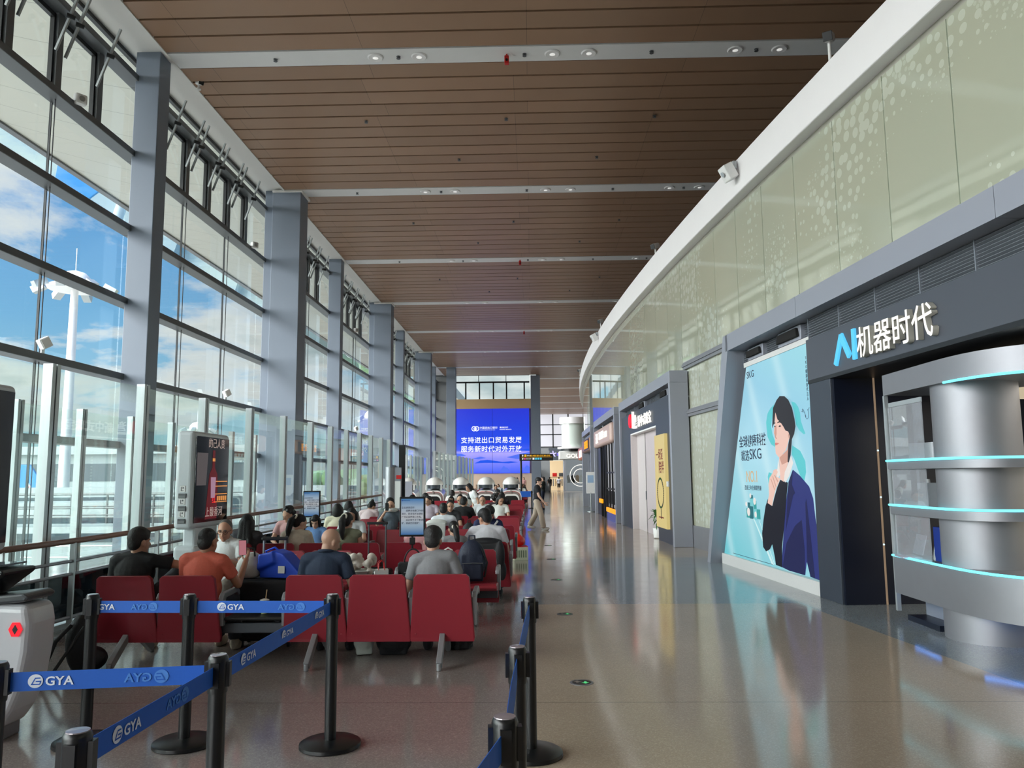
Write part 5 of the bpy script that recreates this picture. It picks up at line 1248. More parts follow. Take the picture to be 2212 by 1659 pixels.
def person(label, x, y, rz, pose='sit', s=1., skin=(196, 150, 126), shirt=(230, 230, 230), pants=(50, 54, 66), hair='short', hcol=(22, 20, 22), lean=-.10, side=0., pitch=.15, yaw=0., roll=0.,
           arms=('lap', 'lap'), sleeve=.62, long=False, shorts=False, fat=1., vox=.013, face=False, shoe=(40, 40, 44), knees=None, glasses=False, group='seated travellers', stride=0., skirt=False, z0=0., collar=False, twist=0., wide=1., mouth=True):
    g = thing('person', label, 'person', (x, y, z0), rz, group)
    sk, sc_, pc_, hc = cm('skin', skin), cm('cloth', shirt), cm('cloth', pants), cm('hair', hcol)
    sit = pose == 'sit'
    hip = V((0, .165, .475 + .04*(s - 1))) if sit else V((0, 0, .90*s))
    T = M.Rotation(side, 3, 'Y') @ M.Rotation(-lean, 3, 'X') @ M.Rotation(twist, 3, 'Z')      # torso frame
    up, fw, rt = T @ V((0,0,1)), T @ V((0,1,0)), T @ V((1,0,0))
    P = lambda a, b_, c: hip + (rt*a + fw*b_ + up*c)*s
    nb = P(0, -.005, .475)
    H = M.Rotation(yaw, 3, 'Z') @ M.Rotation(roll, 3, 'Y') @ M.Rotation(-pitch, 3, 'X'); hu, hf, hr = H @ V((0,0,1)), H @ V((0,1,0)), H @ V((1,0,0))
    hs = s**.5
    hc0 = nb + (up*.5 + hu*.5).normalized()*.125*hs + hf*.028*hs
    Q = lambda a, b_, c: hc0 + (hr*a + hf*b_ + hu*c)*hs
    sh = {1: P(.172*fat**.5, -.005, .425), -1: P(-.172*fat**.5, -.005, .425)}
    el, wr_ = {}, {}
    for k, nm in ((1, arms[0]), (-1, arms[1])):
        a = ARMS[nm] if isinstance(nm, str) else nm
        e, w_ = V(a[0]), V(a[1]); el[k] = sh[k] + (rt*e.x*k + fw*e.y + up*e.z)*s; wr_[k] = sh[k] + (rt*w_.x*k + fw*w_.y + up*w_.z)*s
    hj = {k: hip + V((.095*k*s, 0, -.01)) for k in (1, -1)}; kn, an = {}, {}
    for k in (1, -1):
        if sit:
            kn[k] = hj[k] + V((.05*k, .40*s, .0)); an[k] = V((kn[k].x, kn[k].y + (.02 if s > .85 else 0), .085))
            if s < .85: an[k].z = max(.085, kn[k].z - .40*s)
        else:
            st = stride*k; kn[k] = hj[k] + V((.0, .22*st + .03, -.42*s)); an[k] = hj[k] + V((0, .42*st - (.06 if st < 0 else 0), -.815*s + (.05 if st < 0 else 0)))
        if knees and k in knees: kn[k] = V(knees[k][0]); an[k] = V(knees[k][1])
    # --- body, one continuous surface
    b = MB(); RT = T
    def torso(b, e):
        f2 = fat
        b.sphere(P(0, 0, .02), ((.160*f2 + e)*s, (.115*f2 + e)*s, (.12 + e)*s), 18, 12, RT)
        b.sphere(P(0, .01, .17), ((.145*f2 + e)*s, (.108*f2**1.5 + e)*s, (.16 + e)*s), 18, 12, RT)
        b.sphere(P(0, 0, .32), ((.160*f2**.7 + e)*s, (.105*f2 + e)*s, (.16 + e)*s), 18, 12, RT)
        caps(b, sh[1] - rt*.02*s, sh[-1] + rt*.02*s, (.056 + e)*s, None, 14)
        for k in (1, -1): caps(b, nb - up*.01*s, sh[k]*.6 + nb*.4 - up*.008*s, (.046 + e)*s, (.05 + e)*s)
    torso(b, 0)
    caps(b, nb - up*.04*s, Q(0, -.02, -.05), .053*hs*fat**.4, .050*hs)
    b.sphere(Q(0, -.006, .028), tuple(v*hs for v in (.075, .094, .088)), 18, 14, H); b.sphere(Q(0, .022, -.035), tuple(v*hs for v in (.0625*fat**.3, .072, .082)), 16, 12, H)
    b.sphere(Q(0, .066, -.092), .027*hs, 10, 8)
    caps(b, Q(0, .090, .008), Q(0, .108, -.030), .009*hs, .0145*hs, 8)
    for k in (1, -1): b.sphere(Q(.077*k, -.004, -.012), tuple(v*hs for v in (.011, .020, .032)), 10, 8, H); b.sphere(Q(.032*k, .076, .022), tuple(v*hs for v in (.026, .014, .008)), 8, 6, H)
    if face: caps(b, Q(-.016, .086, -.060), Q(.016, .086, -.060), .009*hs, None, 8)
    for k in (1, -1):
        caps(b, sh[k], el[k], .046*s*fat**.4, .037*s); caps(b, el[k], wr_[k], .038*s, .026*s)
        a = arms[0 if k == 1 else 1]; a = ARMS[a] if isinstance(a, str) else a
        pn = V(a[2]); hand(b, wr_[k], (wr_[k] - el[k]), rt*pn.x*k + fw*pn.y + up*pn.z, 1 if (wr_[k] - el[k]).cross(rt*pn.x*k + fw*pn.y + up*pn.z).dot(rt*(-k) + up*.5) > 0 else -1, a[3], s**.5)
        caps(b, hj[k], kn[k], .078*s*fat**.5, .052*s); caps(b, kn[k], an[k], .050*s, .036*s); d = V((0, 1, 0)); caps(b, an[k] + V((0, -.03, -.045)), an[k] + V((0, .12*s, -.055)), .03*s, .026*s)
    body = fuse(b, 'body', sk, g, vox, 3)
    # --- clothes
    b = MB(); torso(b, .014)
    for k in (1, -1):
        if sleeve > 0:
            u = min(1, sleeve); e = sh[k].lerp(el[k], u); b.tube([sh[k] - (el[k] - sh[k])*.08, sh[k].lerp(el[k], u*.5), e], [.058*s, (.060 - .004*u)*s*fat**.3, (.058 if not long else .046)*s*fat**.3], 14)
            if long: caps(b, el[k], el[k].lerp(wr_[k], .93), .047*s, .036*s)
    fuse(b, 'shirt', sc_, g, max(vox, .010), 2)
    if collar:
        c0 = nb + up*.035*s; MB().tube([c0 + (rt*math.cos(a)*.068 + fw*math.sin(a)*.066 + up*(-.014 + .014*-math.sin(a)))*s for a in np.linspace(0, 2*PI, 20)[:-1]], .014*s, 6, closed=True).obj('collar', sc_, g, smooth=60)
    b = MB(); b.sphere(P(0, 0, .0), ((.170*fat)*s, (.128*fat)*s, .13*s), 16, 10, RT)
    for k in (1, -1):
        caps(b, hj[k], kn[k], .092*s*fat**.5*wide**.3, .066*s*wide)
        if shorts: b.tube([hj[k].lerp(kn[k], .5), hj[k].lerp(kn[k], .97)], [.085*s, .08*s], 14)
        else: b.tube([kn[k] + (kn[k] - an[k])*.05, kn[k].lerp(an[k], .5), kn[k].lerp(an[k], .95)], [.066*s*wide, .068*s*wide, .066*s*wide], 14)
    fuse(b, 'trousers', pc_, g, max(vox, .011), 2)
    for k in (1, -1):
        b = MB(); c = an[k] + V((0, .055*s, -.045)); rx = M.Rotation(0, 3, 'X')
        if not sit and stride*k > 0: rx = M.Rotation(.25, 3, 'X')
        b.sphere(c, (.046*s, .135*s, .058*s), 16, 10, rx); b.sphere(an[k] + V((0, -.02*s, -.02)), (.044*s, .055*s, .06*s), 12, 8)
        lo = an[k].z - .085; b.v = [(p[0], p[1], max(p[2], lo)) for p in b.v]; b.obj('shoe', cm('shoe', shoe), g, smooth=60)
    # --- hair
    b = MB()
    if hair != 'bald':
        th = 1.0
        b.sphere(Q(0, -.030 if hair == 'short' else -.022, .046 if hair == 'short' else .041), tuple(v*hs*th for v in ((.079, .092, .081) if hair == 'short' else (.081, .097, .087))), 18, 14, H)
        b.sphere(Q(0, -.052, -.004), tuple(v*hs for v in (.075, .055, .082)), 16, 12, H)
        if hair == 'thick': b.sphere(Q(0, -.012, .060), tuple(v*hs for v in (.090, .102, .085)), 18, 14, H); b.sphere(Q(.0, .045, .088), tuple(v*hs for v in (.066, .05, .03)), 12, 8, H)
        if hair == 'bob':
            b.sphere(Q(0, -.030, -.02), tuple(v*hs for v in (.100, .085, .125)), 18, 14, H)
            for k in (1, -1): b.sphere(Q(.080*k, .01, -.03), tuple(v*hs for v in (.024, .055, .10)), 12, 10, H)
            b.sphere(Q(0, .060, .075), tuple(v*hs for v in (.062, .036, .03)), 12, 8, H)
        if hair == 'long':
            for k in (1, -1): caps(b, Q(.072*k, .0, .02), Q(.080*k, -.01, -.16), .03*hs, .03*hs)
            for k in (-.6, 0, .6): caps(b, Q(.07*k, -.05, .0), Q(.085*k, -.045, -.20) - fw*.015, .06*hs, .05*hs)
            for k in (-.7, 0, .7): caps(b, Q(.085*k, -.045, -.18) - fw*.015, nb + rt*.10*k - fw*.105 - up*.17*s, .05*hs, .03*hs)
        if hair in ('pony', 'lowpony'):
            z = .055 if hair == 'pony' else -.01
            b.sphere(Q(0, -.100, z), tuple(v*hs for v in (.032, .03, .032)), 10, 8, H)
            caps(b, Q(0, -.105, z), Q(.0, -.145, z - .07), .034*hs, .048*hs); caps(b, Q(0, -.145, z - .07), Q(.01, -.135, z - .20), .048*hs, .042*hs); caps(b, Q(.01, -.135, z - .20), Q(.02, -.11, z - .31), .042*hs, .014*hs)
        if hair == 'bun': b.sphere(Q(0, -.075, .115), .042*hs, 12, 10)
        if hair == 'curly':
            q = random.Random(int(abs(x*100)));
            for i in range(40):
                a, c = q.random()*2*PI, q.uniform(-.5, 1.4); v = V((math.cos(a)*math.cos(c)*.088, math.sin(a)*math.cos(c)*.10 - .025, math.sin(c)*.1 + .025))
                if v.y < .055 or v.z > .08: b.sphere(Q(v.x, v.y, v.z), .03*hs, 8, 6)
        fuse(b, 'hair', hc, g, max(.008, vox*.8), 3 if hair != 'curly' else 1)
    if hair in ('pony', 'lowpony') and isinstance(collar, tuple) is False:
        z = .055 if hair == 'pony' else -.01
        MB().tube([Q(.036*math.cos(a), -.108 + .01*math.sin(a), z + .036*math.sin(a)) for a in np.linspace(0, 2*PI, 16)[:-1]], .014*hs, 8, closed=True).obj('hair_tie', cm('cloth', (226, 220, 204)), g, smooth=60)
    if face:
        for k in (1, -1):
            MB().sphere(Q(.031*k, .083, .006), tuple(v*hs for v in (.013, .006, .0055)), 10, 8, H).obj('eye', cm('hair', (18, 16, 18)), g, smooth=180)
            MB().tube([Q(.014*k, .091, .026), Q(.03*k, .090, .031), Q(.048*k, .080, .027)], .0042*hs, 6).obj('eyebrow', hc, g)
        if mouth: MB().tube([Q(-.022, .086, -.061), Q(0, .0955, -.060), Q(.022, .086, -.061)], .0045*hs, 6).obj('lips', cm('skin', (168, 104, 96)), g)
    if glasses:
        b = MB()
        for k in (1, -1): b.tube([Q(.033*k + .026*math.cos(a), .101 - .006*abs(math.cos(a)), .004 + .020*math.sin(a)) for a in np.linspace(0, 2*PI, 18)[:-1]], .0022*hs, 6, closed=True); b.tube([Q(.058*k, .094, .008), Q(.08*k, .0, .005)], .0022*hs, 6)
        b.tube([Q(-.008, .104, .008), Q(.008, .104, .008)], .002*hs, 6); b.obj('glasses', cm('shoe', (60, 52, 48)), g)
    g['_'] = 0; del g['_']
    return g, dict(wr=wr_, nb=nb, P=P, Q=Q, sh=sh, fw=fw, up=up, rt=rt, hc=hc0)
def W2(g, p):  # local -> world
    return M.Translation(g.location) @ M.Rotation(g.rotation_euler.z, 4, 'Z') @ V(p)
def phone(label, p, rz, tilt=.9, col=(24, 24, 28), screen=None):
    t = thing('mobile_phone', label, 'phone', p, rz)
    R = M.Rotation(tilt, 3, 'X')
    MB().boxc((0,0,0), (.074, .009, .155), R).obj('body', cm('shoe', col), t, bevel=.004)
    MB().boxc(R @ V((0,-.0052,0)), (.068, .001, .146), R).obj('screen', screen or SCB, t)
    return t
F, B_ = 0., PI
# ---- first row
g, i = person('person in a black t-shirt in the first row resting an arm on a raised knee', -3.72, 7.22, F, shirt=(20, 20, 23), pants=(64, 68, 74), hair='thick', yaw=-.55, pitch=.05, lean=.02, fat=1.12, vox=.0085, shoe=(196, 182, 160), skin=(180, 136, 112),
   arms=(((.24, .08, -.05), (.37, .28, -.03), (0, -.2, -1), .45), 'lap'), knees={1: ((.37, .50, .86), (.30, .62, .46)), -1: ((-.12, .56, .5), (-.08, .66, .085))})
g, i = person('person in an orange t-shirt in the first row looking at a phone', -3.08, 7.22, F, shirt=(214, 104, 84), pants=(60, 62, 70), hair='short', yaw=-.3, pitch=.2, lean=.0, side=.04, fat=1.10, vox=.0085, shoe=(206, 192, 170), skin=(176, 126, 100),
   arms=(((.10, .14, -.23), (.09, .34, -.02), (-.6, -.5, .1), .9), ((.04, .14, -.24), (-.16, .38, -.12), (-.6, -.4, .2), .8)), knees={1: ((.14, .58, .5), (.16, .62, .085)), -1: ((-.12, .58, .5), (-.06, .78, .085))})
p = W2(g, i['wr'][1] + V((-.05, .035, .115))); phone('black phone held up by the person in the orange t-shirt', p, .15, .2, screen=lum('phone_screen_pink', (226, 150, 160), .5))
g, i = person('bald person in a dark navy polo in the first row looking to the right', -1.93, 7.22, F, shirt=(34, 48, 70), pants=(30, 32, 38), hair='bald', skin=(190, 150, 128), yaw=-.75, pitch=.32, lean=.06, fat=1.08, vox=.0085, arms=(((.09, .0, -.27), (.04, .22, -.43), (-.4, -.4, -.5), .6), 'lap'), collar=True)
b = MB()
q = lambda a, z: i['sh'][1] + (i['rt']*.0)
p = W2(g, V((.22, .34, .98))); 
tg = person('person in a grey t-shirt at the right end of the first row', -.88, 7.22, F, shirt=(128, 128, 132), pants=(36, 38, 44), hair='thick', yaw=-.05, pitch=.28, lean=.05, side=-.10, vox=.0085, skin=(196, 152, 130), arms=('down', ((.09, .02, -.26), (.05, .26, -.38), (-.3, -.2, -1), .5)))
# ---- second row, facing the viewer
g, i = person('older person with glasses and a white polo facing the viewer with a phone held up', -3.60, 9.45, B_, shirt=(232, 234, 236), pants=(120, 112, 104), hair='short', hcol=(92, 88, 86), skin=(190, 140, 116), face=True, glasses=True, pitch=.22, yaw=.08, lean=.06, vox=.0085, collar=True, s=.98,
   arms=(((.06, .12, -.23), (-.06, .30, -.06), (-.5, -.7, .2), .8), ((.07, .12, -.24), (-.10, .29, -.12), (-.5, -.5, .4), .7)))
p = W2(g, i['wr'][1] + V((-.05, .05, .10))); phone('black phone held in front of the older person in the white polo', p, 3.0, .25)
P_ = i['P']; MB().tube([P_(.17, -.06, .47), P_(.15, .07, .44), P_(.06, .125, .25), P_(-.10, .135, .08), P_(-.16, .10, .02)], .022, 6).obj('bag_strap', cm('shoe', (24, 24, 26)), g, smooth=60)
# ---- third row
person('person with long straight black hair seen from behind, third row by the kiosk', -3.92, 10.7, F, shirt=(60, 60, 66), hair='long', pitch=.12, vox=.0105, s=.97)
g, i = person('person with a ponytail and cream top in the third row turned to the right', -3.25, 10.7, F, shirt=(218, 208, 190), hair='pony', yaw=-.8, pitch=.38, lean=.06, vox=.0105, s=.96, skin=(206, 164, 142), arms=('phone', 'lap'))
P_ = i['P']; MB().tube([P_(-.10, -.13, .10), P_(-.10, -.125, .40), P_(-.09, -.02, .49), P_(-.09, .10, .40)], .024, 6).obj('bag_strap', cm('shoe', (74, 76, 82)), g, smooth=60)
g, i = person('person with a high ponytail and olive sleeveless top in the third row', -2.56, 10.7, F, shirt=(128, 130, 108), hair='pony', yaw=-.3, pitch=.20, lean=.0, sleeve=.12, vox=.0105, s=.98, skin=(200, 156, 134), arms=('phone', 'phone'))
phone('white cased phone in the hands of the person in the olive top', W2(g, i['wr'][1] + V((-.05, .05, .08))), .2, -.5, (226, 226, 228))
person('child with a white hair bow sitting in the third row', -1.06, 10.7, F, shirt=(150, 150, 152), hair='lowpony', s=.80, pitch=.5, yaw=.3, vox=.0105)
g, i = person('large person in a pale grey t-shirt in the third row bent over to the left', -.62, 10.7, F, shirt=(214, 214, 220), pants=(40, 42, 50), hair='thick', yaw=.75, pitch=.35, lean=.12, side=.0, fat=1.22, s=1.04, vox=.0095, skin=(182, 136, 112), arms=('lap', ((.14, .08, -.22), (.12, .26, -.30), (-.3, -.2, -1), .5)))
# ---- fourth row
person('person with curly dark hair in the fourth row beside the partition', -4.02, 13.2, B_, shirt=(196, 150, 150), hair='curly', pitch=.35, yaw=-.5, vox=.012)
person('child in a sky blue t-shirt facing the viewer in the fourth row', -3.58, 13.2, B_, shirt=(116, 156, 214), hair='bob', s=.80, pitch=.5, face=True, vox=.0105, skin=(214, 170, 146))
person('person in a striped white top with long loose hair facing the viewer, fourth row', -2.98, 13.2, B_, shirt=(206, 208, 212), hair='long', pitch=.5, face=True, vox=.0105, s=.97)
g, i = person('person in a navy t-shirt with a white strap looking down in the fourth row', -.72, 13.2, B_, shirt=(26, 36, 76), hair='thick', pitch=.5, yaw=.4, face=True, fat=1.1, vox=.0105, lean=.08, skin=(196, 150, 124))
P_ = i['P']; MB().tube([P_(-.16, .05, .47), P_(-.03, .125, .30), P_(.12, .13, .14)], .016, 6).obj('bag_strap', WPL, g, smooth=60)
# ---- fifth row and farther
person('person with a dark bob and cream top in the fifth row', -3.56, 14.3, F, shirt=(224, 216, 190), hair='bob', pitch=.15, vox=.012)
person('person in a white short sleeved top bent forward in the sixth row', -3.95, 16.7, F, shirt=(232, 232, 230), hair='bob', pitch=.5, lean=.25, yaw=.2, vox=.012)
person('person with white t-shirt and short black hair in the fifth row from behind', -1.60, 14.3, F, shirt=(226, 228, 234), hair='short', pitch=.3, vox=.012, side=-.03)
person('person with black t-shirt and short hair in the seventh row from behind', -1.55, 17.8, F, shirt=(26, 26, 30), hair='short', pitch=.3, yaw=-.3, vox=.013, s=1.04)
person('person with pulled back black hair facing the viewer in the sixth row', -1.72, 16.7, B_, shirt=(46, 46, 50), hair='lowpony', pitch=.35, yaw=.2, face=True, vox=.013)
g, i = person('person in a slate grey t-shirt holding a phone to the face, sixth row', -2.96, 16.7, B_, shirt=(86, 96, 108), hair='short', pitch=.1, face=True, vox=.012, fat=1.08, arms=(((.08, .14, -.22), (-.10, .22, .04), (-.5, -.7, .1), .8), 'arms'))
phone('black phone at the face of the person in the slate grey t-shirt', W2(g, i['wr'][1] + V((-.04, .04, .10))), 3.1, .0)
MB().tube([i['nb'] + (i['rt']*math.cos(a)*.10 + i['fw']*math.sin(a)*.10)*1. + i['up']*.03 for a in np.linspace(-2.6, 2.6, 16) + PI/2], .045, 10).obj('neck_pillow', cm('cloth', (232, 232, 230)), g, smooth=60)
person('person with a bun and pale pink t-shirt bending forward in the seventh row', -3.75, 17.8, F, shirt=(232, 208, 212), hair='bun', pitch=.75, lean=.45, yaw=-.7, vox=.013)
person('person with short dark hair beside the partition in the seventh row', -3.28, 18.0, F, shirt=(120, 130, 130), hair='thick', pitch=.2, yaw=-.5, vox=.013)
person('person with long dark hair in the seventh row, second from the partition', -2.72, 17.8, F, shirt=(70, 72, 76), hair='long', pitch=.2, yaw=.4, vox=.013)
person('person in a grey polo with glasses facing the viewer in the eighth row', -1.82, 20.2, B_, shirt=(156, 160, 162), hair='short', pitch=.4, face=True, glasses=True, vox=.013, s=1.05, collar=True)
person('person in a lilac t-shirt facing the viewer in the eighth row', -2.60, 20.2, B_, shirt=(206, 190, 206), hair='lowpony', pitch=.3, yaw=-.6, face=True, vox=.013)
person('person with cropped hair and white t-shirt facing the viewer in the eighth row', -1.25, 20.2, B_, shirt=(220, 222, 226), hair='short', pitch=.3, face=True, vox=.013, fat=1.1)
person('person with loose dark hair and white t-shirt at the right end of the eighth row', -.82, 20.2, B_, shirt=(232, 232, 228), hair='long', pitch=.45, yaw=.5, face=True, vox=.013)
person('person with wavy hair in the ninth row from behind', -1.0, 21.3, F, shirt=(60, 44, 48), hair='curly', pitch=.2, vox=.014)
person('person with tied hair turned to the right in the ninth row', -3.25, 21.3, F, shirt=(214, 214, 208), hair='lowpony', pitch=.1, yaw=-1.0, vox=.014)
person('person with a dark olive shirt in the ninth row from behind', -2.85, 21.3, F, shirt=(84, 76, 60), hair='short', pitch=.1, vox=.014)
person('child in a white t-shirt facing the viewer in the tenth row', -2.42, 23.9, B_, shirt=(230, 230, 232), hair='bob', s=.85, pitch=.1, face=True, vox=.014)
person('person with dark hair in the tenth row before the second pod', -3.2, 23.9, B_, shirt=(50, 52, 58), hair='thick', pitch=.4, face=True, vox=.014)
person('person with black hair and grey top in the eleventh row', -1.95, 25.0, F, shirt=(150, 146, 142), hair='bob', pitch=.2, vox=.014)
person('person with black hair and dark jacket in the eleventh row near the aisle', -.95, 25.0, F, shirt=(44, 42, 50), hair='long', pitch=.15, vox=.014)
person('person standing and leaning over the seats near the white pods', -1.55, 23.0, PI/2 + .4, 'stand', shirt=(236, 236, 236), pants=(40, 42, 52), hair='long', lean=.5, pitch=.5, s=.95, vox=.014, group='standing travellers', arms=('down', 'down'))
person('person with pale hair tie in the twelfth row before the pods', -1.3, 29.6, F, shirt=(226, 226, 226), hair='lowpony', pitch=.1, vox=.016)
person('person in a white top in the twelfth row before the third pod', -3.0, 29.6, F, shirt=(226, 226, 222), hair='bob', pitch=.1, vox=.016)
# ---- people standing and walking in the aisle
person('person in a black t-shirt and beige trousers walking along the aisle to the right', .17, 24.8, -1.75, 'stand', s=1.0, shirt=(18, 20, 28), pants=(178, 164, 148), hair='thick', yaw=-.1, pitch=.2, stride=.5, wide=1.3, vox=.0105, face=True, skin=(214, 174, 154), shoe=(196, 194, 190), group='walking travellers', lean=.03,
   arms=(((.06, .10, -.27), (.0, .26, -.46), (-1, .2, 0), .4), ((.06, .02, -.28), (.02, .14, -.52), (-1, 0, 0), .4)))
person('person in a dark green shirt and navy trousers standing behind the walking person', .56, 40.0, 1.3, 'stand', shirt=(34, 40, 36), pants=(30, 36, 60), hair='short', s=1.02, vox=.016, group='standing travellers', arms=('arms', 'arms'), face=True)
person('distant person in a black t-shirt and light grey trousers walking away', 1.95, 85, .2, 'stand', shirt=(24, 24, 26), pants=(150, 152, 156), hair='short', stride=.4, vox=.02, arms=('hang', 'hang'), group='walking travellers')
person('distant person in a white t-shirt and black shorts by the lit clothes shop', 3.05, 88, .1, 'stand', shirt=(220, 222, 232), pants=(20, 20, 24), hair='short', shorts=True, vox=.02, arms=('hang', 'hang'), group='standing travellers')
person('distant person in a pale top standing under the blue screen left of the sign pole', -1.3, 70, 2.6, 'stand', shirt=(196, 176, 160), pants=(40, 40, 44), hair='long', vox=.02, arms=('lap', 'lap'), group='standing travellers')
person('distant person in a pink top standing under the blue screen right of the sign pole', -.7, 70, 2.9, 'stand', shirt=(186, 140, 136), pants=(60, 56, 60), hair='lowpony', vox=.02, arms=('hang', 'hang'), group='standing travellers')
# ---- the far waiting crowd: three figures copied with their parts, each with its own shirt
base = [person('distant person in the crowd behind the pods', -3.4, 45, B_, shirt=(90, 90, 96), hair='short', face=True, vox=.02, group='distant crowd behind the pods')[0],
        person('distant person in the crowd behind the pods', -2.85, 45, B_, shirt=(150, 60, 66), hair='long', face=True, vox=.02, group='distant crowd behind the pods')[0],
        person('distant person in the crowd behind the pods', -2.3, 49, B_, shirt=(60, 80, 130), hair='thick', pitch=.4, face=True, vox=.02, group='distant crowd behind the pods')[0]]
CL = [(36, 38, 44), (196, 196, 200), (60, 66, 84), (150, 120, 116), (30, 30, 34), (90, 110, 140), (180, 60, 64), (220, 220, 220), (52, 48, 60)]
q = random.Random(21); n = 0
for x, y in ((-2.0, 45), (-1.4, 45), (-.85, 45), (-3.4, 49), (-2.85, 49), (-1.7, 49), (-1.15, 49), (-.6, 49), (-3.4, 54), (-2.8, 54), (-2.25, 54), (-1.65, 54), (-1.1, 54), (-.55, 54)):
    c = copy_tree(base[n % 3]); c.location = (x, y, 0); c.rotation_euler.z = PI + q.uniform(-.25, .25)
    for ch in c.children:
        if ch.name.startswith('shirt'): ch.material_slots[0].link = 'OBJECT'; ch.material_slots[0].material = cm('cloth', CL[n % 9])
    n += 1

# ================================================================ luggage and things people left around
NYL = mat('black_nylon', (24, 25, 30), .6, var=.1, scale=50, bump=.3); NAVY = mat('navy_nylon', (28, 36, 58), .6, var=.12, scale=50, bump=.3)
BLUEB = mat('bright_blue_tarpaulin', (22, 70, 196), .45, var=.08, scale=12); WHB = mat('white_tote_cloth', (214, 214, 210), .7, var=.05, bump=.3); KRAFT = mat('white_paper', (228, 226, 222), .6, var=.03)
PINK = mat('pink_padded_cloth', (206, 150, 152), .75, var=.1, scale=14, bump=.4); REDB = mat('red_plastic_bag', (206, 38, 30), .3, var=.15, scale=14, bump=.4); GREEN = mat('green_ribbon', (110, 200, 60), .5)
CLEARB = mat('translucent_pale_plastic', (206, 214, 206), .25, var=.12, scale=20, bump=.4); GOLD = mat('gold_print_card', (196, 166, 96), .35, .3)
def lumpy(b, name, m, parent, vox=.012, it=4): return fuse(b, name, m, parent, vox, it)
def suitcase(label, x, y, rz, w=.42, d=.26, h=.58, m=NYL, handle=.0, mat2=None):
    t = thing('suitcase', label, 'suitcase', (x, y, 0), rz)
    MB().box(-w/2, w/2, -d/2, d/2, .06, h).obj('shell', m, t, bevel=.045, seg=4)
    for sx in (-1, 1):
        for sy in (-1, 1): MB().cyl((sx*(w/2 - .06) - .012, sy*(d/2 - .05), .03), (sx*(w/2 - .06) + .012, sy*(d/2 - .05), .03), .03, n=12).obj('wheel', RUBBER, t); MB().box(sx*(w/2 - .06) - .02, sx*(w/2 - .06) + .02, sy*(d/2 - .05) - .02, sy*(d/2 - .05) + .02, .035, .075).obj('wheel_housing', BLACK, t)
    b = MB(); [b.box(-w/2 - .002, w/2 + .002, -d/2 - .002, d/2 + .002, z, z + .008) for z in (h*.33, h*.66)]; b.obj('rib_seam', BLACK, t)
    MB().box(-.08, .08, d/2 - .09, d/2 - .06, h, h + .025).obj('carry_handle', BLACK, t, bevel=.008)
    if handle:
        for sx in (-1, 1): MB().cyl((sx*.11, d/2 - .04, h - .05), (sx*.11, d/2 - .04, h + handle), .011, n=10).obj('handle_tube', mat2 or STEEL, t)
        MB().box(-.135, .135, d/2 - .06, d/2 - .02, h + handle, h + handle + .035).obj('handle_grip', BLACK, t, bevel=.01)
    return t
suitcase('large black suitcase with its steel handle raised behind the side table', -2.66, 8.05, .05, .58, .34, .66, NYL, .36)
suitcase('black trolley case with a tall handle in front of the third row', -1.98, 10.2, PI, .36, .24, .50, NYL, .56, FRAME)
suitcase('slim dark suitcase standing in the aisle beyond the eighth row', -.52, 19.2, .2, .34, .24, .66, NAVY, .0)
suitcase('small black suitcase under the pink coat between the rows', -1.62, 11.6, .1, .36, .24, .55, NYL, .30, BLACK)
# blue bag, white bag and drink on the black case and the side table
t = thing('tote_bag', 'bright blue folded tote bag lying on the large black suitcase', 'bag', (-2.52, 8.02, .66), -.2)
b = MB(); b.prism([(-.20,.01),(.24,.01),(.25,.06),(.05,.25),(-.06,.28),(-.20,.20)], (0,-.12,0), (1,0,0), (0,0,1), (0,.22,0)); b.prism([(-.22,.08),(-.02,.16),(-.05,.27),(-.21,.24)], (0,-.14,0), (1,0,0), (0,0,1), (0,.26,0)); lumpy(b, 'bag_body', BLUEB, t, .012, 3)
MB().box(.02, .09, -.142, -.134, .06, .13).obj('printed_square', KRAFT, t); MB().tube([(-.16,0,.2),(-.2,0,.26),(-.1,0,.30),(-.02,0,.24)], .012, 6).obj('bag_handle', BLUEB, t, smooth=60)
t = thing('tote_bag', 'white cloth bag sitting beside the blue tote on the black suitcase', 'bag', (-2.86, 8.0, .66), .2)
b = MB(); b.sphere((0,0,.10), (.13,.11,.14), 16, 10); b.sphere((.02,0,.19), (.10,.08,.07), 14, 8); b.v = [(p[0], p[1], max(.005, p[2])) for p in b.v]; lumpy(b, 'bag_body', WHB, t)
MB().tube([(-.06,-.07,.22),(-.05,-.05,.30),(.05,-.05,.30),(.06,-.07,.22)], .010, 6).obj('bag_handle', NYL, t, smooth=60)
t = thing('drink_cup', 'clear drink cup with a straw on the black side table', 'cup', (-2.50, 7.42, .405))
MB().lathe([(.030, 0), (.040, .11), (.042, .12)], n=20).obj('cup', glass('clear_cup', (.93, .94, .92), .08), t, smooth=50); MB().lathe([(.028, .004), (.034, .05)], n=20).obj('drink', mat('pale_green_drink', (196, 206, 150), .2), t, smooth=50)
MB().lathe([(.043, .12), (.043, .13), (.02, .138)], n=20).obj('lid', WPL, t); MB().cyl((0,0,.05), (.02,0,.22), .005, n=8).obj('straw', CREAM, t)
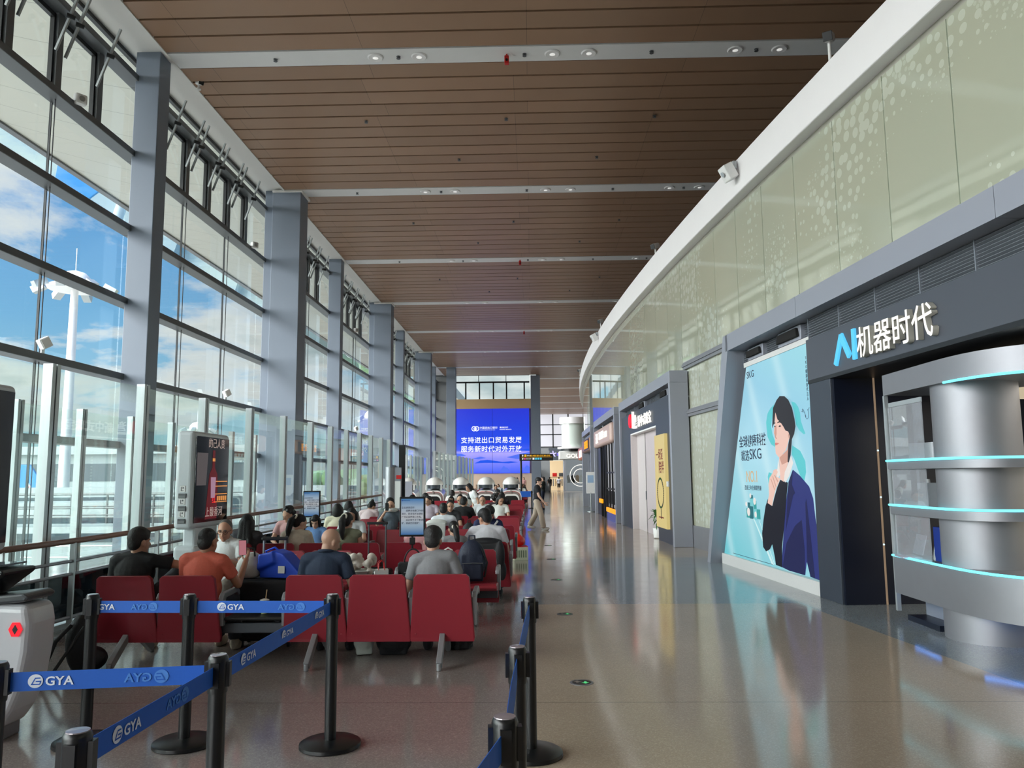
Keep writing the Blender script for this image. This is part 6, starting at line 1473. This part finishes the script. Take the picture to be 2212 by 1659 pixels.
# black backpack with loose straps on the floor at the left
t = thing('backpack', 'black backpack slumped on the floor with loose straps, left of the first row', 'backpack', (-3.95, 6.95, 0), .3)
b = MB(); b.sphere((0,0,.24), (.12,.10,.25), 18, 12); b.sphere((.07,.04,.1), (.15,.11,.11), 16, 10); b.v = [(p[0], p[1], max(.004, p[2])) for p in b.v]; lumpy(b, 'bag_body', NYL, t)
MB().tube([(-.05,-.12,.42),(-.15,-.18,.30),(-.20,-.20,.15),(-.26,-.26,.04),(-.38,-.32,.012)], .018, 8).obj('strap', NYL, t, smooth=60); MB().tube([(.05,-.12,.40),(-.05,-.2,.22),(-.14,-.26,.06),(-.26,-.36,.012),(-.44,-.42,.010)], .014, 8).obj('strap', NYL, t, smooth=60); MB().tube([(0,.0,.47),(.02,.02,.52),(.06,.02,.47)], .012, 6).obj('grab_loop', NYL, t, smooth=60)
def backpack(label, x, y, z, rz, m, s=1.):
    t = thing('backpack', label, 'backpack', (x, y, z), rz)
    b = MB(); b.sphere((0,0,.22*s), (.155*s,.09*s,.22*s), 18, 12); b.box(-.12*s,.12*s,-.08*s,.07*s,.005,.28*s); lumpy(b, 'bag_body', m, t)
    b = MB(); b.box(-.10*s,.10*s,-.125*s,-.06*s,.03*s,.19*s); lumpy(b, 'front_pocket', m, t, .01)
    MB().tube([(-.035*s,0,.42*s),(-.03*s,-.01*s,.48*s),(.03*s,-.01*s,.48*s),(.035*s,0,.42*s)], .010*s, 6).obj('grab_loop', m, t, smooth=60)
    MB().tube([(-.11*s,-.122*s,.20*s),(0,-.135*s,.205*s),(.11*s,-.122*s,.20*s)], .005, 6).obj('zip', FRAME, t); MB().tube([(.10*s,-.05*s,.36*s),(.16*s,-.06*s,.2*s),(.13*s,-.06*s,.05*s)], .013, 6).obj('strap', NYL, t, smooth=60)
    return t
backpack('navy backpack standing on the right end seat of the second row', -.70, 9.22, .458, .1, NAVY, 1.08)
backpack('small black backpack hanging against a seat back of the fifth row', -1.12, 14.1, .48, 0, NYL, .85)
# things on the seats between the rows
t = thing('shopping_bag', 'pale plastic bag with bright green handles behind the first row', 'bag', (-1.13, 8.9, .455), .1)
b = MB(); b.sphere((0,0,.15), (.20,.13,.17), 18, 12); b.sphere((.08,0,.24), (.12,.10,.08), 14, 8); b.v = [(p[0], p[1], max(.005, p[2])) for p in b.v]; lumpy(b, 'bag_body', CLEARB, t); MB().tube([(-.10,-.06,.26),(-.06,-.08,.35),(.02,-.08,.37),(.10,-.06,.28)], .022, 6).obj('bag_handle', GREEN, t, smooth=60); MB().tube([(-.06,.04,.27),(0,.04,.36),(.08,.04,.28)], .02, 6).obj('bag_handle', GREEN, t, smooth=60)
MB().box(-.11, .09, -.137, -.128, .13, .2).obj('printed_label', mat('green_print', (70, 110, 70), .5), t)
def paperbag(label, x, y, z, w, d, h, rz, m, hm):
    t = thing('paper_bag', label, 'bag', (x, y, z), rz)
    MB().box(-w/2, w/2, -d/2, d/2, 0, h).obj('bag_body', m, t, bevel=.004)
    for yy in (-d/2, d/2): MB().tube([(-w*.22, yy, h - .01), (-w*.2, yy, h + .07), (0, yy, h + .10), (w*.2, yy, h + .07), (w*.22, yy, h - .01)], .005, 6).obj('bag_handle', hm, t, smooth=60)
    return t
t = paperbag('white paper bag with dark stripes on a second row seat', -.86 - .12, 9.25, .458, .26, .11, .28, .1, KRAFT, KRAFT)
for z in (.06, .09): MB().box(-.13, .13, -.0565, -.055, z, z + .008).obj('printed_stripe', FRAME, t)
paperbag('small paper bag with thin red handles beside the black handbag', -1.75, 9.2, .406, .16, .09, .20, .3, KRAFT, REDP)
t = thing('handbag', 'black structured handbag with tall curved handles behind the first row', 'bag', (-1.62 + .25, 9.15, .458), .05)
MB().prism([(-.19,0),(.19,0),(.17,.23),(-.17,.23)], (0,-.07,0), (1,0,0), (0,0,1), (0,.14,0)).obj('bag_body', NYL, t, bevel=.015); MB().tube([(.0 + .10*math.cos(a), -.03, .22 + .16*math.sin(a)) for a in np.linspace(0, PI, 16)], .009, 8).obj('bag_handle', NYL, t, smooth=60); MB().box(-.10, .02, -.074, -.07, .12, .126).obj('zip', STEEL, t)
t = thing('plush_bouquet', 'wrapped bundle of pale soft flowers behind the bald person', 'bouquet', (-1.72, 7.95, .62))
b = MB(); q = random.Random(4)
for k in range(26): b.sphere((q.uniform(-.13,.13), q.uniform(-.09,.09), q.uniform(.1,.26)), q.uniform(.03,.05), 10, 8)
lumpy(b, 'flower_heads', mat('cream_plush', (206, 196, 186), .8, var=.2, scale=20), t, .010, 1); MB().lathe([(.05, -.62), (.05, -.02), (.15, .12)], n=20).obj('wrapping', WHB, t, smooth=60)
t = thing('coat', 'pink padded coat heaped over the trolley between the third and fourth rows', 'coat', (-1.60, 11.6, .55))
b = MB(); b.sphere((0,0,.16), (.26,.18,.16), 18, 12); b.sphere((-.14,-.02,.22), (.14,.13,.09), 14, 10); b.sphere((.10,-.08,.06), (.18,.12,.15), 14, 10); b.sphere((.12,.02,.24), (.12,.12,.07), 14, 10); lumpy(b, 'coat_folds', PINK, t)
t = thing('jacket', 'black jacket draped over the seat back behind the navy backpack', 'jacket', (-.60, 10.60, 0))
b = MB(); b.sphere((-.02,.02,.79), (.23,.08,.06), 16, 10); b.box(-.18,.20,-.09,-.05,.50,.78); b.sphere((.17,-.07,.62), (.07,.05,.2), 12, 10); b.sphere((.20,-.05,.42), (.06,.05,.13), 12, 10); lumpy(b, 'draped_cloth', NYL, t)
t = thing('jacket', 'white jacket hung over a seat beside the nearest blue notice display', 'jacket', (-1.72, 14.27, 0))
b = MB(); b.sphere((0,0,.84), (.20,.10,.07), 16, 10); b.box(-.17,.17,-.10,-.04,.34,.84); b.box(-.17,.17,.06,.1,.5,.84); lumpy(b, 'draped_cloth', WHB, t)
t = thing('shopping_bag', 'translucent bag with red handles on a seat right of the notice display', 'bag', (-1.62, 12.6, .455))
b = MB(); b.sphere((0,0,.14), (.22,.14,.15), 16, 10); b.v = [(p[0], p[1], max(.005, p[2])) for p in b.v]; lumpy(b, 'bag_body', CLEARB, t); MB().tube([(-.02,-.05,.25),(.06,-.06,.36),(.12,-.05,.22),(.18,-.04,.33)], .02, 6).obj('bag_handle', REDP, t, smooth=60)
t = thing('gift_box', 'pale printed gift carton standing on the aisle floor beside the third row', 'box', (-.24, 16.0, 0), .12)
MB().box(-.14, .14, -.17, .17, 0, .27).obj('carton', mat('pale_green_carton', (214, 214, 186), .5, var=.05), t, bevel=.004)
b = MB()
for k in range(5): b.box(-.10 + k*.045, -.075 + k*.045, -.1715, -.17, .06, .20); b.box(.14, .1415, -.12 + k*.055, -.09 + k*.055, .05, .2)
b.obj('printed_pattern', mat('grey_green_print', (128, 136, 110), .5), t); MB().box(-.141, .141, -.171, .171, .262, .271).obj('red_edge', REDP, t)
t = thing('plastic_bag', 'red knotted plastic bag on top of the pale gift carton', 'bag', (-.28, 16.0, .271))
b = MB(); b.sphere((0,0,.10), (.14,.12,.11), 16, 12); b.sphere((0,0,.19), (.07,.06,.05), 12, 8); caps(b, (0,0,.2), (-.02,0,.29), .02, .012); b.v = [(p[0], p[1], max(.003, p[2])) for p in b.v]; lumpy(b, 'bag_body', REDB, t, .009)

def duffel(label, x, y, rz, r, m, name='duffel_bag'):
    t = thing(name, label, 'bag', (x, y, 0), rz)
    b = MB(); b.sphere((0,0,.11), r, 16, 10); b.box(-r[0]*.75, r[0]*.75, -r[1]*.7, r[1]*.7, .004, .12); b.v = [(p[0], p[1], max(.004, p[2])) for p in b.v]; lumpy(b, 'bag_body', m, t)
    MB().tube([(-r[0]*.4,-r[1]*.6,.17),(-r[0]*.3,-r[1]*.9,.24),(r[0]*.3,-r[1]*.9,.24),(r[0]*.4,-r[1]*.6,.17)], .010, 6).obj('bag_handle', m, t, smooth=60)
duffel('black soft bag on the floor under the empty fifth seat of the first row', -1.32, 7.62, .1, (.17, .11, .12), NYL)
duffel('black soft bag on the floor under the right end seat of the first row', -.72, 7.85, -.3, (.16, .10, .11), NYL)
duffel('small white plastic bag on the floor under the first row', -1.60, 7.60, .3, (.10, .08, .09), CLEARB, 'plastic_bag')
# ================================================================ outside the glass
GZ = -7.5
def mat_canopy():
    m = bpy.data.materials.new('canopy_soffit'); m.use_nodes = True; k = NT(m.node_tree)
    pos = k.node('ShaderNodeNewGeometry').outputs['Position']; o = k.xyz(pos)
    bend = k.math('ADD', o[1], k.math('MULTIPLY', k.math('POWER', k.math('ADD', o[0], 9.6), 2.), .045))
    l1 = k.math('LESS_THAN', k.math('MODULO', k.math('ADD', bend, 60.), 1.9), .03)
    l2 = k.math('LESS_THAN', k.math('MODULO', k.math('ADD', o[0], 60.), 3.3), .02)
    col = k.mix(k.math('MULTIPLY', k.math('MAXIMUM', l1, l2), .5), rgb(186, 186, 176), rgb(80, 80, 74))
    p = k.node('ShaderNodeBsdfPrincipled', inp={'Base Color': col, 'Roughness': .45})
    k.l.new(p.outputs[0], k.node('ShaderNodeOutputMaterial').inputs[0])
    return m
cano = thing('roof_canopy', 'wide pale roof overhang seen outside through the top windows', 'canopy', (-9.8, 0, 12))
b = MB(); b.prism([(.17, -.02), (-6.9, 1.0), (-6.9, 1.3), (.17, 1.2)], (0, -22, 0), (1,0,0), (0,0,1), (0, 150, 0)); b.obj('soffit', mat_canopy(), cano)
b = MB(); b.box(-7.1, -6.86, -22, 128, .92, 1.34); b.obj('gutter', FRAME, cano)
b = MB(); b.prism([(-7.1, 1.02), (-8.3, 1.2), (-8.3, 1.22), (-7.1, 1.04)], (0, -22, 0), (1,0,0), (0,0,1), (0, 150, 0)); b.obj('glass_edge', glass('canopy_glass', (.80, .93, .92), .06), cano)
APRON = mat('apron_concrete', (176, 176, 168), .8, var=.10, scale=.05)
GRASS = mat('airfield_grass', (116, 140, 84), .9, var=.2, scale=.02)
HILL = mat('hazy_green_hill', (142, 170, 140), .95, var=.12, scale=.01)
b = MB(); b.box(-260, -9.85, -60, 330, GZ - .5, GZ); struct(b.obj('floor', APRON), 'pale concrete apron outside', 'apron')
b = MB(); b.box(-1600, 300, 330, 1500, GZ - .6, GZ - .05); b.box(-1600, -260, -400, 330, GZ - .6, GZ - .05); tag(b.obj('grass_field', GRASS), 'green airfield grass beyond the apron', 'grass', kind='stuff')
b = MB(); b.box(-9.85, -9.7, -21, 80, GZ, 0); struct(b.obj('wall_left', WALLG))
rr = random.Random(3)
def hill(name, label, y, x0, x1, h, m):
    n = 60; top = []; 
    for i in range(n + 1):
        u = i/n; top.append((x0 + (x1 - x0)*u, h*(.55 + .3*math.sin(u*9 + y) + .2*math.sin(u*23 + 1)) + rr.random()*h*.05))
    b = MB(); b.prism([(x0, 0)] + top + [(x1, 0)], (0, y, GZ), (1,0,0), (0,0,1), (0, 120, 0))
    tag(b.obj(name, m), label, 'hill', kind='structure')
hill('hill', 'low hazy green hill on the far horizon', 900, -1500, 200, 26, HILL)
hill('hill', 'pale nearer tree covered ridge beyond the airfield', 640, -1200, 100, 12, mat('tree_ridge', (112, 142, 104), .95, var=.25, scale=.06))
# pier building
PB = mat('pier_metal_cladding', (158, 164, 166), .5, var=.05, scale=.2)
DW = mat('dark_window_band', (58, 70, 78), .15, var=.1)
t = thing('pier_building', 'long low grey terminal pier far out across the apron', 'building', (-118, 160, GZ))
MB().box(-60, 66, 0, 24, 0, 14.5).obj('walls', PB, t)
MB().box(-62, 68, -1.5, 25, 14.5, 16.2).obj('roof', PB, t)
MB().box(-60, 66, -.1, 0, 9.0, 12.6).obj('window_band', DW, t)
for i in range(8): MB().box(-56 + i*15, -54 + i*15, -3, 0, 0, 9).obj('pier_leg', PB, t)
# light masts
def mast(name, label, x, y, h, dome=True, k=1.):
    t = thing(name, label, 'light mast', (x, y, GZ), 0, 'floodlight masts')
    H = h - GZ
    MB().cyl((0,0,0), (0,0,H - 1), .62*k, .36*k, 16).obj('pole', WHITE, t, smooth=40)
    MB().lathe([(2.6*k, H - 2.1*k), (2.7*k, H - 1.8*k), (2.4*k, H - 1.7*k), (.3*k, H - 1.9*k)], n=20).obj('ring_platform', WHITE, t, smooth=40)
    MB().lathe([(1.7*k, H - 1.7*k), (1.55*k, H - .9*k), (1.0*k, H - .3*k), (.01, H)], n=20).obj('dome', WHITE, t, smooth=60)
    MB().cyl((0,0,H), (0,0,H + 2.4*k), .05*k, n=6).obj('lightning_rod', WHITE, t)
    for i in range(8):
        a = i*PI/4 + .2
        MB().boxc((3.5*k*math.cos(a), 3.5*k*math.sin(a), H - 2.0*k), (1.3*k, .8*k, .7*k), M.Rotation(a, 3, 'Z') @ M.Rotation(.5, 3, 'Y')).obj('flood_lamp', ALU, t)
mast('light_mast', 'tall white floodlight mast with a domed ring of lamps, nearest outside', -60.2, 100, 29.4, k=1.25)
mast('light_mast', 'small distant floodlight mast seen over the pier roof', -112, 260, 21, k=1.5)
mast('light_mast', 'farther floodlight mast seen through the third window bay', -52, 255, 24, k=1.5)
# parked airliner, tail towards the left
AW = mat('white_aircraft_paint', (238, 240, 242), .3, var=.02, scale=.2)
AB = mat('blue_tail_paint', (24, 120, 196), .3, var=.03, scale=.3)
AR = mat('red_emblem_paint', (204, 40, 62), .35)
t = thing('airliner', 'parked white airliner whose blue tail carries a red flower emblem', 'airplane', (-48.6, 85, GZ))
pf = []
for x, r, z in ((-13, .25, 4.3), (-10, .9, 4.0), (-5, 1.7, 3.6), (0, 1.97, 3.4), (20, 1.97, 3.4), (25, 1.6, 3.2), (28, .3, 2.9)): pf.append((x, r, z))
MB().tube([(x, 0, z) for x, r, z in pf], [r for x, r, z in pf], 20).obj('fuselage', AW, t, smooth=60)
MB().prism([(-11.5, 4.6), (-10.4, 10.95), (-6.3, 10.95), (-2.2, 5.1)], (0, -.16, 0), (1,0,0), (0,0,1), (0, .32, 0)).obj('tail_fin', AB, t, bevel=.06)
b = MB()
b.prism(fl(-6.3, 7.2, 1.75), (0, -.21, 0), (1,0,0), (0,0,1), (0, .05, 0)); b.obj('emblem_outline', AW, t)
b = MB(); b.prism(fl(-6.3, 7.2, 1.45), (0, -.24, 0), (1,0,0), (0,0,1), (0, .05, 0)); b.obj('emblem', AR, t)
MB().prism([(-10.5, -.2), (-12, -5.2), (-10.6, -5.2), (-7, -.4)], (0, 0, 4.4), (1,0,0), (0,1,0), (0, 0, .2)).obj('tailplane', AW, t)
MB().prism([(10, -1.5), (2, -15.5), (4, -15.5), (17, -1.5)], (0, 0, 2.6), (1,0,0), (0,1,0), (0, 0, .35)).obj('wing', AW, t)
MB().tube([(11.5, -6, 1.6), (12.2, -6, 1.6), (15.2, -6, 1.6), (15.6, -6, 1.6)], [.7, .95, 1.1, 1.0], 18).obj('engine', AW, t, smooth=50)
for x, y in ((12, -3), (12, 3), (24, 0)): MB().cyl((x, y - .3, .6), (x, y + .3, .6), .6, n=16).obj('wheel', RUBBER, t)
for x, y in ((12, -3), (12, 3), (24, 0)): MB().cyl((x, y, .6), (x, y, 2.6), .15, n=8).obj('landing_gear', ALU, t)
# boarding bridge with railings, stairs and apron vehicles
t = thing('boarding_bridge', 'grey elevated boarding bridge with railings just outside the windows', 'boarding bridge', (-22, 38, GZ))
MB().box(-30, 5, 0, 3.2, 5.2, 8.1).obj('tunnel', PB, t)
MB().box(-30, 5, -.05, 0, 6.2, 7.4).obj('window_band', DW, t)
for x in (-26, -14, -3): MB().box(x - .4, x + .4, 1.2, 2, 0, 5.2).obj('support', ALU, t)
MB().box(-32, 5, -2.4, 0, 4.9, 5.2).obj('walkway', PB, t)
for z in (5.7, 6.2): MB().cyl((-32, -2.35, z), (5, -2.35, z), .04, n=6).obj('rail', ALU, t)
for i in range(13): MB().box(-32 + i*3 - .05, -32 + i*3 + .05, -2.4, -2.3, 5.2, 6.2).obj('rail_post', ALU, t)
t = thing('boarding_bridge', 'second grey boarding bridge farther along the windows', 'boarding bridge', (-20, 64, GZ))
MB().box(-34, 5, 0, 3.2, 5.4, 8.6).obj('tunnel', PB, t)
MB().box(-34, 5, -.05, 0, 6.4, 7.8).obj('window_band', DW, t)
for x in (-28, -12, 0): MB().box(x - .4, x + .4, 1.2, 2, 0, 5.4).obj('support', ALU, t)
YEL = mat('yellow_vehicle_paint', (226, 184, 40), .4); TRED = mat('red_vehicle_paint', (190, 40, 36), .4); TBLU = mat('blue_vehicle_paint', (40, 120, 180), .4)
def truck(label, x, y, rz, body, cabin, L=6.5, H=2.6):
    t = thing('service_truck', label, 'truck', (x, y, GZ), rz)
    MB().box(-L/2, L/2 - 1.9, -1.1, 1.1, .7, .7 + H).obj('cargo_body', body, t, bevel=.08)
    MB().prism([(L/2 - 1.8, .6), (L/2, .6), (L/2, 1.5), (L/2 - .5, 2.5), (L/2 - 1.8, 2.5)], (0, -1.05, 0), (1,0,0), (0,0,1), (0, 2.1, 0)).obj('cab', cabin, t, bevel=.05)
    MB().prism([(L/2 - .45, 1.5), (L/2 - 1.3, 1.5), (L/2 - 1.3, 2.3), (L/2 - .6, 2.3)], (0, -1.09, 0), (1,0,0), (0,0,1), (0, 2.18, 0)).obj('side_window', DW, t)
    for x_ in (-L/2 + 1, L/2 - 1):
        for s in (-1, 1): MB().cyl((x_, s*.8, .5), (x_, s*1.12, .5), .5, n=16).obj('wheel', RUBBER, t)
truck('white catering truck parked on the apron near the airliner', -34, 58, .2, AW, AW, 7, 3.0)
truck('yellow lift truck parked beyond the boarding bridge', -30, 72, 1.2, YEL, AW, 6, 2.4)
truck('red and white service truck beside the boarding bridge', -25, 46, .1, AW, TRED, 6, 2.3)
truck('blue tanker truck far out on the apron', -70, 120, .5, TBLU, AW, 8, 2.4)
truck('small white van like truck close below the windows', -17, 27, 1.3, AW, TBLU, 5.5, 2.0)
def cart(label, x, y, rz):
    t = thing('baggage_cart', label, 'cart', (x, y, GZ), rz, 'baggage carts on the apron')
    MB().box(-1.6, 1.6, -.8, .8, .5, .62).obj('deck', ALU, t)
    for sx in (-1.5, 1.5):
        for sy in (-.75, .75): MB().box(sx - .04, sx + .04, sy - .04, sy + .04, .6, 1.9).obj('corner_post', ALU, t)
    MB().box(-1.65, 1.65, -.85, .85, 1.9, 1.96).obj('roof', AW, t)
    for sx in (-1.2, 1.2): MB().cyl((sx, -.8, .28), (sx, .8, .28), .28, n=12).obj('axle_wheels', RUBBER, t)
cart('baggage cart standing nearest to the windows', -19, 33, .3)
cart('baggage cart in the middle of the row on the apron', -22.6, 34.4, .3)
cart('baggage cart at the far end of the row on the apron', -26.2, 35.8, .3)

t = thing('outdoor_walkway', 'grey railed service walkway outside, level with the hall floor', 'walkway', (-17.5, 30, 0))
MB().box(-9, 6, 0, 2.2, -.35, -.1).obj('deck', PB, t)
for x in (-8, -3, 2, 5.5): MB().box(x - .15, x + .15, .9, 1.2, GZ, -.35).obj('support', ALU, t)
for yy in (0, 2.2):
    for z in (.25, .6, 1.12): MB().cyl((-9, yy, z), (6, yy, z), .035, n=6).obj('rail', FRAME, t)
    for i in range(11): MB().box(-9 + i*1.5 - .03, -9 + i*1.5 + .03, yy - .03, yy + .03, -.1, 1.12).obj('rail_post', FRAME, t)
for i in range(5): MB().box(-14 + i, -13 + i, .3, 1.9, -1.6 + i*.3, -1.5 + i*.3).obj('stair_step', PB, t)
q = random.Random(8)
for i, (x, y, h) in enumerate(((-62, 300, 9), (-84, 305, 11), (-104, 296, 8), (-128, 300, 12), (-46, 310, 8), (-150, 305, 9))):
    t = thing('tree_clump', 'distant green tree clump beyond the apron, %s from the right' % ('second', 'third', 'fourth', 'fifth', 'first', 'sixth')[i], 'trees', (x, y, GZ))
    b = MB()
    for k in range(14): b.sphere((q.uniform(-9, 9), q.uniform(-3, 3), h*q.uniform(.35, .85)), (q.uniform(2.5, 4.5), 3, h*q.uniform(.2, .34)), 10, 7)
    b.obj('crown', mat('tree_green', (84, 116, 66), .9, var=.35, scale=.5), t, smooth=60)
    b = MB()
    for k in range(4): b.cyl((-6 + k*4, 0, 0), (-6 + k*4, 0, h*.5), .35, n=8)
    b.obj('trunk', WOODR, t)
# ================================================================ sub-parts: move small pieces under the part they belong to
RULES = {'advertising_lightbox': [('printed_', 'light_panel'), ('teal_ring', 'light_panel'), ('light_ray', 'light_panel'), ('lettering', 'light_panel'), ('small_print', 'light_panel')],
 'shop_fascia': [('letter', 'panel')], 'led_screen': [('lettering', 'display'), ('printed_', 'display'), ('logo_', 'display'), ('panel_seam', 'display')],
 'storefront': [('lettering', 'fascia'), ('red_disc', 'fascia'), ('divider', 'fascia'), ('name_bar', 'fascia'), ('door_handle', 'door_panel'), ('slotted_strip', 'wall_panel'), ('sign_board', 'fascia'), ('displayed_goods', 'window_display')],
 'charging_kiosk': [('charging_slot', 'display_head'), ('slot_opening', 'display_head'), ('icon_plate', 'display_head'), ('printed_icon', 'display_head'), ('printed_', 'screen'), ('lettering', 'screen')],
 'notice_display': [('lettering', 'screen'), ('logo', 'screen')], 'barrier_belt': [('printed_', 'webbing'), ('lettering', 'webbing')], 'suitcase': [('wheel', 'shell'), ('rib_seam', 'shell'), ('carry_handle', 'shell'), ('handle_grip', 'handle_tube')],
 'downlight': [('lens', 'rim')], 'security_camera': [('lens_window', 'body')], 'wall_speaker': [('grille', 'cabinet'), ('cone', 'cabinet')], 'floodlight': [('lamp_face', 'lamp_housing')], 'wayfinding_sign': [('lettering', 'board'), ('arrow', 'board'), ('icon', 'board'), ('yellow_rule', 'board')],
 'belt_post': [('top_label', 'belt_head')], 'access_gate': [('cross_light', 'cabinet'), ('diamond_mark', 'cabinet'), ('sensor_window', 'cabinet'), ('panel_seam', 'cabinet'), ('reader_glass', 'reader_head')], 'floor_marker': [('arrow', 'glass_disc')],
 'service_truck': [('side_window', 'cab')], 'airliner': [('emblem', 'tail_fin')], 'person': [('collar', 'shirt'), ('hair_tie', 'hair'), ('glasses', 'body'), ('eye', 'body'), ('lips', 'body')], 'backpack': [('zip', 'front_pocket')], 'handbag': [('zip', 'bag_body')], 'massage_pod': [('red_stripe', 'body'), ('grey_band', 'body'), ('front_opening', 'white_surround'), ('centre_bar', 'body')],
 'gift_box': [('printed_', 'carton'), ('red_edge', 'carton')], 'shop_block': [('lettering', 'fascia'), ('sign_emblem', 'fascia'), ('picture_display', 'shelf')], 'airport_bench': [('table_bracket', 'side_table'), ('printed_icon', 'seat_back')], 'handrail': [], 'fire_detector': [('sensor_eye', 'housing')], 'hose_pillar': [('notice_plate', 'side_cabinet'), ('red_sign', 'side_cabinet')], 'shop_portal': [('speaker_grille', 'speaker_frame')]}
def bc(o):
    c = [V(k) for k in o.bound_box]; return o.location + sum(c, V())/8
base = lambda n: n.split('.')[0]
for t in [o for o in S.objects if o.parent is None and base(o.name) in RULES]:
    ch = list(t.children)
    for pre, par in RULES[base(t.name)]:
        ps = [c for c in ch if base(c.name) == par]
        if not ps: continue
        for c in ch:
            if c.parent == t and base(c.name).startswith(pre) and base(c.name) != par and not c.children:
                cc = bc(c); p = min(ps, key=lambda k: (bc(k) - cc).length)
                c.parent = p; c.location = c.location - p.location
bpy.data.scenes.remove(TMP)
